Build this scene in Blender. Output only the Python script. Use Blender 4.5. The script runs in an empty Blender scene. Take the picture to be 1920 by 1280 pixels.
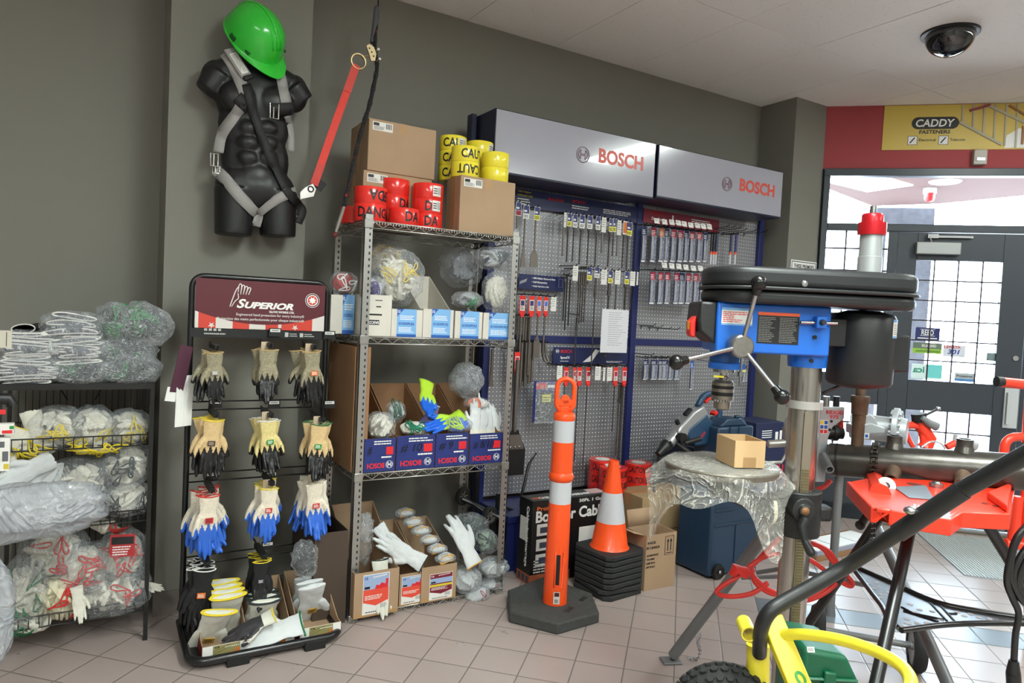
import bpy, bmesh, math, random
from mathutils import Vector as V, Matrix, noise
random.seed(7)
SC = bpy.context.scene
PI = math.pi
# ---------------------------------------------------------------- camera
CAMH, FPX = 1.42, 1316.0
_y, _p, _r = [math.radians(a) for a in (58.7, 2.2, 2.83)]
_fw = V((math.cos(_y), math.sin(_y), 0)); _rt = V((math.sin(_y), -math.cos(_y), 0)); _up = V((0, 0, 1))
_f2 = _fw * math.cos(_p) - _up * math.sin(_p); _u2 = _up * math.cos(_p) + _fw * math.sin(_p)
_r3 = _rt * math.cos(_r) + _u2 * math.sin(_r); _u3 = _u2 * math.cos(_r) - _rt * math.sin(_r)
cam = bpy.data.objects.new('camera', bpy.data.cameras.new('camera'))
SC.collection.objects.link(cam)
cam.data.sensor_width = 36; cam.data.lens = FPX / 1920 * 36; cam.data.clip_start = .05
cm = Matrix.Identity(4)
for i in range(3):
    cm[i][0] = _r3[i]; cm[i][1] = _u3[i]; cm[i][2] = -_f2[i]
cm[2][3] = CAMH
cam.matrix_world = cm
SC.camera = cam
# ---------------------------------------------------------------- world, exposure
SC.view_settings.view_transform = 'Standard'; SC.view_settings.look = 'None'
SC.view_settings.gamma = 1; SC.view_settings.exposure = 0.76
SC.view_settings.use_curve_mapping = False
W = bpy.data.worlds.new('daylight'); SC.world = W; W.use_nodes = True
W.node_tree.nodes['Background'].inputs[0].default_value = (.70, .86, 1, 1)
W.node_tree.nodes['Background'].inputs[1].default_value = 20.0
SC.cycles.max_bounces = 8; SC.cycles.diffuse_bounces = 4; SC.cycles.transparent_max_bounces = 14
SC.cycles.caustics_reflective = False; SC.cycles.caustics_refractive = False
SC.cycles.sample_clamp_indirect = 6
# ---------------------------------------------------------------- pixel of the 1920x1280 photo -> world point
def ray(x, y): return _r3 * ((x - 960) / FPX) - _u3 * ((y - 640) / FPX) + _f2
def fl(x, y, z=0): v = ray(x, y); return V((0, 0, CAMH)) + v * ((z - CAMH) / v.z)
def oy(x, y, Y): v = ray(x, y); return V((0, 0, CAMH)) + v * (Y / v.y)
def ox(x, y, X): v = ray(x, y); return V((0, 0, CAMH)) + v * (X / v.x)
def dp(x, y, d): return V((0, 0, CAMH)) + ray(x, y) * d
# ---------------------------------------------------------------- helpers
def lin(c): return tuple(((v / 255) / 12.92 if v <= 10 else ((v / 255 + .055) / 1.055) ** 2.4) for v in c)
_M = {}
def mat(name, c=(128, 128, 128), rough=.5, metal=0., bump=0., bs=60., var=0., vs=8., emit=0., coat=0., trans=0., spec=.5, fn=None):
    if name in _M: return _M[name]
    m = bpy.data.materials.new(name); m.use_nodes = True; _M[name] = m
    nt = m.node_tree; b = nt.nodes['Principled BSDF']; L = nt.links.new
    col = (*lin(c), 1)
    b.inputs['Base Color'].default_value = col; b.inputs['Roughness'].default_value = rough
    b.inputs['Metallic'].default_value = metal; b.inputs['Coat Weight'].default_value = coat
    b.inputs['Specular IOR Level'].default_value = spec
    b.inputs['Transmission Weight'].default_value = trans
    if emit: b.inputs['Emission Color'].default_value = col; b.inputs['Emission Strength'].default_value = emit
    tc = nt.nodes.new('ShaderNodeTexCoord')
    if var:
        n = nt.nodes.new('ShaderNodeTexNoise'); n.inputs['Scale'].default_value = vs; n.inputs['Detail'].default_value = 5
        L(tc.outputs['Object'], n.inputs['Vector'])
        r = nt.nodes.new('ShaderNodeMapRange'); r.inputs[1].default_value = .3; r.inputs[2].default_value = .7
        r.inputs[3].default_value = 1 - var; r.inputs[4].default_value = 1 + var
        L(n.outputs[0], r.inputs[0])
        x = nt.nodes.new('ShaderNodeVectorMath'); x.operation = 'SCALE'; x.inputs[0].default_value = col[:3]
        L(r.outputs[0], x.inputs['Scale']); L(x.outputs[0], b.inputs['Base Color'])
    if bump:
        n = nt.nodes.new('ShaderNodeTexNoise'); n.inputs['Scale'].default_value = bs; n.inputs['Detail'].default_value = 4
        L(tc.outputs['Object'], n.inputs['Vector'])
        k = nt.nodes.new('ShaderNodeBump'); k.inputs['Strength'].default_value = min(1, bump); k.inputs['Distance'].default_value = .004
        L(n.outputs[0], k.inputs['Height']); L(k.outputs[0], b.inputs['Normal'])
    if fn: fn(nt, b, tc, L)
    return m
def film(name, c=(235, 240, 245), a0=.10, a1=.4, rough=.1, sc=9.):
    """crinkled clear polythene: mostly see-through, with creases that catch the light"""
    if name in _M: return _M[name]
    m = bpy.data.materials.new(name); m.use_nodes = True; _M[name] = m
    nt = m.node_tree; b = nt.nodes['Principled BSDF']; L = nt.links.new; N = nt.nodes.new
    b.inputs['Base Color'].default_value = (*lin(c), 1); b.inputs['Roughness'].default_value = rough
    b.inputs['Specular IOR Level'].default_value = .9
    tc = N('ShaderNodeTexCoord')
    n = N('ShaderNodeTexNoise'); n.inputs['Scale'].default_value = sc; n.inputs['Detail'].default_value = 3; n.inputs['Distortion'].default_value = 2.5
    L(tc.outputs['Object'], n.inputs['Vector'])
    rd = N('ShaderNodeMath'); rd.operation = 'PINGPONG'; rd.inputs[1].default_value = .09; L(n.outputs[0], rd.inputs[0])
    k = N('ShaderNodeBump'); k.inputs['Strength'].default_value = 1; k.inputs['Distance'].default_value = .05; L(rd.outputs[0], k.inputs['Height']); L(k.outputs[0], b.inputs['Normal'])
    r = N('ShaderNodeMapRange'); r.inputs[1].default_value = .07; r.inputs[2].default_value = .09; r.inputs[3].default_value = a0; r.inputs[4].default_value = a1
    L(rd.outputs[0], r.inputs[0])
    lw = N('ShaderNodeLayerWeight'); lw.inputs[0].default_value = .25
    mm = N('ShaderNodeMath'); mm.operation = 'MULTIPLY_ADD'; mm.inputs[1].default_value = .3
    L(lw.outputs['Facing'], mm.inputs[0]); L(r.outputs[0], mm.inputs[2])
    tr = N('ShaderNodeBsdfTransparent'); ms = N('ShaderNodeMixShader')
    L(mm.outputs[0], ms.inputs[0]); L(tr.outputs[0], ms.inputs[1]); L(b.outputs[0], ms.inputs[2])
    L(ms.outputs[0], nt.nodes['Material Output'].inputs[0])
    return m
COL = SC.collection
WO = {}       # world origin of each object while building
def T3(*a): return Matrix.Translation(V(a) if len(a) == 3 else a[0])
def RZ(a): return Matrix.Rotation(a, 4, 'Z')
def RX(a): return Matrix.Rotation(a, 4, 'X')
def RY(a): return Matrix.Rotation(a, 4, 'Y')
def frame(o, x, y=None, z=(0, 0, 1)):
    x = V(x).normalized(); z = V(z).normalized()
    y = z.cross(x).normalized() if y is None else V(y).normalized()
    z = x.cross(y)
    m = Matrix.Identity(4)
    for i in range(3): m[i][0] = x[i]; m[i][1] = y[i]; m[i][2] = z[i]; m[i][3] = o[i]
    return m
def tag(o, label=None, cat=None, group=None, kind=None):
    if label: o['label'] = label
    if cat: o['category'] = cat
    if group: o['group'] = group
    if kind: o['kind'] = kind
    return o
def thing(name, label, cat, loc=(0, 0, 0), group=None):
    o = bpy.data.objects.new(name, None); COL.objects.link(o); o.empty_display_size = .05
    o.location = loc; WO[o.name] = V(loc)
    return tag(o, label, cat, group)
class MB:
    def __init__(s, M=None): s.v = []; s.f = []; s.mi = []; s.M = M or Matrix.Identity(4); s.m = 0
    def add(s, vs, fs, M=None):
        n = len(s.v); A = s.M @ M if M is not None else s.M
        s.v += [A @ V(p) for p in vs]; s.f += [[i + n for i in f] for f in fs]; s.mi += [s.m] * len(fs); return s
    def bx(s, x0, x1, y0, y1, z0, z1, M=None):
        return s.add([(x, y, z) for z in (z0, z1) for y in (y0, y1) for x in (x0, x1)],
                     [(0, 2, 3, 1), (4, 5, 7, 6), (0, 1, 5, 4), (2, 6, 7, 3), (0, 4, 6, 2), (1, 3, 7, 5)], M)
    def box(s, c, d, M=None):
        c = V(c); return s.bx(c.x - d[0] / 2, c.x + d[0] / 2, c.y - d[1] / 2, c.y + d[1] / 2, c.z - d[2] / 2, c.z + d[2] / 2, M)
    def tube(s, pts, r, n=8, closed=False, flat=None, nrm=None, caps=True):
        P = [V(p) for p in pts]; k = len(P); R = r if isinstance(r, (list, tuple)) else [r] * k
        vs = []; fs = []; u = None
        for i in range(k):
            a = P[(i - 1) % k] if (closed or i > 0) else P[i]; b = P[(i + 1) % k] if (closed or i < k - 1) else P[i]
            t = (b - a).normalized() if (b - a).length > 1e-9 else V((0, 0, 1))
            if nrm is not None: u = (V(nrm) - t * V(nrm).dot(t)).normalized()
            elif u is None: u = t.orthogonal().normalized()
            else:
                u = u - t * u.dot(t)
                u = u.normalized() if u.length > 1e-6 else t.orthogonal().normalized()
            w = t.cross(u)
            for j in range(n):
                if flat: # rectangular strap: half width along w, half thickness along u
                    cx, cy = [(-1, -1), (1, -1), (1, 1), (-1, 1)][j]
                    vs.append(P[i] + w * cx * flat[0] + u * cy * flat[1])
                else:
                    q = 2 * PI * j / n; vs.append(P[i] + (u * math.cos(q) + w * math.sin(q)) * R[i])
        for i in range(k if closed else k - 1):
            for j in range(n):
                a = i * n + j; b = i * n + (j + 1) % n; c = ((i + 1) % k) * n + (j + 1) % n; d = ((i + 1) % k) * n + j
                fs.append((a, b, c, d))
        if not closed and caps: fs += [tuple(range(n))[::-1], tuple((k - 1) * n + j for j in range(n))]
        return s.add(vs, fs)
    def strap(s, pts, w, t=.0015, nrm=(0, -1, 0)): return s.tube(pts, 0, 4, flat=(w / 2, t / 2), nrm=nrm)
    def cyl(s, p, q, r, r1=None, n=20): return s.tube([p, q], [r, r if r1 is None else r1], n)
    def lathe(s, prof, M=None, n=28, arc=2 * PI, off=0.):
        k = len(prof); full = abs(arc - 2 * PI) < 1e-6; N = n if full else n + 1; vs = []; fs = []
        for i in range(N):
            a = off + arc * i / n
            vs += [(r * math.cos(a), r * math.sin(a), z) for r, z in prof]
        for i in range(n):
            for j in range(k - 1):
                a = i * k + j; b = ((i + 1) % N) * k + j; fs.append((a, b, b + 1, a + 1))
        return s.add(vs, fs, M)
    def prism(s, poly, z0, z1, M=None):
        n = len(poly); vs = [(x, y, z0) for x, y in poly] + [(x, y, z1) for x, y in poly]
        fs = [tuple(range(n))[::-1], tuple(range(n, 2 * n))] + [(i, (i + 1) % n, n + (i + 1) % n, n + i) for i in range(n)]
        return s.add(vs, fs, M)
    def ell(s, c, r, n=12, m=8, M=None):
        vs = [(c[0], c[1], c[2] + r[2])]; fs = []
        for i in range(1, m):
            a = PI * i / m
            vs += [(c[0] + r[0] * math.sin(a) * math.cos(2 * PI * j / n), c[1] + r[1] * math.sin(a) * math.sin(2 * PI * j / n), c[2] + r[2] * math.cos(a)) for j in range(n)]
        vs.append((c[0], c[1], c[2] - r[2])); L = len(vs) - 1
        for j in range(n):
            k = (j + 1) % n; fs.append((0, 1 + j, 1 + k)); fs.append((L, L - n + k, L - n + j))
            for i in range(m - 2): fs.append((1 + i * n + j, 1 + (i + 1) * n + j, 1 + (i + 1) * n + k, 1 + i * n + k))
        return s.add(vs, fs, M)
    def build(s, name, mats, parent=None, bevel=0., smooth=True, ang=40, seg=2, label=None, subd=0):
        if not isinstance(mats, (list, tuple)): mats = [mats]
        lo = V([min(p[i] for p in s.v) for i in range(3)]); hi = V([max(p[i] for p in s.v) for i in range(3)])
        c = (lo + hi) / 2
        me = bpy.data.meshes.new(name); me.from_pydata([p - c for p in s.v], [], s.f)
        for m in mats: me.materials.append(m)
        me.polygons.foreach_set('material_index', s.mi)
        me.validate(); me.update()
        if smooth: me.shade_smooth() if ang >= 180 else me.set_sharp_from_angle(angle=math.radians(ang))
        o = bpy.data.objects.new(name, me); COL.objects.link(o)
        if parent is not None:
            o.parent = parent; o.location = c - WO[parent.name]
        else: o.location = c
        WO[o.name] = c.copy()
        if bevel:
            b = o.modifiers.new('bevel', 'BEVEL'); b.width = bevel; b.segments = seg; b.limit_method = 'ANGLE'; b.angle_limit = math.radians(50); b.harden_normals = False
        if subd: q = o.modifiers.new('s', 'SUBSURF'); q.levels = q.render_levels = subd
        if label: o['label'] = label
        return o
def dup(root, label=None, group=None, loc=None, rot=None, M=None, mats=None):
    def cp(o, par):
        c = o.copy(); COL.objects.link(c); c.parent = par; WO[c.name] = WO.get(o.name, V()).copy()
        for ch in [x for x in CH.get(o.name, [])] if False else list(o.children): cp(ch, c)
        return c
    c = cp(root, None)
    if M is not None: c.matrix_world = M; WO[c.name] = M.to_translation()
    if loc is not None: c.location = loc; WO[c.name] = V(loc)
    if rot is not None: c.rotation_euler = rot
    if label: c['label'] = label
    if group: c['group'] = group
    return c
def struct(o): o['kind'] = 'structure'; return o
def txt(s, M, m, parent, w=None, h=None, size=.05, ext=.0006, bold=0., shear=0., name='lettering', align='LEFT', sp=1., label=None):
    """lettering on the XY plane of M (x right, y up, z out of the surface)"""
    cu = bpy.data.curves.new(name, 'FONT'); cu.body = s; cu.size = size; cu.extrude = ext; cu.offset = bold * size; cu.shear = shear; cu.space_character = sp; cu.resolution_u = 3
    ob = bpy.data.objects.new(name, cu); COL.objects.link(ob)
    dg = bpy.context.evaluated_depsgraph_get()
    me = bpy.data.meshes.new_from_object(ob.evaluated_get(dg)); bpy.data.objects.remove(ob)
    vs = [v.co.copy() for v in me.vertices]
    x0, x1 = min(v.x for v in vs), max(v.x for v in vs); y0, y1 = min(v.y for v in vs), max(v.y for v in vs)
    sx = (w / (x1 - x0)) if w else 1; sy = (h / (y1 - y0)) if h else sx
    if not w and h: sx = sy
    ox_ = {'LEFT': x0, 'CENTER': (x0 + x1) / 2, 'RIGHT': x1}[align]
    b = MB(M); b.add([((v.x - ox_) * sx, (v.y - y0) * sy, v.z + ext) for v in vs], [tuple(p.vertices) for p in me.polygons])
    bpy.data.meshes.remove(me)
    return b.build(name, m, parent, smooth=False, label=label)
def face(o, n, up=(0, 0, 1)):
    """frame of a surface: o bottom-left corner, n outward normal; x runs to the reader's right"""
    n = V(n).normalized(); up = V(up); y = (up - n * up.dot(n)).normalized(); x = y.cross(n)
    return frame(o, x, y)
def panels(M, rects, mats, parent, name='label', t=.0006, **k):
    """a printed sheet: rects (x0, x1, y0, y1, material index, layer) on M's XY plane"""
    b = MB(M)
    for r in rects:
        b.m = r[4]; l = r[5] if len(r) > 5 else 0
        b.bx(r[0], r[1], r[2], r[3], l * .0003, t + l * .0003)
    return b.build(name, mats, parent, smooth=False, **k)
def lines(x0, x1, y0, y1, n, mi, ly=1, rag=.25, rs=None, th=.45):
    """rows of unreadably small print"""
    rs = rs or random; out = []; h = (y1 - y0) / n
    for i in range(n):
        x = x0; y = y1 - (i + .5) * h; e = x1 - (x1 - x0) * rs.random() * rag
        while x < e:
            w = min((x1 - x0) * rs.uniform(.06, .2), e - x)
            out.append((x, x + w * .85, y - h * th / 2, y + h * th / 2, mi, ly)); x += w
    return out
def rot_to(v, up=(0, 0, 1)):
    return V(v).to_track_quat('Z', 'Y').to_matrix().to_4x4()
def arc(c, r, a0, a1, n, ex=(1, 0, 0), ez=(0, 0, 1)):
    ex = V(ex); ez = V(ez); c = V(c)
    return [c + ex * r * math.cos(a0 + (a1 - a0) * i / n) + ez * r * math.sin(a0 + (a1 - a0) * i / n) for i in range(n + 1)]
def smoothpath(pts, k=6):
    P = [V(p) for p in pts]; P = [P[0] * 2 - P[1]] + P + [P[-1] * 2 - P[-2]]; out = []
    for i in range(1, len(P) - 2):
        for j in range(k):
            t = j / k; a, b, c, d = P[i - 1:i + 3]
            out.append(.5 * ((2 * b) + (c - a) * t + (2 * a - 5 * b + 4 * c - d) * t * t + (3 * b - a - 3 * c + d) * t ** 3))
    out.append(P[-2]); return out
# ================================================================ room
CZ = 3.11; BY = 3.73; PY = 3.42
S2 = math.sqrt(.5)
CR = V((4.76, 3.419, 0))                       # corner where the entrance wall starts
DW = frame(CR, (S2, -S2, 0), (S2, S2, 0))      # entrance wall: x along it, y outwards, z up
DWi = DW.inverted()
SS = (CR.x + CR.y)
def od(x, y, off=0.):                          # pixel -> (along, height) on the entrance wall, off metres in front (-) of it
    v = ray(x, y); s = SS + off * math.sqrt(2); p = V((0, 0, CAMH)) + v * (s / (v.x + v.y)); q = DWi @ p; return q.x, q.z
def tile_fn(nt, b, tc, L):
    N = nt.nodes.new
    g = N('ShaderNodeNewGeometry'); sp = N('ShaderNodeSeparateXYZ'); L(g.outputs['Position'], sp.inputs[0])
    def ma(op, a, c=None, d=None):
        n = N('ShaderNodeMath'); n.operation = op
        for i, q in enumerate((a, c, d)):
            if q is None: continue
            if isinstance(q, (int, float)): n.inputs[i].default_value = q
            else: L(q, n.inputs[i])
        return n.outputs[0]
    u = ma('MULTIPLY', ma('ADD', sp.outputs[0], sp.outputs[1]), S2); v = ma('MULTIPLY', ma('SUBTRACT', sp.outputs[0], sp.outputs[1]), S2)
    def grid(q, o, p):
        k = ma('DIVIDE', ma('SUBTRACT', q, o), p); fr = ma('FRACT', k); d = ma('MULTIPLY', ma('MINIMUM', fr, ma('SUBTRACT', 1., fr)), p); return d, ma('FLOOR', k)
    du, iu = grid(u, 3.453 - 3.98, .199); dv, iv = grid(v, .04 - 4.0, .2)
    d = ma('MINIMUM', du, dv)
    grout = ma('LESS_THAN', d, .0022)
    cb = N('ShaderNodeCombineXYZ'); L(iu, cb.inputs[0]); L(iv, cb.inputs[1])
    wn = N('ShaderNodeTexWhiteNoise'); L(cb.outputs[0], wn.inputs[0])
    n = N('ShaderNodeTexNoise'); n.inputs['Scale'].default_value = 9; n.inputs['Detail'].default_value = 8; L(g.outputs['Position'], n.inputs[0])
    f = ma('ADD', ma('MULTIPLY', wn.outputs[0], .07), ma('ADD', ma('MULTIPLY', n.outputs[0], .10), .91))
    strip = ma('MULTIPLY', ma('MULTIPLY', ma('GREATER_THAN', u, 3.652), ma('LESS_THAN', u, 3.851)), ma('GREATER_THAN', v, .44))
    c1 = N('ShaderNodeMix'); c1.data_type = 'RGBA'; c1.inputs[6].default_value = (*lin((171, 156, 151)), 1); c1.inputs[7].default_value = (*lin((105, 112, 120)), 1); L(strip, c1.inputs[0])
    c2 = N('ShaderNodeVectorMath'); c2.operation = 'SCALE'; L(c1.outputs[2], c2.inputs[0]); L(f, c2.inputs['Scale'])
    c3 = N('ShaderNodeMix'); c3.data_type = 'RGBA'; L(grout, c3.inputs[0]); L(c2.outputs[0], c3.inputs[6]); c3.inputs[7].default_value = (*lin((112, 105, 98)), 1)
    L(c3.outputs[2], b.inputs['Base Color'])
    rr = ma('ADD', ma('MULTIPLY', n.outputs[0], .12), ma('ADD', .24, ma('MULTIPLY', grout, .4))); L(rr, b.inputs['Roughness'])
    k = N('ShaderNodeBump'); k.inputs['Distance'].default_value = .002; k.inputs['Strength'].default_value = .7
    L(ma('MULTIPLY_ADD', ma('MINIMUM', ma('DIVIDE', d, .005), 1.), 1., ma('MULTIPLY', n.outputs[0], .15)), k.inputs['Height']); L(k.outputs[0], b.inputs['Normal'])
M_TILE = mat('floor_tile', rough=.3, fn=tile_fn)
def ceil_fn(nt, b, tc, L):
    N = nt.nodes.new
    g = N('ShaderNodeNewGeometry'); n = N('ShaderNodeTexVoronoi'); n.inputs['Scale'].default_value = 55; L(g.outputs['Position'], n.inputs[0])
    n2 = N('ShaderNodeTexNoise'); n2.inputs['Scale'].default_value = 30; n2.inputs['Detail'].default_value = 3; L(g.outputs['Position'], n2.inputs[0])
    r = N('ShaderNodeMapRange'); r.inputs[1].default_value = .1; r.inputs[2].default_value = .18; L(n.outputs['Distance'], r.inputs[0])
    r2 = N('ShaderNodeMapRange'); r2.inputs[1].default_value = .48; r2.inputs[2].default_value = .58; r2.inputs[3].default_value = 1; r2.inputs[4].default_value = 0; L(n2.outputs[0], r2.inputs[0])
    mx = N('ShaderNodeMath'); mx.operation = 'MAXIMUM'; L(r.outputs[0], mx.inputs[0]); L(r2.outputs[0], mx.inputs[1])
    c = N('ShaderNodeMix'); c.data_type = 'RGBA'; c.inputs[6].default_value = (*lin((190, 184, 180)), 1); c.inputs[7].default_value = (*lin((240, 237, 234)), 1); L(mx.outputs[0], c.inputs[0]); L(c.outputs[2], b.inputs['Base Color'])
    k = N('ShaderNodeBump'); k.inputs['Distance'].default_value = .002; k.inputs['Strength'].default_value = .4; L(mx.outputs[0], k.inputs['Height']); L(k.outputs[0], b.inputs['Normal'])
M_CEIL = mat('ceiling_tile', rough=.9, fn=ceil_fn)
M_WALL = mat('wall_paint', (124, 122, 114), .75, bump=.12, bs=220)
M_RED = mat('red_wall_paint', (158, 62, 66), .7, bump=.1, bs=200)
M_BLK = mat('black_metal', (24, 25, 27), .4)
M_FRM = mat('charcoal_frame_paint', (52, 58, 66), .38)
M_VIN = mat('grey_vinyl', (112, 104, 98), .6)
M_OFF = mat('offwhite_wall', (180, 178, 172), .8)
def bxs(name, x0, x1, y0, y1, z0, z1, m, **k): return MB(k.pop('M', None)).bx(x0, x1, y0, y1, z0, z1).build(name, m, **k)
struct(bxs('floor', -4, 12, -5, 8, -.1, 0, M_TILE))
# suspended ceiling: separate tiles with thin gaps, built as one sheet
cb = MB()
xs = [2.473 + .615 * i for i in range(-11, 11)]; ys = [2.755 - 1.222 * i for i in range(-1, 7)]
for i in range(len(xs) - 1):
    for y in ys:
        y0, y1 = y - 1.222, min(y, BY + .2)
        cb.bx(xs[i] + .0018, xs[i + 1] - .0018, y0 + .0018, y1 - .0018, CZ + random.uniform(0, .003), CZ + .02)
struct(cb.build('ceiling', M_CEIL, smooth=False))
struct(bxs('ceiling_2', -4, 7.3, -5, 4.2, CZ + .022, CZ + .08, mat('ceiling_void', (60, 56, 52), .9)))
struct(bxs('wall_back', -4, 4.6, BY, BY + .15, 0, CZ + .02, M_WALL))
pe0 = oy(322, 0, PY).x; pe1 = oy(588, 0, PY).x
struct(bxs('wall_column', pe0, pe1, PY, BY, 0, CZ + .02, M_WALL))
struct(bxs('wall_corner_column', 4.41, 4.76, 3.41, BY + .1, 0, CZ + .02, M_WALL))
struct(bxs('baseboard_column', pe0 - .004, pe1 + .004, PY - .006, PY, 0, .11, M_VIN))
struct(bxs('baseboard_back', -4, pe0, BY - .006, BY, 0, .11, M_VIN))
struct(bxs('wall_left', -4.1, -4, -5, BY, 0, CZ + .02, M_OFF))
struct(bxs('wall_rear', -4, 7.3, -5.1, -5, 0, CZ + .02, M_OFF))
struct(bxs('wall_right', 7.25, 7.35, -5, 1.0, 0, CZ + .02, M_OFF))
# ceiling lights behind the camera and the two that mirror in the signs
M_TUBE = mat('light_diffuser', (244, 255, 249), .5, emit=26.)
for k, (x, y) in enumerate([(1.35, .6), (-1.1, -.9), (1.35, -1.8), (-1.1, -3.3), (4.65, 1.1), (4.65, -1.6)]):
    t = thing('ceiling_light', 'recessed fluorescent ceiling light panel in the suspended ceiling', 'ceiling light', (x, y, CZ - .01), 'recessed ceiling lights'); hx = .29 if k != 4 else .14
    MB().bx(x - hx, x + hx, y - .59, y + .59, CZ - .012, CZ - .006).build('diffuser', M_TUBE, t)
    b = MB()
    for a, c, d, e in ((x - .305, x + .305, y - .61, y - .59), (x - .305, x + .305, y + .59, y + .61), (x - .305, x - .29, y - .61, y + .61), (x + .29, x + .305, y - .61, y + .61)): b.bx(a, c, d, e, CZ - .015, CZ - .001)
    b.build('frame', mat('white_enamel', (225, 225, 222), .4), t)
# ---------------------------------------------------------------- entrance wall
def dwb(b, u0, u1, z0, z1, y0=-.03, y1=.06, m=0): b.m = m; b.bx(u0, u1, y0, y1, z0, z1)
zt = od(1700, 314, -.05)[1]; 
struct(MB(DW).bx(0, 3.6, 0, .12, zt, CZ + .02).build('wall_entrance', M_RED))
struct(MB(DW).bx(3.0, 3.6, -.001, .12, 0, zt + .01).build('wall_entrance_2', M_RED))
U = lambda x, y, off=-.03: od(x, y, off)[0]
Zz = lambda x, y, off=-.03: od(x, y, off)[1]
uL0, uL1 = U(1541, 400), U(1553, 400)          # left jamb
uM0, uM1 = U(1667, 437), U(1684, 440)          # post between sidelight and door
tz0, tz1 = Zz(1700, 420), Zz(1700, 434)        # transom bar
hz0 = Zz(1700, 329)
uD1 = U(1917, 700)                             # far edge of the door leaf
uE = 3.0
b = MB(DW)
dwb(b, uL0, uE, hz0, zt); dwb(b, uL0, uL1, 0, hz0); dwb(b, uM0, uM1, 0, tz1); dwb(b, uL1, uE, tz0 - (tz0 - tz1 if tz0 < tz1 else 0), tz0 + .0)
zb0, zb1 = min(tz0, tz1), max(tz0, tz1)
dwb(b, uL1, uE, zb0, zb1); dwb(b, uD1 + .93, uE, 0, hz0)
dwb(b, uL1, uM0, 0, .12)
dz_mid = (Zz(1600, 700), Zz(1600, 755)); m0, m1 = min(dz_mid), max(dz_mid)
dwb(b, uL1, uM0, m0, m1)
wl0 = Zz(1705, 845, -.02); dwb(b, uL1, uM0, 0, wl0); dwb(b, -.3, uL0 + .01, 0, zt, .03, .12)
struct(b.build('window_1_frame', M_FRM, bevel=.004))
M_GLASS = None
def glass():
    m = bpy.data.materials.new('window_glass'); m.use_nodes = True; nt = m.node_tree; L = nt.links.new
    g = nt.nodes.new('ShaderNodeBsdfGlossy'); g.inputs['Roughness'].default_value = .03
    tr = nt.nodes.new('ShaderNodeBsdfTransparent'); tr.inputs[0].default_value = (.95, .97, .97, 1)
    fr = nt.nodes.new('ShaderNodeFresnel'); ms = nt.nodes.new('ShaderNodeMixShader')
    L(fr.outputs[0], ms.inputs[0]); L(tr.outputs[0], ms.inputs[1]); L(g.outputs[0], ms.inputs[2]); L(ms.outputs[0], nt.nodes['Material Output'].inputs[0]); return m
M_GLASS = glass()
M_MUN = mat('dark_muntin', (44, 36, 48), .4)
struct(MB(DW).bx(uL1, uE, .01, .016, zb1, hz0).build('window_1_glass', M_GLASS))
struct(MB(DW).bx(uL1, uM0, .01, .016, .12, zb0).build('window_2_glass', M_GLASS))
# sidelight muntins
sb = MB(DW)
uv1 = U(1583.7, 469); pit = (uM0 - uL1) / 3.0
for k in (1, 2): sb.bx(uL1 + pit * k - .006, uL1 + pit * k + .006, 0, .02, wl0, zb0)
rh = Zz(1590, 437) - Zz(1590, 469.4); z = zb0 - rh
while z > wl0 + .03:
    if not (m0 < z < m1): sb.bx(uL1, uM0, 0, .02, z - .006, z + .006)
    z -= rh * 1.27
struct(sb.build('window_2_grid', M_MUN))
# ---------------------------------------------------------------- doors
def door(n, u0, u1, withstick):
    th0, th1 = -.02, .03
    ww = u1 - u0
    gl = U(1717.5, 487, -.02) - uM1; gr = (U(1882, 488, -.02) - uM1) / (uD1 - uM1) * ww if withstick else ww - gl
    g0 = Zz(1704, 711, -.02); g1 = Zz(1717.5, 487, -.02)
    l1 = Zz(1701, 767, -.02); l0 = Zz(1705, 845, -.02)
    gl += u0; gr += u0
    zb = .02; zt2 = zb0 - .005
    b = MB(DW)
    b.bx(u0, gl, th0, th1, zb, zt2); b.bx(gr, u1, th0, th1, zb, zt2)
    b.bx(gl, gr, th0, th1, g1, zt2); b.bx(gl, gr, th0, th1, l1, g0); b.bx(gl, gr, th0, th1, zb, l0)
    d = b.build('door_%d' % n, M_FRM, bevel=.003); struct(d)
    MB(DW).bx(gl, gr, .004, .01, g0, g1).build('glass', M_GLASS, d)
    MB(DW).bx(gl, gr, .004, .01, l0, l1).build('lower_glass', M_GLASS, d)
    gb = MB(DW); W_ = gr - gl
    for f in (.225, .505, .785): gb.bx(gl + W_ * f - .005, gl + W_ * f + .005, -.006, .012, g0, g1)
    for k in range(1, 6): z = g0 + (g1 - g0) * k / 6; gb.bx(gl, gr, -.006, .012, z - .005, z + .005)
    gb.build('grid_bars', M_MUN, d)
    gb = MB(DW)
    for f in (.22, .5, .76): gb.bx(gl + W_ * f - .005, gl + W_ * f + .005, -.006, .012, l0, l1)
    z = (l0 + l1) / 2; gb.bx(gl, gr, -.006, .012, z - .005, z + .005)
    gb.build('lower_grid_bars', M_MUN, d)
    MB(DW).bx(u0 + .03, u1 - .03, -.026, -.02, .03, .2).build('kick_plate', mat('brushed_plate', (170, 172, 172), .3, .8), d)
    return d, gl, gr, g0, g1
d1, gl, gr, g0, g1 = door(1, uM1 + .004, uD1 - .003, True)
d2, *_q = door(2, uD1 + .003, uD1 + .93, False)
M_ALU = mat('grey_aluminium', (158, 160, 160), .4, .55)
M_LGR = mat('light_grey_paint', (186, 188, 190), .5)
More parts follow.
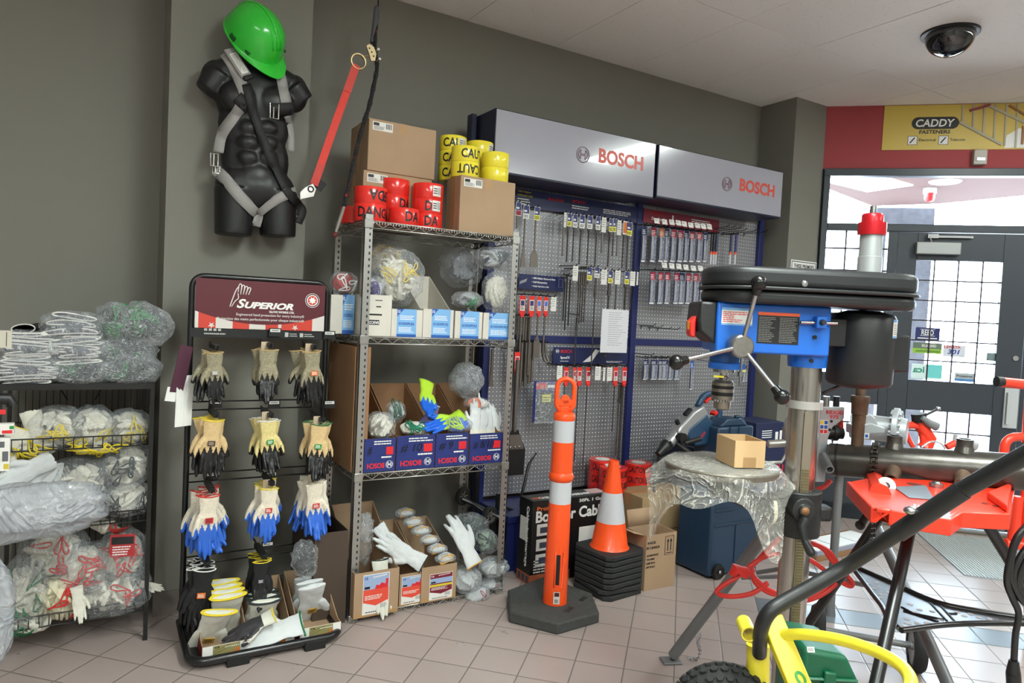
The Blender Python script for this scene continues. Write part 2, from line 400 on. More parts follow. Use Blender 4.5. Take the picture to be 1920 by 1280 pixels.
# door closer (a part of the door)
c0, c1, c2, c3 = U(1717.5, 465, -.06), U(1801.5, 465, -.06), Zz(1760, 477, -.06), Zz(1760, 454, -.06)
cl = MB(DW).bx(c0, c1, -.075, -.02, c2, c3).build('door_closer', M_ALU, d1, bevel=.006)
b = MB(DW); b.bx(U(1740, 445), U(1823, 448), -.05, -.035, c3 + .035, c3 + .05); b.bx(U(1738, 445), U(1758, 445), -.055, -.03, c3 + .03, c3 + .06)
b.tube([(U(1742, 445), -.05, c3 + .04), (c0 + .1, -.06, c3)], .006)
b.build('closer_arm', mat('silver_metal', (190, 192, 195), .25, .9), cl)
uK, zK = U(1904.6, 671.6, -.03), Zz(1904.6, 671.6, -.03)
MB(DW).lathe([(0, .012), (.018, .012), (.022, 0)], T3(uK, -.02, zK) @ RX(PI / 2)).build('lock_cylinder', _M['silver_metal'], d1)
b = MB(DW); p0, p1 = U(1883, 760, -.04), U(1910, 760, -.04); q0, q1 = Zz(1895, 803, -.04), Zz(1895, 728, -.04)
b.bx(p0, p1, -.035, -.02, q0, q1)
b.bx(p0 + .01, p0 + .03, -.06, -.035, q0 + .03, q1 - .03)
b.build('pull_plate', M_LGR, d1, bevel=.002)
struct(MB(DW).bx(uM1, uE, -.12, .05, 0, .015).build('trim_1', mat('threshold', (120, 112, 100), .4, .6)))
struct(MB(DW).bx(0, uL0, -.01, 0, 0, .11).build('baseboard_entrance', M_VIN))
# stickers on the glass
M_W = mat('white_print', (236, 236, 234), .5); M_K = mat('black_print', (18, 18, 20), .5); M_NAVY = mat('navy_print', (28, 36, 96), .45)
def sticker(name, x0, y0, x1, y1, cols, label, lines_=None):
    u0, z1_ = od(x0, y0, 0); u1, z0_ = od(x1, y1, 0); 
    M = DW @ T3(u0, -.001, z0_) @ RX(PI / 2)
    w, h = u1 - u0, z1_ - z0_
    o = panels(M, [(0, w, h * a, h * c, i, 0) for i, (a, c, _) in enumerate(cols)], [m for _, _, m in cols], None, name)
    tag(o, label, 'sticker'); 
    return M, w, h, o
M_, w, h, o = sticker('sticker', 1717, 613, 1761, 639, [(0, 1, M_NAVY)], 'navy sticker reading REED on the door glass, highest of the stickers')
txt('REED', M_ @ T3(w / 2, h * .42, .0012), M_W, o, w=w * .5, h=h * .38, align='CENTER', bold=.01)
panels(M_, [(w * .2, w * .8, h * .34, h * .37, 0, 3), (w * .2, w * .8, h * .84, h * .87, 0, 3), (w * .1, w * .9, h * .12, h * .2, 0, 3)], [M_W], o, 'print')
M_, w, h, o = sticker('sticker', 1712, 641, 1765, 664, [(0, .45, mat('lime_print', (150, 190, 70), .5)), (.45, 1, mat('olive_print', (100, 115, 100), .5))], 'green and grey sticker on the door glass, just under the navy sticker')
txt('GREENLEE', M_ @ T3(w * .8, h * .6, .0012) @ Matrix.Diagonal((-1, 1, 1, 1)), M_W, o, w=w * .5, h=h * .25, bold=.01)
txt('Authorized Distributor', M_ @ T3(w * .95, h * .12, .0012) @ Matrix.Diagonal((-1, 1, 1, 1)), mat('green_print', (40, 110, 50), .5), o, w=w * .85, h=h * .25)
M_, w, h, o = sticker('sticker', 1769, 646, 1809, 670, [(0, 1, mat('pale_print', (205, 210, 222), .5))], 'pale sticker reading LENOX 301 on the door glass')
txt('LENOX', M_ @ T3(w * .04, h * .72, .0012), mat('red_print', (196, 32, 36), .5), o, w=w * .75, h=h * .24, bold=.02)
txt('301', M_ @ T3(w * .2, h * .22, .0012), mat('blue_print', (40, 70, 150), .5), o, w=w * .55, h=h * .4, bold=.03, shear=.2)
M_, w, h, o = sticker('sticker', 1710, 681, 1765, 712, [(0, 1, mat('clear_pale', (214, 236, 236), .4))], 'pale teal sticker with reversed letters low on the door glass')
txt('ica', M_ @ T3(w * .42, h * .4, .0012) @ Matrix.Diagonal((-1, 1, 1, 1)), mat('teal_print', (60, 150, 130), .5), o, w=w * .38, h=h * .42, bold=.03)
panels(M_, [(w * .5, w, h * .1, h, 0, 1)], [mat('aqua_print', (110, 205, 205), .4)], o, 'print')
M_, w, h, o = sticker('sticker', 1790, 698, 1826, 716, [(0, .3, mat('steelblue_print', (70, 130, 190), .5)), (.3, 1, mat('grey_print', (170, 180, 186), .5))], 'small grey sticker reading Protectron at the foot of the door glass')
txt('Protectron', M_ @ T3(w * .1, h * .5, .0012), M_K, o, w=w * .8, h=h * .28, bold=.01)
M_, w, h, o = sticker('sticker', 1850, 661, 1868, 677, [(0, 1, mat('greygreen_print', (110, 130, 130), .5))], 'small grey green sticker by the lock side of the door glass')
# banner over the door
u0, z1_ = od(1659, 198, -.01); u1, z0_ = 3.2, od(1657, 281, -.01)[1]
M_YEL = mat('banner_yellow', (206, 180, 84), .45)
w, h = u1 - u0, z1_ - z0_
BM = DW @ T3(u0, -.002, z0_) @ RX(PI / 2)
bn = panels(BM, [(0, w, 0, h, 0, 0)], [M_YEL], None, 'banner', t=.004)
tag(bn, 'yellow banner reading CADDY FASTENERS on the red wall over the doors', 'banner')
M_ORN = mat('dark_print', (32, 32, 30), .5)
bw = od(1797, 240, -.01)[0] - od(1708, 240, -.01)[0]; bu = od(1709, 240, -.01)[0] - u0
pill = [V((math.cos(a), math.sin(a))) for a in [PI / 2 + PI * i / 10 for i in range(11)]]
pr = h * .135; pz = h * .595
poly = [(bu + pr + p.x * pr, pz + p.y * pr) for p in pill] + [(bu + bw - pr - p.x * pr, pz - p.y * pr) for p in pill]
MB(BM).prism(poly, .004, .0048).build('name_badge', M_ORN, bn, smooth=False)
txt('CADDY', BM @ T3(bu + bw * .5, pz - h * .085, .0049), M_W, bn, w=bw * .82, h=h * .17, align='CENTER', bold=.02, shear=.15)
txt('FASTENERS', BM @ T3(bu + bw * .5, h * .355, .004), M_ORN, bn, w=bw * .66, h=h * .085, align='CENTER', bold=.03, shear=.1)
R_ = []
R_ += [(0, w * .33, h * .153, h * .160, 0, 0)]
q1_ = od(1702, 262, -.01)[0] - u0; q2_ = od(1760, 262, -.01)[0] - u0
for q in (q1_, q2_): R_ += [(q, q + h * .2, h * .11, h * .31, 0, 1), (q + h * .01, q + h * .19, h * .12, h * .30, 1, 2)]
panels(BM @ T3(0, 0, .003), R_, [M_ORN, M_W], bn, 'print', t=.0008)
b = MB(BM)
for q in (q1_, q2_): b.tube([(q + h * .05, h * .15, .006), (q + h * .14, h * .27, .006)], h * .012)
b.build('pictogram', M_ORN, bn)
txt('Electrical', BM @ T3(q1_ + h * .23, h * .19, .004), M_ORN, bn, w=h * .34, h=h * .06, bold=.01)
txt('Telecom', BM @ T3(q2_ + h * .23, h * .19, .004), M_ORN, bn, w=h * .3, h=h * .06, bold=.01)
# faded picture of struts and rods at the banner's right part
g = [mat('pale_strut', (176, 172, 150), .5), mat('brown_strut', (150, 100, 60), .5), mat('plum_strut', (140, 60, 70), .5)]
b = MB(BM); x0 = od(1801, 240, -.01)[0] - u0
for i in range(7):
    xx = x0 + .07 * i + .005; b.m = 0; b.tube([(xx, h * (1 - .01), .0055), (xx + .005, max(h * .03, h * (.55 - .12 * i)), .0055)], .008, 4)
b.tube([(x0 - .01, h * .6, .006), (x0 + .27, h * .1, .006)], .012, 4); b.tube([(x0 + .16, h * .97, .006), (x0 + .48, h * .45, .006)], .012, 4)
b.m = 2; b.tube([(x0 + .05, h * .85, .0065), (x0 + .18, h * .97, .0065)], .012, 4)
b.m = 1; b.tube([(x0 + .3, h * .95, .0065), (x0 + .52, h * .5, .0065)], .010, 4); b.tube([(x0 + .4, h * .5, .0065), (x0 + .4, h * .1, .0065)], .010, 4)
b.build('printed_picture', g, bn)
b = MB(BM); b.prism([(x0 + .29, .01), (x0 + .47, .01), (x0 + .46, h * .33), (x0 + .38, h * .46), (x0 + .3, h * .3)], .004, .005); b.build('printed_note', M_W, bn)
# motion sensor under the banner
u_, z_ = od(1838, 281, -.03); u2_, z2_ = od(1848, 309, -.03)
t = thing('motion_sensor', 'small grey motion sensor on the red wall under the banner', 'sensor', DW @ V((u_, -.03, z2_)))
b = MB(DW); hw = (u2_ - u_) * 1.05; b.bx(u_ - hw, u_ + hw, -.05, 0, z2_, z_); b.build('housing', mat('beige_plastic', (176, 170, 160), .45), t, bevel=.006)
b = MB(DW); b.bx(u_ - hw * .75, u_ + hw * .75, -.058, -.04, z2_ + .02, z2_ + .055); b.build('lens', mat('sensor_lens', (214, 216, 220), .15), t, bevel=.008)
# ---------------------------------------------------------------- outside the doors
M_SOF = mat('soffit_pink', (92, 70, 67), .9, bump=.3, bs=50)
SZ = 2.84
M_STN = mat('rough_stone', (66, 66, 72), .95, bump=1., bs=25, var=.25, vs=18)
sf = [fl(1545, 351, SZ), fl(1635, 386, SZ), fl(1760, 382, SZ), fl(2010, 358, SZ)]
sf = [(q.x, q.y) for q in sf] + [tuple((DW @ V((4.5, .14, 0)))[:2]), tuple((DW @ V((-.9, .14, 0)))[:2])]
tag(MB().prism(sf[::-1], SZ, SZ + .25).build('porch_soffit', M_SOF), 'pink stucco soffit of the porch beyond the transom glass', 'soffit', kind='structure')
tag(bxs('pavement', -10, 16, .12, 20, -.14, -.02, mat('concrete', (120, 120, 120), .9, var=.06), M=DW), 'pale concrete outside the doors', 'pavement', kind='structure')
pa, pb = DWi @ dp(1636, 400, 8.0), DWi @ dp(1750, 400, 7.9)
pier = MB(DW).bx(pa.x, pb.x, pa.y, pa.y + .6, -.02, SZ).build('stone_pier', M_STN); tag(pier, 'grey rough stone pier of the porch seen through the door glass', 'pier', kind='structure')
lp = [fl(*q, SZ - .012) for q in ((1555, 332), (1660, 333), (1712, 348), (1626, 360), (1556, 343))]
o = MB().prism([(q.x, q.y) for q in lp], SZ - .012, SZ - .002).build('porch_light_panel', mat('porch_lamp', (255, 250, 245), .5, emit=5.)); tag(o, 'square white light panel in the porch soffit', 'light panel')
def ow(x, y, z=SZ): return DWi @ fl(x, y, z)
p = ow(1772, 340); t = thing('porch_downlight', 'round white downlight in the porch soffit', 'downlight', DW @ V((p.x, p.y, SZ)))
MB(DW).lathe([(.1, 0), (.12, -.012), (.135, 0)], T3(p.x, p.y, SZ - .001)).build('trim_ring', _M['white_enamel'], t)
MB(DW).lathe([(0, .0), (.1, 0), (.1, -.004), (0, -.004)], T3(p.x, p.y, SZ - .001)).build('bulb', mat('downlight_bulb', (255, 250, 240), .5, emit=2.), t)
p = ow(1744, 353); t = thing('strobe_alarm', 'red alarm strobe hanging from the porch soffit', 'alarm', DW @ V((p.x, p.y, SZ)))
MB(DW).cyl((p.x, p.y, SZ - .05), (p.x, p.y, SZ), .058).build('base', M_LGR, t)
MB(DW).lathe([(0, -.08), (.03, -.075), (.045, -.05), (.05, 0), (0, 0)], T3(p.x, p.y, SZ - .05)).build('beacon', mat('red_lens', (170, 40, 40), .3), t)
# ================================================================ shared builders: cartons, gloves, bags, tape
M_KRAFT = mat('kraft_cardboard', (166, 138, 110), .8, bump=.1, bs=120, var=.06, vs=6)
M_KRAFT2 = mat('brown_cardboard', (150, 112, 80), .85, bump=.1, bs=120, var=.08, vs=6)
M_WCART = mat('white_cardboard', (205, 200, 190), .7, var=.05)
M_CHROME = mat('galvanised_wire', (188, 186, 180), .28, .85)
M_GAL = mat('galvanised_post', (172, 170, 165), .32, .8, var=.12, vs=30)
M_STL = mat('steel', (170, 170, 172), .25, .95)
M_BARW = mat('sticker_white', (222, 220, 216), .6)
M_CREASE = mat('tape_clear_brown', (170, 134, 92), .35)
def rY(x0, y0, x1, y1, Y):
    """pixel rectangle on the plane at depth Y -> x0, x1, z0, z1"""
    ym, xm = (y0 + y1) / 2, (x0 + x1) / 2
    return oy(x0, ym, Y).x, oy(x1, ym, Y).x, oy(xm, y1, Y).z, oy(xm, y0, Y).z
def carton_mb(b, x0, x1, y0, y1, z0, z1, t=.003, back=None, bot=True):
    """open-topped carton; back = height of the back wall when the sides are cut on a slant"""
    zb = back or z1
    if bot: b.bx(x0, x1, y0, y1, z0, z0 + t)
    b.bx(x0, x1, y0, y0 + t, z0 + t, z1); b.bx(x0, x1, y1 - t, y1, z0 + t, zb)
    for xx in (x0, x1 - t):
        p = [(y0 + t, z0 + t), (y1 - t, z0 + t), (y1 - t, zb), (y0 + t + (y1 - y0) * .12, z1), (y0 + t, z1)]
        b.prism(p, 0, t, frame((xx, 0, 0), (0, 1, 0), (0, 0, 1)))
def shipping_box(name, label, x0, x1, y0, y1, z0, z1, m=None, lab=True, rot=0, group=None):
    t = thing(name, label, 'box', ((x0 + x1) / 2, (y0 + y1) / 2, z0), group)
    MB().bx(x0, x1, y0, y1, z0, z1).build('body', m or M_KRAFT, t, bevel=.003)
    b = MB(); b.bx(x0 - .0004, x0, (y0 + y1) / 2 - .025, (y0 + y1) / 2 + .025, z0, z1); b.bx((x0 + x1) / 2 - .02, (x0 + x1) / 2 + .02, y0 - .0005, y0, z1 - .05, z1 - .0005)
    b.bx(x0, x1, (y0 + y1) / 2 - .025, (y0 + y1) / 2 + .025, z1, z1 + .0004); b.build('tape_seam', M_CREASE, t, smooth=False)
    if lab:
        w, h = min(.1, (x1 - x0) * .33), min(.04, (z1 - z0) * .25)
        M = face((x0 + .018, y0 - .0003, z1 - .012 - h), (0, -1, 0))
        R = [(0, w, 0, h, 0)] + [(.004 + .0, .004 + w * .28, h * .55, h * .9, 1, 1)] + lines(w * .06, w * .6, h * .08, h * .5, 4, 1) + [(w * .66 + i * .0042, w * .66 + i * .0042 + (.002 if i % 3 else .003), h * .3, h * .9, 1, 1) for i in range(7)]
        panels(M, R, [M_BARW, M_K], t, 'shipping_label')
    return t
# ---- gloves
def ring_pts(rx, ry, n=18, wob=.002, rs=random, z=0):
    ph = rs.uniform(0, 6)
    return [(rx * math.cos(2 * PI * i / n), ry * math.sin(2 * PI * i / n), z + wob * math.sin(4 * PI * i / n + ph)) for i in range(n)]
def mesh_of(o):
    dg = bpy.context.evaluated_depsgraph_get(); me = bpy.data.meshes.new_from_object(o.evaluated_get(dg))
    old = o.data; bpy.data.objects.remove(o); bpy.data.meshes.remove(old); return me
def remesh(b, vox, smooth=4, name='body'):
    o = b.build(name, [M_W]); off = o.location.copy()
    m = o.modifiers.new('r', 'REMESH'); m.mode = 'VOXEL'; m.voxel_size = vox; m.use_smooth_shade = True
    q = o.modifiers.new('s', 'SMOOTH'); q.iterations = smooth; q.factor = .6
    bpy.context.view_layer.update()
    me = mesh_of(o); me.transform(Matrix.Translation(off)); return me
def glove_data(seed, vox=.0042, side=1, curl=0., spread=1., name='glove'):
    rs = random.Random(seed); b = MB()
    n = 14
    def sect(z, rx, ry, cx=0, cy=0): return [(cx + rx * math.cos(2 * PI * i / n), cy + ry * math.sin(2 * PI * i / n), z) for i in range(n)]
    rings = [sect(0, .047, .016), sect(-.03, .043, .014), sect(-.065, .038, .013), sect(-.095, .046, .016), sect(-.13, .047, .015), sect(-.155, .045, .012, 0, -curl * .01)]
    vs = [p for r in rings for p in r]; fs = [(i * n + j, i * n + (j + 1) % n, (i + 1) * n + (j + 1) % n, (i + 1) * n + j) for i in range(len(rings) - 1) for j in range(n)]
    fs += [tuple(range(n))[::-1], tuple(range(len(vs) - n, len(vs)))]; b.add(vs, fs)
    for k, (x, L, r) in enumerate([(-.034, .066, .0108), (-.0115, .083, .0115), (.0115, .08, .0115), (.034, .056, .0102)]):
        x *= side; L *= rs.uniform(.92, 1.05); sx = x * .45 * spread + rs.uniform(-.006, .006); c = curl * rs.uniform(.6, 1.3)
        z0 = -.14 + (.004 if k in (0, 3) else 0)
        P = [(x, -curl * .008, z0), (x + sx * .3, -curl * .01 - c * .012, z0 - L * .45), (x + sx * .6, -c * .035, z0 - L * .8), (x + sx * .75, -c * .05, z0 - L)]
        b.tube(smoothpath(P, 3), [r * 1.02] * 6 + [r * .95, r * .9, r * .8, r * .5], 10)
        b.ell((P[3][0], P[3][1], P[3][2] + .003), (r * .75, r * .75, r * .75), 8, 6)
    sp = rs.uniform(.8, 1.2)
    b.tube(smoothpath([(-.03 * side, 0, -.075), (-.05 * side * sp, -.006, -.105), (-.062 * side * sp, -.012, -.135), (-.066 * side * sp, -.014, -.152)], 3), [.016, .016, .0155, .015, .0145, .014, .013, .012, .011, .007], 10)
    me = remesh(b, vox, 5, name)
    for v in me.vertices:                                # cloth wrinkles
        q = noise.noise(v.co * 45 + V((seed, 0, 0))) * .0022 + noise.noise(v.co * 120 + V((seed, 5, 0))) * .0008
        v.co += v.normal * q
    return me
def split_glove(me, cz=-.098, z_open=-.002, amp=.034, seed=0):
    """dip line (index 1 = coated) with pointed tongues, cuff left open"""
    rs = random.Random(seed); bm = bmesh.new(); bm.from_mesh(me)
    top = max(v.co.z for v in bm.verts)
    bmesh.ops.delete(bm, geom=[f for f in bm.faces if f.calc_center_median().z > top - .006 and f.normal.z > .4], context='FACES')
    for f in bm.faces:
        c = f.calc_center_median(); t = abs(((c.x * 45 + .5) % 1) - .5) * 2
        f.material_index = 1 if c.z < cz - amp * t - .3 * abs(c.x) * (c.y < 0) else 0
        if c.y > .004: f.material_index = 1 if c.z < cz + .045 else 0
    m2 = bpy.data.meshes.new('glove'); m2.materials.append(M_W); m2.materials.append(M_K); bm.to_mesh(m2); bm.free()
    for p in m2.polygons: p.use_smooth = True
    return m2
def narrow(me):
    for v in me.vertices: v.co.x *= .84 if v.co.z > -.08 else .84 - .1 * min(1, (-.08 - v.co.z) / .1); v.co.y *= .9; v.co.z *= 1.05
    return me
GL = [split_glove(narrow(glove_data(3 + i, side=(1, -1)[i % 2], curl=(.4, .7, .3, .9)[i], spread=(.3, .1, .5, .2)[i])), seed=i) for i in range(4)]
GLO = [glove_data(20 + i, vox=.0062, side=(1, -1)[i % 2], curl=(.3, 1.1, .0, 1.6)[i], name='work_glove') for i in range(4)]   # coarser, for piles
for g_ in GLO: g_.materials.clear(); g_.materials.append(M_W)
GLF = []
for i in range(4):                                   # flat leather gloves, cuff pressed shut
    m_ = narrow(glove_data(30 + i, side=(1, -1)[i % 2], curl=(.1, .4, .2, .3)[i], spread=.3, name='leather_glove'))
    for v in m_.vertices: v.co.y *= .62; v.co.x *= 1.12
    m_.materials.clear(); m_.materials.append(M_W); [setattr(p, 'use_smooth', True) for p in m_.polygons]; GLF.append(m_)
b_ = MB().tube([(x * 1.14, y * .55, z) for x, y, z in ring_pts(.0405, .0148)], .0036, 6, closed=True).build('t', M_W); TRIMF = b_.data; bpy.data.objects.remove(b_)
def knit(name, c, v=.1): return mat(name, c, .9, bump=.5, bs=260, var=v, vs=120)
def coat(name, c): return mat(name, c, .38, bump=.15, bs=60, spec=.5)
M_LEATH = mat('pale_leather', (212, 211, 200), .75, bump=.35, bs=55, var=.08, vs=14)
M_LEATHW = mat('white_leather', (205, 208, 210), .7, bump=.3, bs=60, var=.06, vs=18)
M_COTTON = mat('white_cotton', (218, 214, 202), .9, bump=.4, bs=160, var=.06, vs=20)
def setmat(o, ms):
    for i, m in enumerate(ms):
        if i < len(o.material_slots): o.material_slots[i].link = 'OBJECT'; o.material_slots[i].material = m
TRIM = MB().tube(ring_pts(.0395, .0148), .0022, 6, closed=True).build('t', M_W); TRIMD = TRIM.data; TRIM_O = TRIM.location.copy(); bpy.data.objects.remove(TRIM)
def glove(name, label, M, k, ms, trim=None, group=None, logo=None, sc=1., cat='glove', data=None):
    o = bpy.data.objects.new(name, None); COL.objects.link(o); o.empty_display_size = .03
    o.matrix_world = M @ Matrix.Scale(sc, 4); WO[o.name] = V(); tag(o, label, cat, group)
    b = bpy.data.objects.new('glove_body', (data or GL)[k]); COL.objects.link(b); b.parent = o; setmat(b, ms); WO[b.name] = V()
    if trim:
        t = bpy.data.objects.new('cuff_trim', TRIMD); COL.objects.link(t); t.parent = o; t.location = TRIM_O + V((0, 0, -.003))
        if data is GLF: t.data = TRIMF
        setmat(t, [trim])
        pass
    if logo:
        t = MB(); R = [(-.014, .014, -.010, .010, 0, 0)] + lines(-.011, .011, -.007, .007, 3, 1)
        for r in R: t.m = r[4]; l = .0004 * (r[5] if len(r) > 5 else 0); t.bx(r[0], r[1], -.0215 - l, -.0185, -.092 + r[2], -.092 + r[3])
        t.build('printed_badge', logo, o, smooth=False)
    return o
def bag_shell(M, r, seed, film_m, parent, name='plastic_bag', amp=.13, neck=0.):
    n, m = 30, 18; b = MB(); vs = []; fs = []
    for i in range(m + 1):
        a = PI * i / m
        for j in range(n):
            p = V((math.sin(a) * math.cos(2 * PI * j / n), math.sin(a) * math.sin(2 * PI * j / n), math.cos(a)))
            p = V([math.copysign(abs(q) ** .8, q) for q in p])
            k = 1 + amp * (noise.noise(p * 2.2 + V((seed, 1, 2))) + .5 * noise.noise(p * 6 + V((seed, 3, 2)))) 
            vs.append((p.x * r[0] * k, p.y * r[1] * k, p.z * r[2] * k))
    for i in range(m):
        for j in range(n): fs.append((i * n + j, (i + 1) * n + j, (i + 1) * n + (j + 1) % n, i * n + (j + 1) % n))
    b.add(vs, fs, M)
    return b.build(name, film_m, parent, ang=180)
def pile_mb(b, M, r, seed, n, sc=1., k0=None):
    """packed gloves laid every way inside an ellipsoid"""
    rs = random.Random(seed)
    for i in range(n):
        me = GLO[k0 if k0 is not None else rs.randrange(4)]
        while True:
            p = V([rs.uniform(-1, 1) for _ in range(3)])
            if .1 < p.length < .8: break
        A = M @ T3(p.x * r[0] * .7, p.y * r[1] * .7, p.z * r[2] * .75) @ Matrix.Rotation(rs.uniform(0, 6.28), 4, V([rs.uniform(-1, 1) for _ in range(3)])) @ Matrix.Scale(sc * rs.uniform(.85, 1.1), 4) @ T3(0, 0, .11)
        b.add([v.co for v in me.vertices], [tuple(p.vertices) for p in me.polygons], A)
    return b
def squash_in(b, M, r):
    """press what pokes out back into the bag's ellipsoid"""
    Mi = M.inverted()
    for i, p in enumerate(b.v):
        q = Mi @ p; s = V((q.x / r[0], q.y / r[1], q.z / r[2])); l = s.length
        if l > .8: q *= (.8 + .16 * (1 - math.exp(-(l - .8) * 2.2))) / l; b.v[i] = M @ q
def loop_pts(M, r, rs, L=.035, w=.007):
    a = rs.uniform(-.6, .6); th = rs.uniform(0, 6.28); wv = rs.uniform(.3, 1)
    out = []
    for i in range(20):
        t = 2 * PI * i / 20; x = L * math.cos(t); y = w * math.sin(t) + .006 * wv * math.sin(2 * t + a)
        out.append((x * math.cos(th) - y * math.sin(th), x * math.sin(th) + y * math.cos(th)))
    return out
def glove_bag(name, label, c, r, seed, ms, trim=None, n=6, fm=None, group=None, rot=0., tilt=0., loops=5, spots=None, cat='bag of gloves', neck=True, sc=.8):
    """clear bag of gloves: parts packed_gloves, cuff_edging, plastic_bag"""
    t = thing(name, label, cat, c, group)
    M = T3(*c) @ RZ(rot) @ RY(tilt); rs = random.Random(seed)
    b = MB(); pile_mb(b, M, r, seed, n, sc); squash_in(b, M, r); b.build('packed_gloves', ms, t, ang=180)
    if trim:
        b = MB()
        for k in range(loops):
            u, v_ = rs.uniform(-.65, .65), rs.uniform(-.65, .65)
            if spots: u, v_ = spots[k % len(spots)]
            pts = []
            for x, y in loop_pts(None, r, rs):
                px, pz = u * r[0] + x * min(1, r[0] / .09), v_ * r[2] + y
                q = 1 - (px / r[0]) ** 2 - (pz / r[2]) ** 2
                pts.append(M @ V((px, -r[1] * (math.sqrt(max(.02, q)) * .93), pz)))
            b.tube(pts, .0032, 5, closed=True)
        b.build('cuff_edging', trim, t, ang=180)
    if fm: bag_shell(M, (r[0] * 1.03, r[1] * 1.05, r[2] * 1.04), seed, fm, t)
    return t
F1 = film('clear_film'); F2 = film('clear_film_fine', a0=.22, a1=.65, rough=.2, sc=16.); F3 = film('milky_film', (196, 200, 208), .42, .7, .2, 4.)
def folded_pack(name, label, c, size, seed, cloth, edge, n=6, fm=None, group=None, rot=0., tilt=0., cat='bag of gloves'):
    """clear bag of folded gloves, cuffs to the front"""
    t = thing(name, label, cat, c, group); rs = random.Random(seed); w, d, h = size
    M = T3(*c) @ RZ(rot) @ RY(tilt)
    b = MB(M); e = MB(M); th = h * 2 / n
    for k in range(n):
        z = -h + th * (k + .5); k2 = rs.uniform(-.25, .2); ww = w * rs.uniform(.62, .85) * (1 - .25 * abs(z / h)); x0 = k2 * w * .35
        pts = []
        for i in range(22):
            a = 2 * PI * i / 22; x = math.copysign(abs(math.cos(a)) ** .6, math.cos(a)) * ww; y = math.sin(a) * th * .3
            pts.append((x0 + x, z + y + th * .25 * math.sin(x / w * 2.5 + k)))
        yf = -d * .82 + rs.uniform(0, .02)
        vs = [(x, yf, y) for x, y in pts] + [(x * .98, d * .8, y) for x, y in pts]
        N = 22; b.add(vs, [(i, (i + 1) % N, N + (i + 1) % N, N + i) for i in range(N)] + [tuple(range(N, 2 * N)), tuple(range(N))[::-1]])
        e.tube([(x, yf - .001, y) for x, y in pts], .0032, 5, closed=True)
    b.ell((0, 0, 0), (w * .8, d * .85, h * .8), 18, 12)
    b.build('folded_gloves', cloth, t, ang=60); e.build('cuff_edging', edge, t, ang=180)
    if fm: bag_shell(M, (w * 1.02, d * 1.08, h * 1.08), seed, fm, t, amp=.1)
    return t
# ---- barricade tape
def bend(M, R, me_v, ccw=1):
    return [M @ V(((R + z) * math.sin(x / R), -(R + z) * math.cos(x / R), y)) for x, y, z in me_v]
_TX = {}
def curved_text(s, R, h, w, ang, parent, m, M, flip=False, z0=0.):
    k = (s, round(w, 4), round(h, 4))
    if k not in _TX:
        cu = bpy.data.curves.new('t', 'FONT'); cu.body = s; cu.size = 1; cu.offset = .025; cu.resolution_u = 2
        ob = bpy.data.objects.new('t', cu); COL.objects.link(ob); me = bpy.data.meshes.new_from_object(ob.evaluated_get(bpy.context.evaluated_depsgraph_get())); bpy.data.objects.remove(ob)
        bm = bmesh.new(); bm.from_mesh(me); xs_ = [v.co.x for v in bm.verts]; ys_ = [v.co.y for v in bm.verts]
        x0, x1, y0, y1 = min(xs_), max(xs_), min(ys_), max(ys_)
        for v in bm.verts: v.co.x = (v.co.x - (x0 + x1) / 2) / (x1 - x0) * w; v.co.y = (v.co.y - (y0 + y1) / 2) / (y1 - y0) * h
        for q in range(3):
            bmesh.ops.triangulate(bm, faces=bm.faces)
            bmesh.ops.subdivide_edges(bm, edges=[e for e in bm.edges if abs(e.verts[0].co.x - e.verts[1].co.x) > .006], cuts=1)
        bmesh.ops.triangulate(bm, faces=bm.faces)
        _TX[k] = ([tuple(v.co) for v in bm.verts], [tuple(v.index for v in f.verts) for f in bm.faces]); bm.free()
    vs, fs = _TX[k]; sg = -1 if flip else 1
    b = MB(); b.add(bend(M @ RZ(ang), R + .0006, [(x * sg, y * sg + z0, 0) for x, y, z in vs]), fs)
    return b.build('lettering', m, parent, ang=180)
M_TRED = mat('red_tape_film', (226, 46, 38), .22, coat=.3, var=.06, vs=25); M_TYEL = mat('yellow_tape_film', (238, 220, 60), .22, coat=.3, var=.05, vs=25)
M_CORE = mat('white_core', (205, 200, 196), .7)
def tape_roll(label, x, y, z, R, h, m, words=(), group=None, sticker=None, flip=False):
    """words: (text, angle, width)"""
    t = thing('tape_roll', label, 'tape roll', (x, y, z), group); M = T3(x, y, z)
    MB(M).lathe([(R * .5, 0), (R * .98, 0), (R, .002), (R, h - .002), (R * .98, h), (R * .5, h)], n=40).build('wound_tape', m, t)
    MB(M).lathe([(R * .5, .001), (R * .5, h + .0005), (R * .36, h + .0005), (R * .36, .001)], n=32).build('core', M_CORE, t)
    for s, a, w in words: curved_text(s, R, h * .62, w, a, t, M_K, T3(x, y, z + h / 2), flip)
    if sticker is not None:
        b = MB(M); b.m = 0; n = 8; a0 = sticker
        b.lathe([(R + .0008, h * .2), (R + .0008, h * .85)], n=n, arc=.62, off=-PI / 2 + a0); b.m = 1
        for i in range(9):
            if i % 2 == 0: b.lathe([(R + .0012, h * .3), (R + .0012, h * .75)], n=1, arc=.022, off=-PI / 2 + a0 + .35 + i * .028)
        for i in range(3): b.lathe([(R + .0012, h * (.35 + .14 * i)), (R + .0012, h * (.41 + .14 * i))], n=3, arc=.26, off=-PI / 2 + a0 + .05)
        b.build('price_label', [M_BARW, M_K], t)
    return t
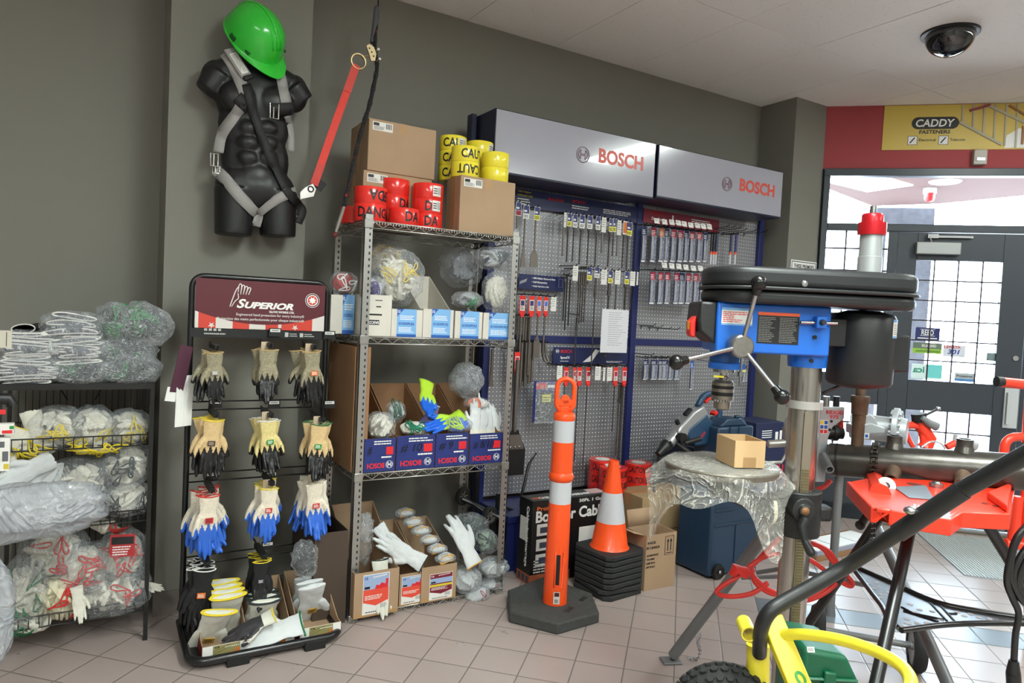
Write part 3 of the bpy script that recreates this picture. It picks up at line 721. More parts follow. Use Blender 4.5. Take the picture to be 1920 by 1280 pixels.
# ================================================================ wire shelving unit
FY = 3.013; SD = .45
px0, px1 = 1.046, 1.842
zs = [oy(700, 413, FY).z, oy(689, 630, FY).z, oy(676, 888, FY).z, oy(746, 1138, FY).z]
st = thing('wire_shelving', 'tall chrome wire shelving unit full of gloves, red and yellow tape rolls on top', 'shelving unit', ((px0 + px1) / 2, FY + SD / 2, 0))
def post_holes(nt, b, tc, L):
    N = nt.nodes.new; g = N('ShaderNodeNewGeometry'); s = N('ShaderNodeSeparateXYZ'); L(g.outputs['Position'], s.inputs[0])
    m1 = N('ShaderNodeMath'); m1.operation = 'MULTIPLY'; m1.inputs[1].default_value = 1 / .026; L(s.outputs[2], m1.inputs[0])
    m2 = N('ShaderNodeMath'); m2.operation = 'PINGPONG'; m2.inputs[1].default_value = .5; L(m1.outputs[0], m2.inputs[0])
    m3 = N('ShaderNodeMath'); m3.operation = 'GREATER_THAN'; m3.inputs[1].default_value = .36; L(m2.outputs[0], m3.inputs[0])
    c = N('ShaderNodeMix'); c.data_type = 'RGBA'; c.inputs[6].default_value = (*lin((176, 174, 170)), 1); c.inputs[7].default_value = (*lin((60, 56, 58)), 1); L(m3.outputs[0], c.inputs[0]); L(c.outputs[2], b.inputs['Base Color'])
M_POST = mat('slotted_post', (176, 174, 170), .34, .8)
M_SLOT = mat('slot_shadow', (40, 38, 40), .7)
for i, (x, y) in enumerate(((px0, FY), (px1, FY), (px0, FY + SD), (px1, FY + SD))):
    s = 1 if x == px0 else -1; f = 1 if y == FY else -1; h = 1.832
    x0_ = x if s > 0 else x - .03
    b = MB(); b.bx(x0_ - .005, x0_ + .033, y - .003, y, 0.004, h)
    xa = x0_ - .005 if s > 0 else x0_ + .030
    b.bx(xa, xa + .003, y - .003 if f > 0 else y - .03, y + .03 if f > 0 else y, .004, h)
    p = b.build('post', M_POST if i != 1 else M_POST, st)
    b = MB()
    for k in range(64):
        z = .03 + k * .028; b.bx(x0_ + .018, x0_ + .025, y - .0036, y - .0028, z, z + .012)
    b.build('slots', M_SLOT, p)
    MB().bx(x0_ - .008, x0_ + .036, y - .012, y + .03, 0, .006).build('foot', M_CHROME, p)
for z in zs:
    b = MB(); x0, x1, y0, y1 = px0 + .0, px1, FY + .004, FY + SD - .004
    for yy in (y0, y1): b.cyl((x0, yy, z - .003), (x1, yy, z - .003), .003, n=6); b.cyl((x0, yy, z - .033), (x1, yy, z - .033), .003, n=6)
    for xx in (x0 + .005, x1 - .005): b.cyl((xx, y0, z - .003), (xx, y1, z - .003), .003, n=6); b.cyl((xx, y0, z - .033), (xx, y1, z - .033), .003, n=6)
    k = 22; zz = []
    for i in range(k + 1): zz.append((x0 + .01 + (x1 - x0 - .02) * i / k, y0, z - .006 if i % 2 else z - .03))
    b.tube(zz, .002, 5); b.tube([(x, y1, q) for x, _, q in zz], .002, 5)
    zz = [(x0 + .005, y0 + .01 + (y1 - y0 - .02) * i / 12, z - .006 if i % 2 else z - .03) for i in range(13)]
    b.tube(zz, .002, 5); b.tube([(x1 - .005, y, q) for _, y, q in zz], .002, 5)
    for yy in (.33, .66): b.cyl((x0, y0 + (y1 - y0) * yy, z - .006), (x1, y0 + (y1 - y0) * yy, z - .006), .0022, n=6)
    sh = b.build('wire_shelf', M_CHROME, st, ang=180)
    b = MB(); n = 58
    for i in range(n + 1):
        x = x0 + .012 + (x1 - x0 - .024) * i / n
        b.tube([(x, y0 - .001, z - .015), (x, y0 - .001, z), (x, y1, z)], .0014, 4)
    b.build('wire_deck', M_CHROME, sh, smooth=False)
    for xx in (x0, x1 - .03): MB().bx(xx - .007, xx + .035, y0 - .012, y0 + .01, z - .036, z + .004).build('corner_clamp', M_GAL, sh, bevel=.003)
# ---- top deck: shipping cartons
Z1 = zs[0] + .0015
x0, x1, _, zt_ = rY(862, 335, 965, 432, 3.06); yb = ox(838, 345, x0).y
bB = shipping_box('shipping_box', 'brown carton on top of the wire shelving with yellow tape rolls stacked on it', x0, x1, 3.06, min(yb, 3.36), Z1, zt_)
BBZ = zt_; BBX = (x0, x1)
YA = 3.2
x0, x1, zl, zt_ = rY(690, 232, 817, 328, YA)
shipping_box('shipping_box', 'upper brown carton of the pair stacked behind the red tape rolls', x0, x1, YA, YA + .26, zl, zt_)
shipping_box('shipping_box', 'lower brown carton of the pair stacked behind the red tape rolls', x0 - .015, x1 - .01, YA + .005, YA + .27, Z1, zl - .001, group=None)
# red rolls
R_, H_ = .074, .0765
def colx(xa, xb, Y): return (oy(xa, 390, Y).x + oy(xb, 390, Y).x) / 2
def roll_at(xa, xb, yf, z, m, label, **k): return tape_roll(label, colx(xa, xb, yf), yf + R_, z, R_, H_, m, **k)
_RW = 'red rolls of danger tape on the shelf top'
Y0 = 3.03
for k, (w, lb, fl_) in enumerate(((('DAN', -.35, .11), 'red danger tape roll at the shelf corner, bottom of its pair', False), (('DA', .1, .075), 'red danger tape roll at the shelf corner, top of its pair, letters upside down', True))):
    roll_at(670, 737, Y0, Z1 + k * H_, M_TRED, lb, words=[w, ('GER', 1.1, .1)], flip=fl_)
roll_at(738, 798, Y0, Z1, M_TRED, 'single red danger tape roll in the front row beside the corner pair', words=[('DA', .25, .075)])
for k in range(3): roll_at(718, 778, 3.155 if False else Y0 + .13, Z1 + k * H_, M_TRED, ('bottom', 'middle', 'top')[k] + ' red danger tape roll of the stack behind the front row, below the large cartons', words=[('DA', .5, .07)] if k < 2 else [])
for k in range(3): roll_at(784, 842, Y0 + .055 - .0, Z1 + k * H_ * .92, M_TRED, ('bottom', 'middle', 'top')[k] + ' red danger tape roll of the three stacked against the carton with yellow rolls', words=[('DA', -.1, .07)] if k < 2 else [], sticker=-.1 if k else None)
roll_at(650, 706, Y0 + .14, Z1, M_TRED, 'red danger tape roll half hidden at the far shelf corner', words=[('DA', .0, .07)])
# yellow rolls on box B
def yroll(xa, xb, yf, k, lb, z0=None, **kw):
    tape_roll(lb, colx(xa, xb, yf), yf + .07, (z0 if z0 is not None else BBZ + .001) + k * H_ * .98, .07, H_ * .97, M_TYEL, **kw)
yroll(849, 911, 3.075, 0, 'yellow caution tape roll at the carton front, letters upside down', words=[('CAUT', -.1, .13)], flip=True)
yroll(849, 911, 3.075, 1, 'yellow caution tape roll at the carton front, letters upright', words=[('CAUT', .15, .13)])
yroll(909, 965, 3.085, 0, 'lower yellow caution tape roll at the carton edge nearest the white sign', words=[])
yroll(909, 965, 3.085, 1, 'upper yellow caution tape roll at the carton edge nearest the white sign', words=[])
for k in range(3): yroll(825, 885, 3.21, k, ('bottom', 'middle', 'top')[k] + ' yellow caution tape roll of the rear stack beside the large brown carton', words=[('CAU', -.5, .1)], sticker=-.0 if k == 2 else None)
for k in range(3): yroll(876, 936, 3.215, k, ('bottom', 'middle', 'top')[k] + ' yellow caution tape roll of the rear stack behind the white and yellow front pair', words=[], sticker=.25 if k == 2 else None)
# ---- second shelf: glove cartons with blue labels
Z2 = zs[1] + .0015
M_LBL = mat('label_blue', (120, 172, 222), .5); M_LBD = mat('label_deep_blue', (36, 88, 168), .5)
def glove_box(label, r, Y, depth, zf, code='S13SXPUQ', lx=(.2, .85), big=None, m=M_WCART, back=None):
    x0, x1, _, zt_ = rY(*r, Y)
    t = thing('glove_carton', label, 'box', ((x0 + x1) / 2, Y + depth / 2, zf))
    b = MB(); carton_mb(b, x0, x1, Y, Y + depth, zf, zt_, back=back); b.build('tray', [m], t)
    w, h = x1 - x0, zt_ - zf
    if lx:
        a0, a1 = x0 + w * lx[0], x0 + w * lx[1]; W_ = a1 - a0; H2 = h * 1.02
        M = face((a0, Y - .0004, zf - .001), (0, -1, 0)); rs = random.Random(int(x0 * 1e4))
        R = [(0, W_, 0, H2, 0), (0, W_, 0, H2 * .1, 1, 1)] + lines(W_ * .15, W_ * .9, H2 * .6, H2 * .78, 3, 2, rs=rs) + lines(W_ * .1, W_ * .9, H2 * .16, H2 * .36, 4, 2, rs=rs)
        lb = panels(M, R, [M_LBL, M_LBD, M_W], t, 'box_label')
        txt(code, M @ T3(W_ * .08, H2 * .42, .001), M_LBD, lb, w=W_ * .8, h=H2 * .1, bold=.01)
        MB(M).prism([(0, H2), (0, H2 * .72), (W_ * .34, H2)], .0006, .0012).build('corner_flash', M_LBD, lb, smooth=False)
        txt('12', M @ T3(W_ * .03, H2 * .86, .0013), M_W, lb, h=H2 * .09, w=W_ * .12, bold=.02)
    return t, (x0, x1, zt_)
glove_box('white glove carton with a blue label behind the shelving post at the stand end', (620, 553, 664, 617), FY + .16, .25, Z2, lx=(.5, 1.))
t, q = glove_box('white SASCO carton standing at the front of the second shelf', (689, 553, 734, 621), FY + .01, .2, Z2, lx=None)
M = face((q[0], FY + .0096, Z2), (0, -1, 0)); w_ = q[1] - q[0]; h_ = q[2] - Z2
o = panels(M, [(w_ * .02, w_ * .5, h_ * .27, h_ * .39, 0), (w_ * .3, w_ * .6, h_ * .86, h_ * .88, 0), (w_ * .35, w_ * .55, h_ * .7, h_ * .73, 0), (w_ * .03, w_ * .6, h_ * .5, h_ * .54, 0)], [M_K], t, 'print')
txt('SASCO', M @ T3(w_ * .48, h_ * .36, .001) @ RZ(PI), M_W, t, w=w_ * .42, h=h_ * .07, bold=.02)
for i, (r, lx, wd) in enumerate((((734, 580, 792, 629), (.17, .8), 'next to the SASCO carton'), ((793, 580, 850, 627), (.28, .9), 'in the middle of the second shelf, tall back flap'), ((853, 584, 904, 629), (.2, .88), 'under the green cuffed gloves'), ((906, 587, 957, 631), (.2, .98), 'at the tool display end of the second shelf'))):
    glove_box('white blue-labelled carton ' + wd, r, FY + .012, .3, Z2, lx=lx, back=Z2 + .3 if i == 1 else None, m=M_WCART)
# glove bags of the second shelf
def cP(x, y, Y): return tuple(oy(x, y, Y))
sil = mat('grey_knit', (120, 122, 128), .9, bump=.4, bs=150); yk = mat('yellow_trim', (226, 200, 60), .8); grn = mat('green_trim', (28, 120, 66), .8)
glove_bag('glove_bag', 'large clear bag of white gloves with yellow cuffs on the second shelf', cP(742, 520, FY + .14), (.125, .10, .13), 41, M_COTTON, yk, n=12, fm=F1, loops=6, spots=[(-.5, .2), (.1, .35), (.4, .2), (.2, .05), (-.6, 0), (.5, .35)])
glove_bag('glove_bag', 'brown tinted bag of gloves behind the large yellow cuffed bag', cP(722, 490, FY + .3), (.10, .08, .10), 42, mat('tan_cotton', (196, 178, 140), .9), yk, n=8, fm=F1)
glove_bag('glove_bag', 'dim grey bag of gloves at the back of the second shelf beside the chrome post', cP(865, 500, FY + .3), (.11, .09, .10), 43, sil, None, n=8, fm=F1)
glove_bag('glove_bag', 'round clear bag of white and grey gloves on top of the tall white pack', cP(925, 484, FY + .12), (.095, .08, .055), 44, mat('pale_grey_knit', (180, 182, 186), .9), mat('dark_grey_trim', (70, 72, 80), .8), n=6, fm=F1, spots=[(.2, .1), (.3, -.05)])
glove_bag('glove_bag', 'tall clear pack of white gloves at the tool display end of the second shelf', cP(930, 546, FY + .12), (.07, .06, .095), 45, M_COTTON, None, n=8, fm=F1)
glove_bag('glove_bag', 'clear bag with green cuffs hanging over the white cartons', cP(876, 562, FY + .08), (.075, .06, .04), 46, mat('pale_grey_knit2', (150, 152, 158), .9), grn, n=5, fm=F1, spots=[(.1, -.5), (0, -.35), (.2, -.2)])
glove_bag('glove_bag', 'clear bag with a red and white printed header on the carton by the glove stand', cP(645, 530, FY + .2), (.06, .06, .05), 47, mat('red_print_pack', (190, 50, 50), .6), M_W, n=4, fm=F1)
glove_bag('glove_bag', 'small clear bag of purple cuffed gloves leaning in the SASCO carton', cP(703, 540, FY + .1), (.04, .05, .055), 48, mat('lilac_white', (190, 188, 200), .8), mat('purple_trim', (80, 60, 130), .8), n=3, fm=F1)
# ---- third shelf: navy cartons cut on a slant
Z3 = zs[2] + .0015
M_BNV = mat('navy_carton', (34, 48, 112), .45, var=.08, vs=20); M_BRD = mat('carton_red', (214, 40, 48), .45)
M_LOGO = M_W
def logo_ring(M, R, m, parent, name='ring_logo', z=.0006):
    """circle with an armature in it"""
    b = MB(M)
    b.tube(arc((0, 0, z), R, 0, 2 * PI, 28, (1, 0, 0), (0, 1, 0))[:-1], R * .06, 4, closed=True)
    b.tube(arc((0, 0, z), R * .72, -1.0, 1.0, 8, (1, 0, 0), (0, 1, 0)), R * .07, 4); b.tube(arc((0, 0, z), R * .72, PI - 1, PI + 1, 8, (1, 0, 0), (0, 1, 0)), R * .07, 4)
    for s in (-1, 1): b.bx(s * R * .36 - R * .06, s * R * .36 + R * .06, -R * .62, R * .62, 0, z * 1.5)
    b.bx(-R * .36, R * .36, -R * .16, R * .16, 0, z)
    return b.build(name, m, parent, smooth=False)
for i, (r, hand, wd) in enumerate((((683, 822, 741, 879), '#', 'nearest the shelf corner by the brown carton'), ((744, 816, 815, 874), '# 10', 'marked # 10, second along the third shelf'), ((817, 812, 878, 870), '# 9', 'marked # 9, holding lime and blue gloves'), ((881, 812, 942, 864), '# 8/10', 'marked # 8/10, at the tool display end'))):
    x0, x1, _, zt_ = rY(*r, FY + .01)
    t = thing('glove_carton', 'navy carton cut on a slant, ' + wd, 'box', ((x0 + x1) / 2, FY + .2, Z3))
    b = MB(); Yf = FY + .01; dpt = .4
    b.m = 0; b.bx(x0, x1, Yf, Yf + .002, Z3, zt_); b.m = 1
    carton_mb(b, x0 + .001, x1 - .001, Yf + .002, Yf + dpt, Z3, zt_, back=Z3 + .36); b.build('tray', [M_BNV, M_KRAFT2], t)
    M = face((x0, Yf - .0003, Z3), (0, -1, 0)); w_, h_ = x1 - x0, zt_ - Z3
    txt('BOSCH', M @ T3(w_ * .65, h_ * .26, 0) @ RZ(PI), M_BRD, t, w=w_ * .55, h=h_ * .16, bold=.03)
    logo_ring(M @ T3(w_ * .82, h_ * .2, 0), h_ * .11, M_W, t)
    R = [(w_ * .7, w_ * .93, h_ * .5, h_ * .74, 0)] + lines(w_ * .3, w_ * .95, h_ * .8, h_ * .95, 2, 1) + lines(w_ * .55, w_ * .95, h_ * .38, h_ * .48, 1, 1)
    panels(M, R, [M_BRD, M_W], t, 'print')
    txt(hand, M @ T3(w_ * .1, h_ * .5, .0008), M_K, t, w=w_ * min(.62, .14 * len(hand)), h=h_ * .26, name='handwriting', shear=.2)
t = thing('cardboard_carton', 'large brown open carton at the stand end of the third shelf', 'box', (.99, FY + .2, Z3))
x1_ = oy(690, 700, FY + .02).x - .01
b = MB(); carton_mb(b, px0 + .034, x1_ + .02, FY + .02, FY + .42, Z3, zs[1] - .05); b.build('body', M_KRAFT2, t)
b = MB(); b.bx(px0 - .012, px0 - .008, FY + .03, FY + .42, Z3 + .0, zs[1] - .05); b.build('folded_flap', M_KRAFT2, t)
bl = mat('bright_blue_coat', (30, 100, 214), .45); hv = mat('hi_viz_green', (176, 214, 50), .6)
glove_bag('glove_bag', 'clear bag of cream cotton gloves in the navy carton nearest the shelf corner', cP(712, 797, FY + .11), (.066, .08, .06), 51, M_COTTON, None, n=9, fm=F1)
glove_bag('glove_bundle', 'loose cream gloves with green cuffs in the carton marked 10', cP(777, 803, FY + .09), (.082, .07, .035), 52, M_COTTON, mat('green_cuff', (30, 120, 92), .8), n=8, spots=[(-.3, .5), (-.1, .35), (.1, .55), (-.4, .2)])
glove_bag('glove_bag', 'small dotted grip gloves bag at the back of the carton marked 10', cP(742, 772, FY + .22), (.045, .05, .05), 53, mat('mint_white', (200, 210, 204), .9), mat('dark_green_trim', (20, 80, 60), .8), n=4, fm=F1)
def loose_glove(label, p, rot, k, ms, trim=None, sc=1., name='work_glove', group=None):
    a, e, r = rot
    o = glove(name, label, T3(*p) @ RZ(a) @ RX(e) @ RY(r), k, ms, trim, group, sc=sc); return o
M_STR = mat('purple_stripe_knit', (110, 100, 140), .9, fn=None)
loose_glove('striped purple and white cuff glove standing in the carton marked 9', cP(812, 758, FY + .13), (.1, -.3, .35), 0, [M_STR, M_COTTON], M_W, 1.)
loose_glove('lime green glove with blue palm laid in the carton marked 9', cP(800, 716, FY + .2), (.3, -.7, .5), 1, [hv, bl], hv, 1.05)
loose_glove('lime green and blue glove hanging over the front of the carton marked 9', cP(868, 778, FY + .08), (-.2, -.9, 1.1), 2, [hv, bl], hv, 1.05)
glove_bag('glove_bag', 'clear bag of bright blue coated gloves at the front of the carton marked 9', cP(856, 796, FY + .06), (.072, .06, .04), 54, bl, hv, n=5, fm=F1, spots=[(-.4, .3), (-.1, .4), (-.3, -.1)])
glove_bag('glove_bag', 'grey shiny bag of gloves at the back of the carton marked 8/10', cP(875, 712, FY + .2), (.085, .07, .085), 55, sil, None, n=7, fm=F2, tilt=.5)
glove_bag('glove_bag', 'clear bag with orange cuffed gloves in the carton marked 8/10', cP(893, 756, FY + .12), (.06, .05, .03), 56, mat('orange_knit', (226, 120, 70), .9), M_W, n=4, fm=F1)
for k in range(4):
    loose_glove('white coated glove upright in the front of the carton marked 8/10', tuple(V(cP(890 + 14 * k, 822, FY + .04 + .015 * k))), (.0, PI - .25, .08 * (k - 1.5)), k, [M_COTTON, M_LEATHW], None, .85, group='white gloves standing in the carton marked 8/10')
# ---- bottom shelf
Z4 = zs[3] + .0015
M_SKY = mat('label_sky', (150, 170, 205), .5); M_LRD = mat('label_red', (222, 78, 58), .5); M_MAR = mat('label_maroon', (120, 28, 48), .5); M_LYE = mat('label_yellow', (216, 196, 60), .5)
def label_card(t, M, W_, H_, top, low, maroon=False):
    rs = random.Random(int(W_ * 1e5))
    R = [(0, W_, 0, H_, 0), (W_ * .02, W_ * .98, H_ * .62, H_ * .98, 1, 1), (W_ * .02, W_ * .98, H_ * .3, H_ * .62, 2, 1), (W_ * .06, W_ * .26, H_ * .64, H_ * .7, 4, 2)]
    if maroon: R += [(W_ * .02, W_ * .98, H_ * .82, H_ * .98, 2, 2), (W_ * .02, W_ * .98, H_ * .5, H_ * .58, 5, 2)]
    R += [(W_ * (.38 + .075 * i), W_ * (.435 + .075 * i), H_ * (.9 + .004 * i), H_ * (.935 + .004 * i), 0, 3) for i in range(7)]
    R += lines(W_ * .08, W_ * .85, H_ * .36, H_ * .48, 3, 0, 3, rs=rs) + lines(W_ * .12, W_ * .8, H_ * .03, H_ * .08, 1, 4, 1, rs=rs)
    R += [(W_ * (.68 + .03 * i), W_ * (.69 + .03 * i), H_ * .12, H_ * .24, 4, 1) for i in range(8)]
    lb = panels(M, R, [M_BARW, M_SKY, M_MAR if maroon else M_LRD, M_BRD, M_K, M_LYE], t, 'box_label')
    MB(M).prism([(W_ * .02, H_ * .31), (W_ * .5, H_ * .2), (W_ * .98, H_ * .31)], .0004, .0010).build('label_point', M_MAR if maroon else M_LRD, lb, smooth=False)
    if not maroon: MB(M).prism([(W_ * .45, H_ * .62), (W_ * .5, H_ * .72), (W_ * .62, H_ * .7), (W_ * .7, H_ * .76), (W_ * .85, H_ * .72), (W_ * .86, H_ * .84), (W_ * .96, H_ * .84), (W_ * .94, H_ * .62)], .0008, .0014).build('printed_crane', M_BRD, lb, smooth=False)
    txt('12', M @ T3(W_ * .06, H_ * .88, .0016), M_W if maroon else M_LBD, lb, w=W_ * .12, h=H_ * .06, bold=.02)
    return lb
for i, (r, Yf, lab, wd) in enumerate((((664, 1070, 747, 1150), FY - .045, (.19, .02, .73, .98), 'with a red label at the shelf corner, dark cuffed gloves inside'), ((749, 1074, 795, 1134), FY + .0, (.08, .06, .88, 1.0), 'with a red label, middle of the bottom shelf'), ((790, 1060, 855, 1134), FY - .01, (.23, .2, .84, 1.0), 'with a maroon label on the bottom shelf'))):
    x0, x1, _, zt_ = rY(*r, Yf); zf = Z4 + .001
    t = thing('glove_carton', 'brown carton ' + wd, 'box', ((x0 + x1) / 2, Yf + .18, zf))
    b = MB(); carton_mb(b, x0, x1, Yf, Yf + .38, zf, zt_, back=Z4 + (.42 if i == 0 else .3)); b.build('tray', M_KRAFT, t)
    w_, h_ = x1 - x0, zt_ - zf
    label_card(t, face((x0 + w_ * lab[0], Yf - .0004, zf + h_ * (1 - lab[3]) + .006), (0, -1, 0)), w_ * (lab[2] - lab[0] + .05), h_ * (lab[3] - lab[1]) * .93, None, None, i == 2)
    MB(face((x0, Yf - .0002, zf), (0, -1, 0))).bx(0, w_, 0, .02, 0, .0003).build('packing_tape', M_CREASE, t, smooth=False)
oc = mat('ochre_trim', (214, 160, 50), .8); dgc = mat('dark_cuff', (34, 44, 44), .8)
L1 = 'pale leather glove '
loose_glove(L1 + 'with black edged cuff lying across the cartons with red labels', cP(800, 1058, FY + .01), (.0, 0, 0), 0, [M_LEATHW, M_LEATHW], dgc, 1.0)
bpy.context.view_layer.update()
LG = [o for o in COL.objects if o.name.startswith('work_glove')][-1]
LG.matrix_world = frame(cP(793, 1052, FY - .01), (.55, .1, .5), None, (.75, -.35, -.52)) @ Matrix.Scale(1.1, 4)
def lay(o, p, zdir, xdir, sc=1.):
    z = V(zdir).normalized(); x = V(xdir); x = (x - z * x.dot(z)).normalized(); y = z.cross(x)
    m = Matrix.Identity(4)
    for i in range(3): m[i][0] = x[i]; m[i][1] = y[i]; m[i][2] = z[i]; m[i][3] = p[i]
    o.matrix_world = m @ Matrix.Scale(sc, 4)
def lglove(label, px, pz, Y, ang, k, ms, trim, sc=1., lean=.3, name='work_glove', group=None, logo=None):
    """glove seen back-on: ang = direction of the fingers in the picture plane (0 down, + to the reader's right)"""
    o = glove(name, label, Matrix.Identity(4), k, ms, trim, group, logo=logo)
    z = V((-math.sin(ang), lean, math.cos(ang))); lay(o, oy(px, pz, Y), z, (math.cos(ang), 0, math.sin(ang)), sc); return o
lay(LG, oy(795, 1057, FY - .005), (.75, -.35, -.45), (.5, .1, .75), 1.15)
lglove('white leather glove standing behind the red label cartons against the tall flap', 708, 985, FY + .12, .6, 1, [M_LEATHW, M_LEATHW], None, .9)
lglove('open cuff of a grey glove with dark green edging in the shelf corner carton', 712, 1048, FY + .03, 0., 2, [M_LEATH, M_LEATH], dgc, 1.1)
for k in range(6):
    folded_pack('folded_glove_pack', 'clear pack of folded gloves with ochre cuffs in the slanted row on the bottom shelf', cP(835 - k * 15, 1046 - k * 17, FY + .03 + k * .055), (.052, .03, .02), 60 + k, M_LEATHW, oc, n=2, fm=F2, group='folded ochre cuffed glove packs in a row')
for k, (x, y, r, wd, e) in enumerate(((872, 1085, (.075, .09, .05), 'beside the maroon label carton at the shelf front', M_W), (925, 1062, (.07, .08, .035), 'lying highest at the bottom shelf end', M_W), (893, 1113, (.062, .06, .028), 'hanging over the shelf edge, red lining in its cuff', mat('red_lining', (150, 40, 50), .7)), (920, 1092, (.06, .06, .022), 'with red lined cuff beside the chrome post', mat('red_lining', (150, 40, 50), .7)))):
    glove_bag('glove_bag', 'clear pack of white leather gloves ' + wd, cP(x, y, FY + .05 - (.05 if k == 2 else 0)), r, 70 + k, M_LEATHW, e if k > 1 else None, n=6, fm=F2, spots=[(.4, -.2)], loops=2, tilt=-.2)
lay(loose_glove('large white leather glove with ochre cuff lying fingers up on the packs', (0, 0, 0), (0, 0, 0), 3, [M_LEATHW, M_LEATHW], oc), oy(890, 1060, FY + .0), (.35, -.35, -.9), (.9, .1, .3), 1.2)
glove_bag('glove_bag', 'clear bag of green and black gloves on the bottom shelf by the hand truck', cP(912, 1015, FY + .12), (.055, .07, .055), 75, mat('pale_green_knit', (140, 160, 140), .8), mat('black_green_trim', (22, 40, 34), .7), n=5, fm=F1)
glove_bag('glove_bag', 'dark green glove bag towards the back of the bottom shelf', cP(880, 985, FY + .3), (.10, .09, .06), 76, mat('deep_green_knit', (30, 50, 44), .8), None, n=6, fm=F1)
t = thing('plastic_bag', 'empty crumpled clear bag standing in the shelf corner carton', 'plastic bag', cP(680, 1010, FY + .2)); bag_shell(T3(*cP(680, 1010, FY + .16)), (.045, .05, .11), 5, F1, t, amp=.3); bag_shell(T3(*cP(684, 990, FY + .16)), (.035, .03, .06), 9, F1, t, amp=.5, name='bag_fold')
x0, x1, z0_, z1_ = rY(606, 985, 655, 1080, FY + .3)
t = thing('dark_carton', 'dark printed carton on the floor behind the glove stand and shelving post', 'box', ((x0 + x1) / 2, FY + .2, 0))
b = MB(); carton_mb(b, px0 - .17, px0 - .02, FY + .0, FY + .38, 0, .42, back=.42); b.build('body', mat('dark_brown_carton', (70, 56, 46), .7), t)
logo_ring(face((px0 - .171, FY + .2, .27), (-1, 0, 0)), .06, M_K, t, name='printed_circle')
# ================================================================ glove display stand
GY = 3.18
gx0, gx1 = oy(358, 600, GY).x, oy(612, 600, GY).x
gz = oy(480, 523, GY).z
gs = thing('glove_display_stand', 'black glove display stand with a maroon SUPERIOR header and a tray of cartons', 'display stand', ((gx0 + gx1) / 2, GY, 0))
M_BT = mat('black_tube', (22, 22, 24), .28, spec=.6); M_BP = mat('black_plastic', (20, 20, 21), .45)
r = .05; R1 = .012
P = [(gx0, GY, .02), (gx0, GY, gz - r)] + [tuple(p) for p in arc((gx0 + r, GY, gz - r), r, PI, PI / 2, 6)] + [tuple(p) for p in arc((gx1 - r, GY, gz - r), r, PI / 2, 0, 6)] + [(gx1, GY, .02)]
MB().tube(P, R1, 10).build('tube_frame', M_BT, gs, ang=60)
ty0, ty1 = 2.835, GY + .05; tx0, tx1 = .365, .955; r = .07
P = [tuple(p) for p in arc((tx0 + r, ty0 + r, .035), r, PI, 1.5 * PI, 6, (1, 0, 0), (0, 1, 0))] + [tuple(p) for p in arc((tx1 - r, ty0 + r, .035), r, 1.5 * PI, 2 * PI, 6, (1, 0, 0), (0, 1, 0))] + [(tx1, ty1, .035), (tx0, ty1, .035)]
tr_ = MB(); tr_.tube(P, .017, 10, closed=True); tray = tr_.build('base_tube', M_BT, gs, ang=60)
MB().bx(tx0 + .01, tx1 - .01, ty0 + .02, ty1, .022, .027).build('tray_floor', M_BP, gs)
for x in (tx0 + .13, tx1 - .16):
    MB().bx(x, x + .085, ty0 - .022, ty0 + .02, 0, .04).build('rubber_foot', mat('black_rubber', (22, 22, 22), .8), gs, bevel=.004)
rows = [oy(500, y, GY).z for y in (632, 765, 893, 1040)]
wires = []
for z in rows:
    for dz_ in (.0, .035): wires.append(z + dz_)
for z in wires: MB().tube([(gx0, GY, z), (gx1, GY, z)], .0035, 6).build('back_rail', M_BT, gs)
hx0, hx1, hz0_, hz1_ = rY(365, 527, 607, 615, GY)
HM = face((hx0, GY - .014, oy(480, 617, GY).z), (0, -1, 0)); hw = hx1 - hx0; hh = gz - .01 - oy(480, 617, GY).z
hd = panels(HM, [(0, hw, 0, hh, 0)], [mat('header_maroon', (92, 34, 44), .35)], gs, 'header_sign', t=.003)
M_FLW = mat('flag_white', (214, 208, 204), .5); M_FLR = mat('flag_red', (206, 62, 46), .5)
b = MB(HM @ T3(0, 0, .003))
def wave(x): return hh * (.10 + .22 * abs(x / hw - .5) ** 2 * 4 * 1.1)
N = 40
for i in range(N):
    x0, x1 = hw * i / N, hw * (i + 1) / N; s = math.sin(i * .62) + .3 * math.sin(i * 1.7)
    b.m = 1 if s > .15 or 10 < i < 15 or 25 < i < 31 else 0
    b.prism([(x0, 0), (x1, 0), (x1, wave(x1)), (x0, wave(x0))], 0, .0006)
b.build('flag_border', [M_FLW, M_FLR], hd, smooth=False)
b = MB(HM @ T3(0, 0, .0036))
for cx in (.76, .12): b.prism([(hw * cx + hh * .07 * (1 if i % 2 else .42) * math.sin(i * PI / 5), hh * .06 + hh * .07 * (1 if i % 2 else .42) * math.cos(i * PI / 5)) for i in range(10)], 0, .0005)
b.build('printed_star', M_FLW, hd, smooth=False)
txt('S', HM @ T3(hw * .30, hh * .43, .0032), M_W, hd, w=hw * .07, h=hh * .19, bold=.03, shear=.3)
txt('UPERIOR', HM @ T3(hw * .36, hh * .43, .0032), M_W, hd, w=hw * .38, h=hh * .14, bold=.045, shear=.3)
txt('GLOVE WORKS LTD.', HM @ T3(hw * .55, hh * .355, .0032), M_W, hd, w=hw * .2, h=hh * .045, bold=.03)
txt('Engineered hand protection for every industry®', HM @ T3(hw * .30, hh * .26, .0032), M_W, hd, w=hw * .53, h=hh * .07, bold=.0)
txt('Protection des mains perfectionnée pour chaque industrie®', HM @ T3(hw * .16, hh * .165, .0032), M_W, hd, w=hw * .67, h=hh * .07, bold=.0)
b = MB(HM @ T3(hw * .25, hh * .45, .0035)); q = hh
b.tube(smoothpath([(0, 0, 0), (q * .06, q * .2, 0), (q * .11, q * .34, 0), (q * .16, q * .42, 0)], 4), q * .011, 5)
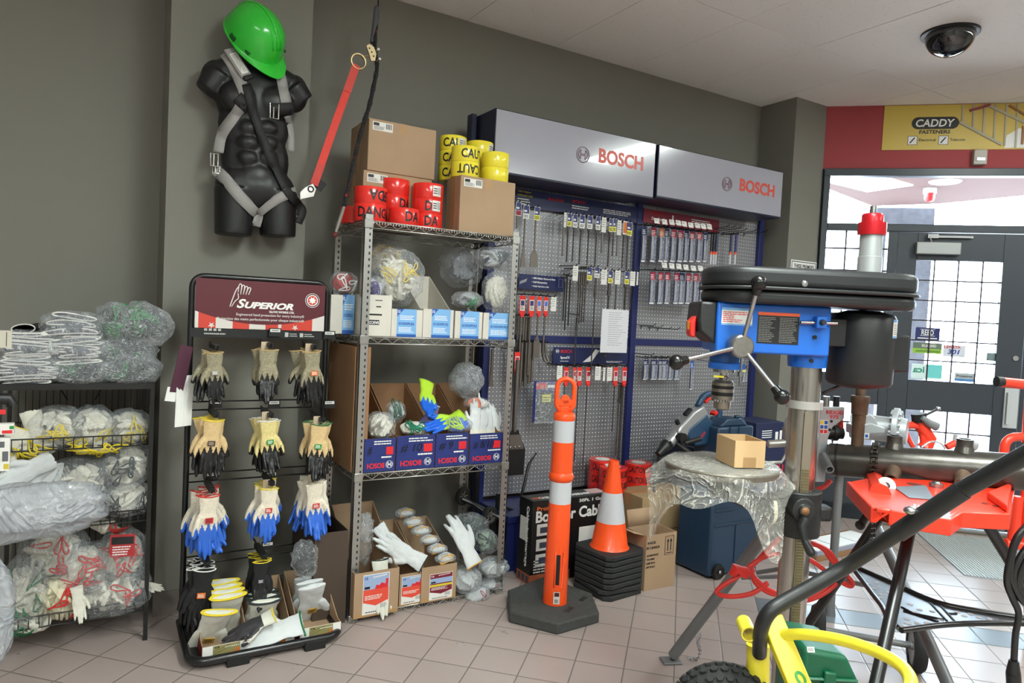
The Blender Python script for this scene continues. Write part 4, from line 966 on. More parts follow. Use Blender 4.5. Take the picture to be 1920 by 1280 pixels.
b.tube(smoothpath([(q * .03, 0, 0), (q * .1, q * .12, 0), (q * .16, q * .18, 0), (q * .15, q * .28, 0)], 4), q * .009, 5)
for i in range(4): b.tube(smoothpath([(q * (.15 + .055 * i), q * .3, 0), (q * (.17 + .06 * i), q * (.46 - .02 * i), 0), (q * (.215 + .06 * i), q * (.45 - .02 * i), 0), (q * (.2 + .052 * i), q * .26, 0)], 4), q * .010, 5)
b.build('hand_emblem', M_W, hd, ang=180)
eb = MB(HM @ T3(hw * .895, hh * .66, .0034)); eb.tube(arc((0, 0, 0), hh * .15, 0, 2 * PI, 30, (1, 0, 0), (0, 1, 0))[:-1], hh * .006, 4, closed=True)
eb.prism([(hh * .12 * math.cos(i * PI / 15), hh * .12 * math.sin(i * PI / 15)) for i in range(30)], -.0006, 0); e1 = eb.build('round_emblem', M_W, hd, smooth=False)
MB(HM @ T3(hw * .895, hh * .66, .0036)).prism([(hh * .1 * math.cos(i * PI / 15), hh * .1 * math.sin(i * PI / 15)) for i in range(30)], -.0002, .0002).build('emblem_field', M_FLR, e1, smooth=False)
MB(HM @ T3(hw * .895, hh * .66, .004)).prism([(hh * (.085 if i % 2 else .05) * math.sin(i * PI / 7), hh * (.085 if i % 2 else .05) * math.cos(i * PI / 7)) for i in range(14)], 0, .0003).build('printed_leaf', M_W, e1, smooth=False)
# lower black strip with small icons
b = MB(); b.bx(gx0, gx1, GY - .012, GY - .006, rows[0] - .005, HM[2][3] - .002); sb_ = b.build('lower_strip', M_BP, gs)
R = lines(.0, .09, 0, .012, 1, 0) + [(.0 + .018 * i, .012 + .018 * i, .018, .03, 0) for i in range(4)] + [(.33 + .0, .345, .0, .02, 0), (.395, .41, 0, .018, 0)] + lines(.35, .385, .0, .018, 2, 0) + lines(.415, .46, 0, .018, 2, 0)
panels(face((gx0 + .05, GY - .0125, rows[0] + .004), (0, -1, 0)), R, [mat('grey_print2', (190, 190, 188), .5)], sb_, 'print')
def ptag(x, y, Y, parent=gs):
    p = oy(x, y, Y); t = MB(); t.bx(p.x - .026, p.x + .026, Y - .001, Y + .004, p.z - .022, p.z + .014); c = t.build('tag_holder', M_BP, parent)
    panels(face((p.x - .021, Y - .0012, p.z - .003), (0, -1, 0)), [(0, .042, 0, .013, 0)] + lines(.005, .038, .003, .010, 1, 1), [M_BARW, M_K], c, 'price_tag')
for x, y in ((516, 621), (404, 755), (514, 756), (618, 756), (398, 890), (508, 890), (402, 1029), (502, 1021), (618, 626)): ptag(x, y, GY - .03)
M_HG = knit('heather_knit', (150, 142, 118), .25); M_KB = coat('black_coating', (20, 20, 22)); M_KY = knit('cream_yellow_knit', (222, 204, 140)); M_KT = knit('tan_knit', (214, 184, 136))
M_KW = knit('cream_knit', (224, 214, 196)); M_CB = coat('blue_coating', (44, 100, 200)); M_KK = knit('black_knit', (28, 28, 30))
TY, TW, TG, TR = mat('yellow_edge', (228, 204, 50), .8), mat('white_edge', (226, 224, 220), .8), mat('green_edge', (40, 110, 70), .8), mat('red_edge', (196, 48, 44), .8)
TT = mat('tan_edge', (190, 160, 110), .8)
M_GB = mat('badge_green', (30, 140, 60), .5); M_RB = mat('badge_red', (196, 40, 40), .5); M_OB = mat('badge_orange', (220, 110, 40), .5); M_DK = mat('badge_ink', (50, 40, 60), .6)
cols = []
spec = [  # top x, top y, bottom y, body, coat, trim, badge, count, mesh, spread per step, words
 (402, 660, 752, M_HG, M_KB, TT, [mat('badge_grey', (150, 145, 140), .5), M_W], 4, 0, 'heather grey knit glove with black dip, hook under the header, post side'),
 (502, 655, 750, M_HG, M_KB, TT, None, 4, 1, 'heather grey knit glove with black dip, middle hook under the header'),
 (585, 658, 757, M_HG, M_KB, TT, [M_OB, M_W], 4, 2, 'heather grey knit glove with orange print, top hook by the shelving'),
 (400, 787, 890, M_KT, M_KB, TY, [M_DK, M_KT], 4, 0, 'tan glove with yellow cuff edge and black dip, second row of hooks'),
 (503, 787, 885, M_KY, M_KB, TW, [M_GB, M_W], 6, 3, 'pale yellow glove with green badge and white cuff edge, second row'),
 (600, 795, 893, M_KT, M_KB, TG, [M_GB, M_W], 6, 1, 'tan glove with green cuff edge and black dip, second row by the shelving'),
 (392, 928, 1038, M_KW, M_CB, TR, [M_RB, M_DK], 6, 2, 'white glove with blue dip and red cuff edge, third row'),
 (505, 915, 1010, M_KW, M_CB, TY, [M_RB, M_W], 6, 0, 'white glove with blue dip and yellow cuff edge, third row'),
 (590, 905, 1005, M_KW, M_CB, None, [M_RB, M_W], 6, 3, 'cream glove with blue dip and red badge, third row by the shelving'),
 (383, 1066, 1180, M_KK, M_KB, TW, [M_OB, M_W], 6, 2, 'black glove with white cuff edge, lowest row behind the cartons'),
 (490, 1052, 1125, M_KK, M_KB, TY, [M_DK, M_W], 5, 1, 'black glove with yellow cuff edge, lowest row behind the cartons'),
]
import itertools
for i, (x, y, yb, bm_, ct, tm, bd, n, k, lab) in enumerate(spec):
    Yf = 2.985 if i < 9 else 2.97
    p = oy(x, y, Yf); pb = oy(x, yb, Yf); L = (p.z - pb.z); sc = max(.85, min(1.3, L / .224)); rs = random.Random(50 + i)
    hk = MB(); hk.tube([(p.x + .01, GY, p.z + .03), (p.x + .01, Yf - .01, p.z + .012), (p.x + .01, Yf - .02, p.z + .026)], .004, 6)
    hk.box((p.x + .012, Yf + .08, p.z + .018), (.022, .16, .018)); hk.build('hook', M_BP, gs)
    for j in range(n):
        sg = -1 if j % 2 else 1
        Y = Yf + .03 * j; dx = 0 if j == 0 else rs.uniform(-.022, .022) + (.012 * (j % 3 - 1)); a = rs.uniform(-.12, .12) + (0 if j == 0 else rs.uniform(-.5, .5)); tl = rs.uniform(-.1, .1) + (0 if j == 0 else .12 * sg)
        M = T3(p.x + dx, Y, p.z - (0 if j == 0 else rs.uniform(-.004, .012))) @ RZ(a) @ RY(tl) @ RX(rs.uniform(-.04, .1))
        glove('hanging_glove', lab if j == 0 else lab.replace(' glove', ' glove hanging behind the front one,', 1) if False else lab, M, (k + j) % 4, [bm_, ct], tm, group='gloves on one hook: ' + lab, logo=bd if (j == 0) else None, sc=sc)
    if i < 9 and i % 3 != 0:
        hc = MB(); hc.bx(p.x - .02, p.x + .008, Yf + .03, Yf + .033, p.z - .02, p.z + .03); hc.build('header_card', mat('card_tan', (196, 176, 150), .7), gs)
# leaflets in a sleeve on the stand's side
t = thing('brochure', 'maroon and white folded leaflets hanging from the side of the glove stand', 'leaflets', oy(345, 700, 3.02)); p = oy(350, 648, 3.05); q = oy(330, 735, 3.05); s = oy(338, 800, 3.05)
b = MB(); b.strap([p, (p + q) / 2 + V((0, -.01, 0)), q], .055, .004, nrm=(.5, -1, 0)); b.build('cover', mat('leaflet_maroon', (84, 50, 66), .35), t)
for k in range(4):
    a = V((.014 * k - .01, .008 * k, 0)); MB().strap([(p * .35 + q * .65) + a + V((.012, .004, 0)), s + a], .028, .0015, nrm=(.7, -1, 0)).build('page', M_W, t)
b = MB(); b.strap([q + V((-.012, -.006, .02)), q + V((-.022, -.008, -.035))], .045, .002, nrm=(.5, -1, 0)); b.build('white_card', M_W, t)
# plastic bag on the last hook of the lowest row
p = oy(572, 1046, 3.02); t = thing('plastic_bag', 'dark clear plastic bag hanging on the lowest row of the glove stand', 'plastic bag', p)
bag_shell(T3(*p), (.055, .05, .075), 77, F1, t, amp=.25); MB().ell(tuple(p - V((0, -.01, .035))), (.045, .035, .03), 16, 10).build('contents', mat('black_pellets', (26, 26, 28), .5, bump=1, bs=160), t)
# three cartons in the tray
M_OLV = mat('olive_label', (140, 132, 84), .5); M_CRED = mat('carton_dark_red', (120, 30, 30), .55)
gb = [((379, 1206, 466, 1250), 2.862, 'in the tray, holding yellow cuffed gloves'), ((467, 1194, 551, 1232), 2.865, 'in the middle of the tray, dark green cuffed gloves inside'), ((562, 1172, 638, 1217), 2.862, 'in the tray nearest the shelving, plain cuffed gloves')]
BXS = []
for i, (r_, Y, wd) in enumerate(gb):
    x0, x1, _, zt_ = rY(*r_, Y); zf = .0275 + .0005
    t = thing('glove_carton', 'white and red glove carton ' + wd, 'box', ((x0 + x1) / 2, Y + .14, zf))
    b = MB(); carton_mb(b, x0, x1, Y, Y + .30, zf, zt_, back=zt_ + .14); b.build('tray', M_KRAFT, t)
    b = MB(); b.bx(x0 - .0015, x0, Y - .001, Y + .28, zf, zt_ - .002); b.bx(x1, x1 + .0015, Y - .001, Y + .28, zf, zt_ - .002); b.build('side_print', M_CRED, t)
    w_, h_ = x1 - x0, zt_ - zf; M = face((x0, Y - .0015, zf), (0, -1, 0))
    R = [(0, w_, 0, h_, 0), (w_ * .22, w_ * .8, h_ * .12, h_ * .97, 1, 1), (w_ * .22, w_, h_ * .02, h_ * .12, 3, 1)] + [(w_ * (.48 + .045 * k), w_ * (.51 + .045 * k), h_ * .72, h_ * .79, 0, 3) for k in range(7)] + lines(w_ * .25, w_ * .7, h_ * .04, h_ * .1, 1, 0, 3)
    lb = panels(M, R, [M_BARW, M_OLV, M_BRD, M_K], t, 'box_label')
    b = MB(M @ T3(0, 0, .0012)); b.prism([(w_ * .5, h_ * .13), (w_ * .78, h_ * .13), (w_ * .8, h_ * .55), (w_ * .72, h_ * .55), (w_ * .72, h_ * .28), (w_ * .62, h_ * .34), (w_ * .58, h_ * .24), (w_ * .48, h_ * .28)], 0, .0006); b.build('printed_crane', M_OB, lb, smooth=False)
    b = MB(M @ T3(0, 0, .0012))
    for y0, y1 in ((.3, .75), (.5, .95)): b.tube([(w_ * .22, h_ * y0, 0), (w_ * .6, h_ * y1, 0)], h_ * .012, 4)
    b.build('print_strokes', M_K, lb, smooth=False)
    txt('12', M @ T3(w_ * .27, h_ * .78, .0014), M_K, lb, w=w_ * .09, h=h_ * .12, bold=.02); BXS.append((x0, x1, zt_, Y))
M_LY = [M_LEATH, M_LEATH]
def stand_glove(lab, px, py, Y, lean, roll, k, trim, sc=1., ms=None, group=None, logo=None, yaw=0):
    """cuff up, fingers down in the carton, back to the viewer"""
    o = glove('leather_glove', lab, T3(*oy(px, py, Y)) @ RZ(yaw) @ RX(lean) @ RY(roll), k, ms or M_LY, trim, group, logo=logo, sc=sc, cat='glove', data=GLF); return o
LB = [mat('badge_gold', (170, 130, 50), .5), M_K]
for j in range(4): stand_glove('pale leather glove with yellow cuff edge packed upright in the tray carton', 428 - 4 * j, 1116 - 9 * j, 2.95 + .045 * j, .5, .02 * (j - 1), j % 4, TY, 1.5, group='upright yellow cuffed gloves in the tray carton')
stand_glove('pale leather glove with yellow cuff edge draped at the front of the tray carton', 412, 1146, 2.90, .55, .22, 1, TY, 1.5, logo=LB)
o = glove('leather_glove', 'pale glove with yellow edge and dark palm patch lying over the tray cartons', Matrix.Identity(4), 0, [M_LEATH, mat('dark_palm', (52, 50, 54), .6)], TY); lay(o, oy(515, 1152, 2.87), (.85, -.12, .36), (.2, .8, .55), .95)
for j in range(3): stand_glove('pale leather glove with dark green cuff edge packed in the middle tray carton', 498 - 4 * j, 1125 - 8 * j, 2.94 + .05 * j, .5, .05 - .04 * j, (j + 1) % 4, dgc, 1.42, group='upright dark green cuffed gloves in the middle tray carton', logo=LB if j == 0 else None)
o = glove('leather_glove', 'white glove with green edge lying flat across the middle tray carton', Matrix.Identity(4), 3, [M_LEATHW], TG, data=GLF); lay(o, oy(568, 1168, 2.86), (.97, -.1, .16), (.0, .8, .6), 1.2)
for j in range(3): stand_glove('plain white leather glove packed in the tray carton nearest the shelving', 585 - 4 * j, 1098 - 9 * j, 2.95 + .05 * j, .5, -.12 + .03 * j, (j + 3) % 4, None, 1.4, group='upright plain white gloves in the tray carton nearest the shelving', ms=[M_LEATHW, M_LEATHW], logo=LB if j == 0 else None)
# ================================================================ black wire basket stand on the far side
LY = 3.2
lx0, lx1 = -.262, .232
M_BW = mat('black_wire', (18, 18, 18), .4)
lz = [oy(140, 718, LY).z, oy(140, 841, LY).z, oy(200, 982, LY).z, oy(140, 1165, LY).z]
ls = thing('wire_basket_stand', 'black wire basket stand heaped with bagged white gloves by the grey wall', 'display stand', ((lx0 + lx1) / 2, LY + .2, 0))
LB_ = 3.62
for x, y in ((lx1 + .006, LY), (lx0 - .006, LY), (lx1 + .006, LB_), (lx0 - .006, LB_)):
    b = MB(); b.bx(x - .008, x + .008, y - .008, y + .008, 0, lz[0] + .0); b.build('leg', M_BW, ls)
b = MB()
n = 20
for i in range(n + 1): x = lx0 + (lx1 - lx0) * i / n; b.tube([(x, LB_, .12), (x, LB_, lz[0] - .01)], .0022, 4)
for z in (.12, .5, lz[0] - .01): b.tube([(lx0, LB_, z), (lx1, LB_, z)], .003, 4)
b.tube([(lx0 + .14, LB_ - .005, lz[0] - .01), (lx0 + .2, LB_ - .005, lz[0] - .12)], .004, 5); b.tube([(lx1 - .14, LB_ - .005, lz[0] - .01), (lx1 - .19, LB_ - .005, lz[0] - .12)], .004, 5)
b.build('back_grid', M_BW, ls, smooth=False)
MB().bx(lx0 - .01, lx1 + .01, LY - .01, LB_, lz[0] - .025, lz[0]).build('top_tray', M_BW, ls)
for k in (1, 2, 3):
    z = lz[k]; b = MB(); H3 = .045; x0, x1, y0, y1 = lx0, lx1, LY - .0, LB_ - .01
    for zz in (z, z + H3): b.tube([(x0, y0, zz), (x1, y0, zz), (x1, y1, zz), (x0, y1, zz)], .0032, 5, closed=True)
    m_ = 15
    for i in range(m_ + 1):
        x = x0 + (x1 - x0) * i / m_; b.tube([(x, y0, z + H3), (x, y0, z), (x, y1, z), (x, y1, z + H3)], .0022, 4)
    for i in range(9): y = y0 + (y1 - y0) * i / 9; b.tube([(x0, y, z + H3), (x0, y, z), (x1, y, z), (x1, y, z + H3)], .0022, 4)
    b.build('basket', M_BW, ls, smooth=False)
# bags on top
dkg = mat('charcoal_fabric', (92, 94, 104), .8, var=.2, vs=40); dkb = mat('blackgreen_fabric', (52, 58, 58), .8, var=.3, vs=40)
def pr(x, Y=LY + .1): return x
def topbag(px, py, hw, hh, lab, cloth, edge, k, Y=LY + .09, fp=True, n=5, **kw):
    c = cP(px, py, Y); s = Y / 1316 * 1.02
    if fp: return folded_pack('folded_glove_pack', lab, c, (hw * s, .12, hh * s), k, cloth, edge, n=n, fm=F2, **kw)
    return glove_bag('glove_bag', lab, c, (hw * s, .12, hh * s), k, cloth, edge, n=8, fm=F2, **kw)
L2 = 'clear pack of charcoal gloves with white cuffs '
topbag(54, 689, 53, 24, L2 + 'at the frame-edge end, bottom of the heap', dkg, TW, 81, n=6)
topbag(58, 646, 46, 22, L2 + 'under the loose black glove', dkg, TW, 82, n=6)
topbag(150, 652, 46, 23, L2 + 'in the middle of the heap', dkg, TW, 83, n=6)
topbag(138, 614, 46, 24, L2 + 'on top of the middle of the heap', dkg, TW, 84, n=4)
topbag(152, 692, 47, 25, 'clear bag of dark gloves with a green glint, bottom middle of the heap', dkb, TG, 85, fp=False, loops=2)
topbag(238, 654, 44, 24, 'clear knotted bag of dark gloves, upper one beside the column', dkb, grn, 86, fp=False, loops=2)
topbag(243, 691, 45, 26, 'clear knotted bag of dark gloves, bottom of the heap beside the column', dkb, grn, 87, fp=False, loops=2)
topbag(216, 603, 27, 30, 'clear bag of dark gloves with bright green cuffs, leaning on top of the heap', dkb, mat('bright_green_edge', (30, 140, 70), .7), 88, fp=False, loops=9, tilt=-.5)
topbag(274, 607, 38, 31, 'clear bag of dark gloves with green cuffs overhanging the column side', dkb, mat('bright_green_edge', (30, 140, 70), .7), 89, fp=False, loops=7, tilt=.4, Y=LY + .06)
o = glove('work_glove', 'loose black glove with white cuff edge on top of the bagged heap', Matrix.Identity(4), 1, [M_KK, M_KB], TW); lay(o, oy(43, 616, LY + .02), (-.45, -.85, -.05), (.85, -.45, .1), 1.1)
# basket 2
def heap(px, py, hw, hh, lab, cloth, edge, k, Y=LY + .12, n=8, fm=F1, d=.11, **kw):
    c = cP(px, py, Y); s = Y / 1316; return glove_bag('glove_bag' if fm else 'glove_heap', lab, c, (hw * s, d, hh * s), k, cloth, edge, n=n, fm=fm, cat='bag of gloves' if fm else 'gloves', **kw)
heap(107, 800, 38, 33, 'clear bag of white gloves with yellow cuffs, second bag along the upper basket', M_COTTON, TY, 91, n=10, loops=5, spots=[(0, -.1), (.3, -.15), (.1, -.2), (-.3, -.3)])
heap(173, 798, 32, 32, 'clear bag of white gloves, middle of the upper basket', M_COTTON, TY, 92, n=9, loops=2, spots=[(.5, -.5), (.6, -.2)])
heap(240, 802, 34, 30, 'clear bag of white gloves with yellow loops, upper basket beside the leg', M_COTTON, TY, 93, n=10, loops=5)
heap(60, 838, 42, 16, 'loose white gloves with yellow cuffs in the floor of the upper basket', M_COTTON, TY, 94, fm=None, n=8, loops=6, Y=LY + .1)
heap(190, 832, 70, 14, 'loose white and yellow gloves lining the upper basket under the bags', M_COTTON, TY, 95, fm=None, n=12, loops=9, Y=LY + .1)
lglove('loose white cotton glove standing cuff up in the upper basket', 57, 770, LY + .1, .2, 0, [M_COTTON, M_COTTON], None, 1.0)
lglove('loose white cotton glove slumped at the frame edge of the upper basket', 35, 800, LY + .07, -.4, 1, [M_COTTON, M_COTTON], TY, .9)
# between
for k, (x, y, a) in enumerate(((100, 858, -1.1), (92, 862, -.75), (95, 868, -.4), (98, 866, -.05))):
    lglove('long white glove spread fingers down in the middle basket', x, y, LY + .03 + .02 * k, a, k % 4, [M_LEATHW, M_LEATHW], None, 1.1, group='long white gloves fanned in the middle basket')
heap(150, 905, 46, 42, 'clear bag of plain white gloves in the middle basket', M_COTTON, None, 101, n=12, Y=LY + .13)
heap(237, 872, 36, 36, 'clear bag of white gloves with black cuffs, top of the middle basket', M_COTTON, dgc, 102, n=9, loops=6)
heap(236, 932, 36, 28, 'clear bag of white gloves with black cuffs by the leg of the middle basket', M_COTTON, dgc, 103, n=9, loops=5)
heap(172, 940, 30, 28, 'clear bag of white gloves with black cuffs beside the milky plastic sheet', M_COTTON, dgc, 104, n=8, loops=5)
heap(200, 982, 36, 14, 'white gloves with red edge hanging below the middle basket', M_COTTON, TR, 105, fm=None, n=5, loops=2, Y=LY + .14)
heap(100, 940, 60, 40, 'white gloves under the milky plastic sheet in the middle basket', M_COTTON, None, 106, fm=None, n=10, Y=LY + .18)
# lowest
heap(102, 1038, 48, 42, 'clear bag of white gloves with red cuffs, highest in the lowest basket', M_COTTON, TR, 111, n=12, loops=8, Y=LY + .14)
heap(158, 1062, 38, 38, 'clear bag of white gloves with red cuffs, middle of the lowest basket', M_COTTON, TR, 112, n=12, loops=8, Y=LY + .11)
heap(232, 1040, 36, 40, 'clear bag of white gloves with a red printed header, lowest basket by the leg', M_COTTON, TR, 113, n=12, loops=7, Y=LY + .1)
hp = face(oy(205, 1045, LY - .0), (-.2, -1, .1)); panels(hp, [(0, .09, 0, .09, 0), (.005, .085, .05, .08, 1, 1)] + lines(.01, .08, .005, .045, 4, 2, 1), [mat('header_red', (170, 40, 44), .5), M_K, M_W], None, 'bag_header') .name
tag([o for o in COL.objects if o.name.startswith('bag_header')][0], 'red printed bag header with black writing on the bagged gloves in the lowest basket', 'header card')
heap(45, 1115, 36, 55, 'white gloves with dark green cuffs in the lowest basket at the frame edge', M_COTTON, TG, 114, n=14, loops=7, Y=LY + .1)
heap(112, 1120, 46, 42, 'cream fingered gloves with red edges, front of the lowest basket', mat('cream_cotton', (222, 214, 186), .9, bump=.4, bs=160), TR, 115, fm=None, n=14, loops=6, Y=LY + .09)
heap(216, 1108, 54, 34, 'clear bag of white gloves overhanging the lowest basket beside the leg', M_COTTON, TR, 116, n=13, loops=3, Y=LY + .08)
heap(60, 1162, 50, 16, 'white gloves with green edges pressed against the lowest basket front', M_COTTON, TG, 117, fm=None, n=9, loops=4, Y=LY + .08)
lglove('single white glove hanging fingers down through the lowest basket wires', 143, 1098, LY + .012, .15, 3, [M_COTTON, M_COTTON], None, .62)
lglove('white glove with red cuff poking out past the basket stand leg', 262, 1094, LY + .05, 1.3, 2, [M_COTTON, M_COTTON], TR, .42)
p = oy(4, 640, 2.72); o = panels(face((p.x - .06, 2.72, p.z - .02), (0, -1, 0)), [(0, .085, 0, .055, 0), (.07, .072, .005, .05, 1, 1)], [mat('tag_beige', (190, 184, 170), .7), M_K], None, 'hanging_tag'); tag(o, 'beige paper tag at the frame edge before the heap of bagged gloves', 'tag')
# milky plastic sheet in front and the packages at the frame edge
t = thing('plastic_sheet_bag', 'big milky plastic bag bulging across the middle basket at the frame edge', 'plastic bag', cP(60, 955, 2.95))
bag_shell(T3(*cP(55, 958, 2.95)) @ RY(-.05), (.24, .09, .095), 12, F3, t, amp=.22)
t = thing('white_plastic_bag', 'pale plastic bag hanging at the frame edge beside the lowest basket', 'plastic bag', cP(0, 1150, 2.75))
bag_shell(T3(*cP(-8, 1150, 2.75)), (.05, .05, .16), 14, F3, t, amp=.15)
PK = 2.7
def package(lab, x0, y0, x1, y1, cols, words=None, tilt=0):
    a, c, z0, z1 = rY(x0, y0, x1, y1, PK); M = face((a, PK, z0), (0, -1, 0)) @ RZ(tilt); w, h = c - a, z1 - z0
    t = thing('retail_package', lab, 'package', (a, PK, z0)); bd = MB(M).bx(0, w, 0, h, -.03, 0).build('carton', M_BARW, t, bevel=.001)
    panels(M, [(w * p[0], w * p[1], h * p[2], h * p[3], i, 1) for i, p in enumerate(cols)], [p[4] for p in cols], t, 'print')
    if words: txt(words, M @ T3(w * .5, h * .15, .001) @ RZ(PI / 2), M_BRD, t, h=w * .18, w=h * .5, bold=.02)
package('white hanging carton with red lettering at the frame edge beside the upper basket', -32, 822, 18, 884, [(.55, .8, .72, .9, mat('picture_grey', (90, 92, 96), .5)), (.72, .95, .3, .6, mat('picture_grey', (90, 92, 96), .5)), (.78, .98, .06, .22, mat('gold_box', (200, 180, 60), .5))], 'ROBERTS')
package('small white carton with a red and green band at the frame edge', -30, 795, 26, 815, [(.6, .95, .1, .4, M_BRD), (.85, 1, .5, .8, M_GB)])
p = oy(8, 748, 2.75); t = thing('black_cup_tool', 'black round ended tool with a red band hanging at the frame edge', 'tool', p)
MB().tube([(p.x - .06, 2.75, p.z + .006), (p.x + .015, 2.75, p.z), (p.x + .02, 2.75, p.z - .02)], [.016, .02, .018], 14).build('cup', M_BP, t); MB().box((p.x - .01, 2.745, p.z - .04), (.03, .01, .015)).build('band', M_BRD, t)
# ================================================================ torso form, helmet, harness and lifeline
from mathutils.bvhtree import BVHTree
MY = 3.31; PXM = 1 / 424.
t = thing('mannequin_torso', 'black headless male torso form fixed to the grey column', 'mannequin', oy(480, 440, MY))
b = MB()
def bl_(x, y, rx, rz, ry, dy=0): p = oy(x, y, MY); b.ell((p.x, MY + dy, p.z), (rx * PXM, ry, rz * PXM), 20, 14)
bl_(478, 190, 70, 72, .085); bl_(476, 240, 64, 60, .075); bl_(479, 300, 62, 70, .07); bl_(480, 352, 73, 48, .085)
bl_(446, 190, 36, 30, .045, -.055); bl_(510, 198, 36, 30, .045, -.055)
bl_(405, 150, 27, 36, .055); bl_(553, 176, 25, 36, .055); bl_(432, 135, 34, 24, .055); bl_(525, 152, 34, 24, .055); bl_(478, 115, 30, 46, .055)
for i, y in enumerate((245, 272, 300)):
    for s in (-1, 1): bl_(478 + s * 17, y, 19, 16, .03, -.055)
bl_(478, 335, 34, 30, .04, -.045)
for (xa, ya, xb, yb, r0, r1) in ((441, 355, 437, 441, 37, 33), (520, 360, 521, 444, 36, 33)):
    p, q = oy(xa, ya, MY), oy(xb, yb, MY); b.cyl(p, q, r0 * PXM, r1 * PXM, 24)
for (xa, ya, xb, yb) in ((410, 140, 388, 172), (548, 165, 569, 192)):
    p, q = oy(xa, ya, MY), oy(xb, yb, MY); b.cyl(p, q, 27 * PXM, 22 * PXM, 20)
me = remesh(b, .006, 6, 'torso'); me.materials.clear()
me.materials.append(mat('black_satin', (21, 21, 23), .42, bump=.12, bs=30, spec=.45))
for p in me.polygons: p.use_smooth = True
bo = bpy.data.objects.new('torso_body', me); COL.objects.link(bo); bo.parent = t; bo.location = -V(t.location)
BV = BVHTree.FromPolygons([v.co.copy() for v in me.vertices], [tuple(p.vertices) for p in me.polygons])
_s = MB(); p = oy(478, 250, PY); _s.bx(p.x - .05, p.x + .05, MY + .05, PY - .001, p.z - .1, p.z + .1); _s.build('wall_bracket', M_BP, t)
def on_body(x, y, off=.003):
    d = ray(x, y).normalized(); h = BV.ray_cast(V((0, 0, CAMH)), d)
    if h[0] is None: return oy(x, y, MY - .02), V((0, -1, 0))
    n = h[1] if h[1].dot(d) < 0 else -h[1]; return h[0] + n * off, n
M_WEB = mat('grey_webbing', (150, 147, 145), .6, bump=.5, bs=300); M_WEBK = mat('black_webbing', (24, 24, 25), .6, bump=.5, bs=300); M_WEBR = mat('red_webbing', (214, 56, 44), .6, bump=.5, bs=260, var=.08, vs=90)
hn = thing('safety_harness', 'grey and black safety harness strapped on the torso form', 'harness', oy(480, 300, MY - .1))
def web(pts, w, m, name='strap', off=.004, n=26):
    P = smoothpath([V((x, y, 0)) for x, y in pts], 7); b = MB(); k = len(P); vs = []; fs = []
    for i, p in enumerate(P):
        q, nr = on_body(p.x, p.y, off); a = P[max(0, i - 1)]; c = P[min(k - 1, i + 1)]; d = (c - a).normalized(); s = V((-d.y, d.x, 0)) * w / 2
        l, ln = on_body(p.x + s.x, p.y + s.y, off); r_, rn = on_body(p.x - s.x, p.y - s.y, off)
        if abs(l.y - q.y) > .03: l = oy(p.x + s.x, p.y + s.y, q.y)
        if abs(r_.y - q.y) > .03: r_ = oy(p.x - s.x, p.y - s.y, q.y)
        vs += [l, q, r_]
    for i in range(k - 1):
        for j in range(2): a = i * 3 + j; fs.append((a, a + 1, a + 4, a + 3))
    b.add(vs, fs); o = b.build(name, m, hn, ang=80); s = o.modifiers.new('t', 'SOLIDIFY'); s.thickness = .002; return o
web([(421, 99), (438, 125), (452, 158), (460, 178)], 21, M_WEB); web([(452, 198), (437, 222), (417, 252), (410, 286)], 21, M_WEB)
web([(519, 124), (528, 155), (536, 195)], 19, M_WEB); web([(538, 216), (545, 250), (546, 284)], 12, M_WEB)
web([(444, 182), (458, 196), (452, 204)], 22, M_WEBK, off=.006); web([(508, 205), (530, 204), (549, 203)], 22, M_WEBK, off=.006)
web([(461, 160), (476, 215), (500, 280), (523, 330), (541, 363), (560, 385), (566, 397), (558, 418)], 17, M_WEBK, off=.009)
web([(404, 318), (425, 338), (447, 366), (472, 392), (484, 404), (480, 424)], 21, M_WEB, off=.005); web([(484, 402), (505, 384), (530, 368), (556, 358)], 18, M_WEB, off=.007)
def plate(x, y, w, h, m, name, rot=0, off=.012, hole=True, par=None):
    p, n = on_body(x, y, off); n = V((-.2, -1, .05)); M = face(p, n) @ RZ(rot); b = MB(M); a, c = w / 2, h / 2
    if hole: b.tube([(-a, -c, 0), (a, -c, 0), (a, c, 0), (-a, c, 0)], .0035, 8, closed=True); b.cyl((-a * .2, -c, 0), (-a * .2, c, 0), .003, n=8)
    else: b.bx(-a, a, -c, c, -.003, .003)
    return b.build(name, m, par or hn, bevel=0 if hole else .0015)
M_SIL = mat('silver_buckle', (196, 192, 188), .25, .9)
plate(514, 207, .035, .065, M_SIL, 'chest_buckle'); plate(402, 300, .03, .055, M_SIL, 'leg_buckle'); plate(405, 318, .028, .03, M_SIL, 'leg_buckle')
p, n = on_body(446, 124, .016); M = face(p, n) @ RZ(-1.03)
o = MB(M).bx(-.075, .06, -.026, .026, -.01, .004).build('label_pack', M_WEB, hn, bevel=.006)
panels(M @ T3(0, 0, .004), [(-.05, .045, -.016, .016, 0)] + lines(-.045, .04, -.013, .013, 5, 1), [M_BARW, mat('label_grey', (120, 118, 116), .6)], o, 'instruction_label')
o = MB(M).bx(.055, .075, -.022, .022, -.012, .012).build('black_keeper', M_BP, hn, bevel=.004)
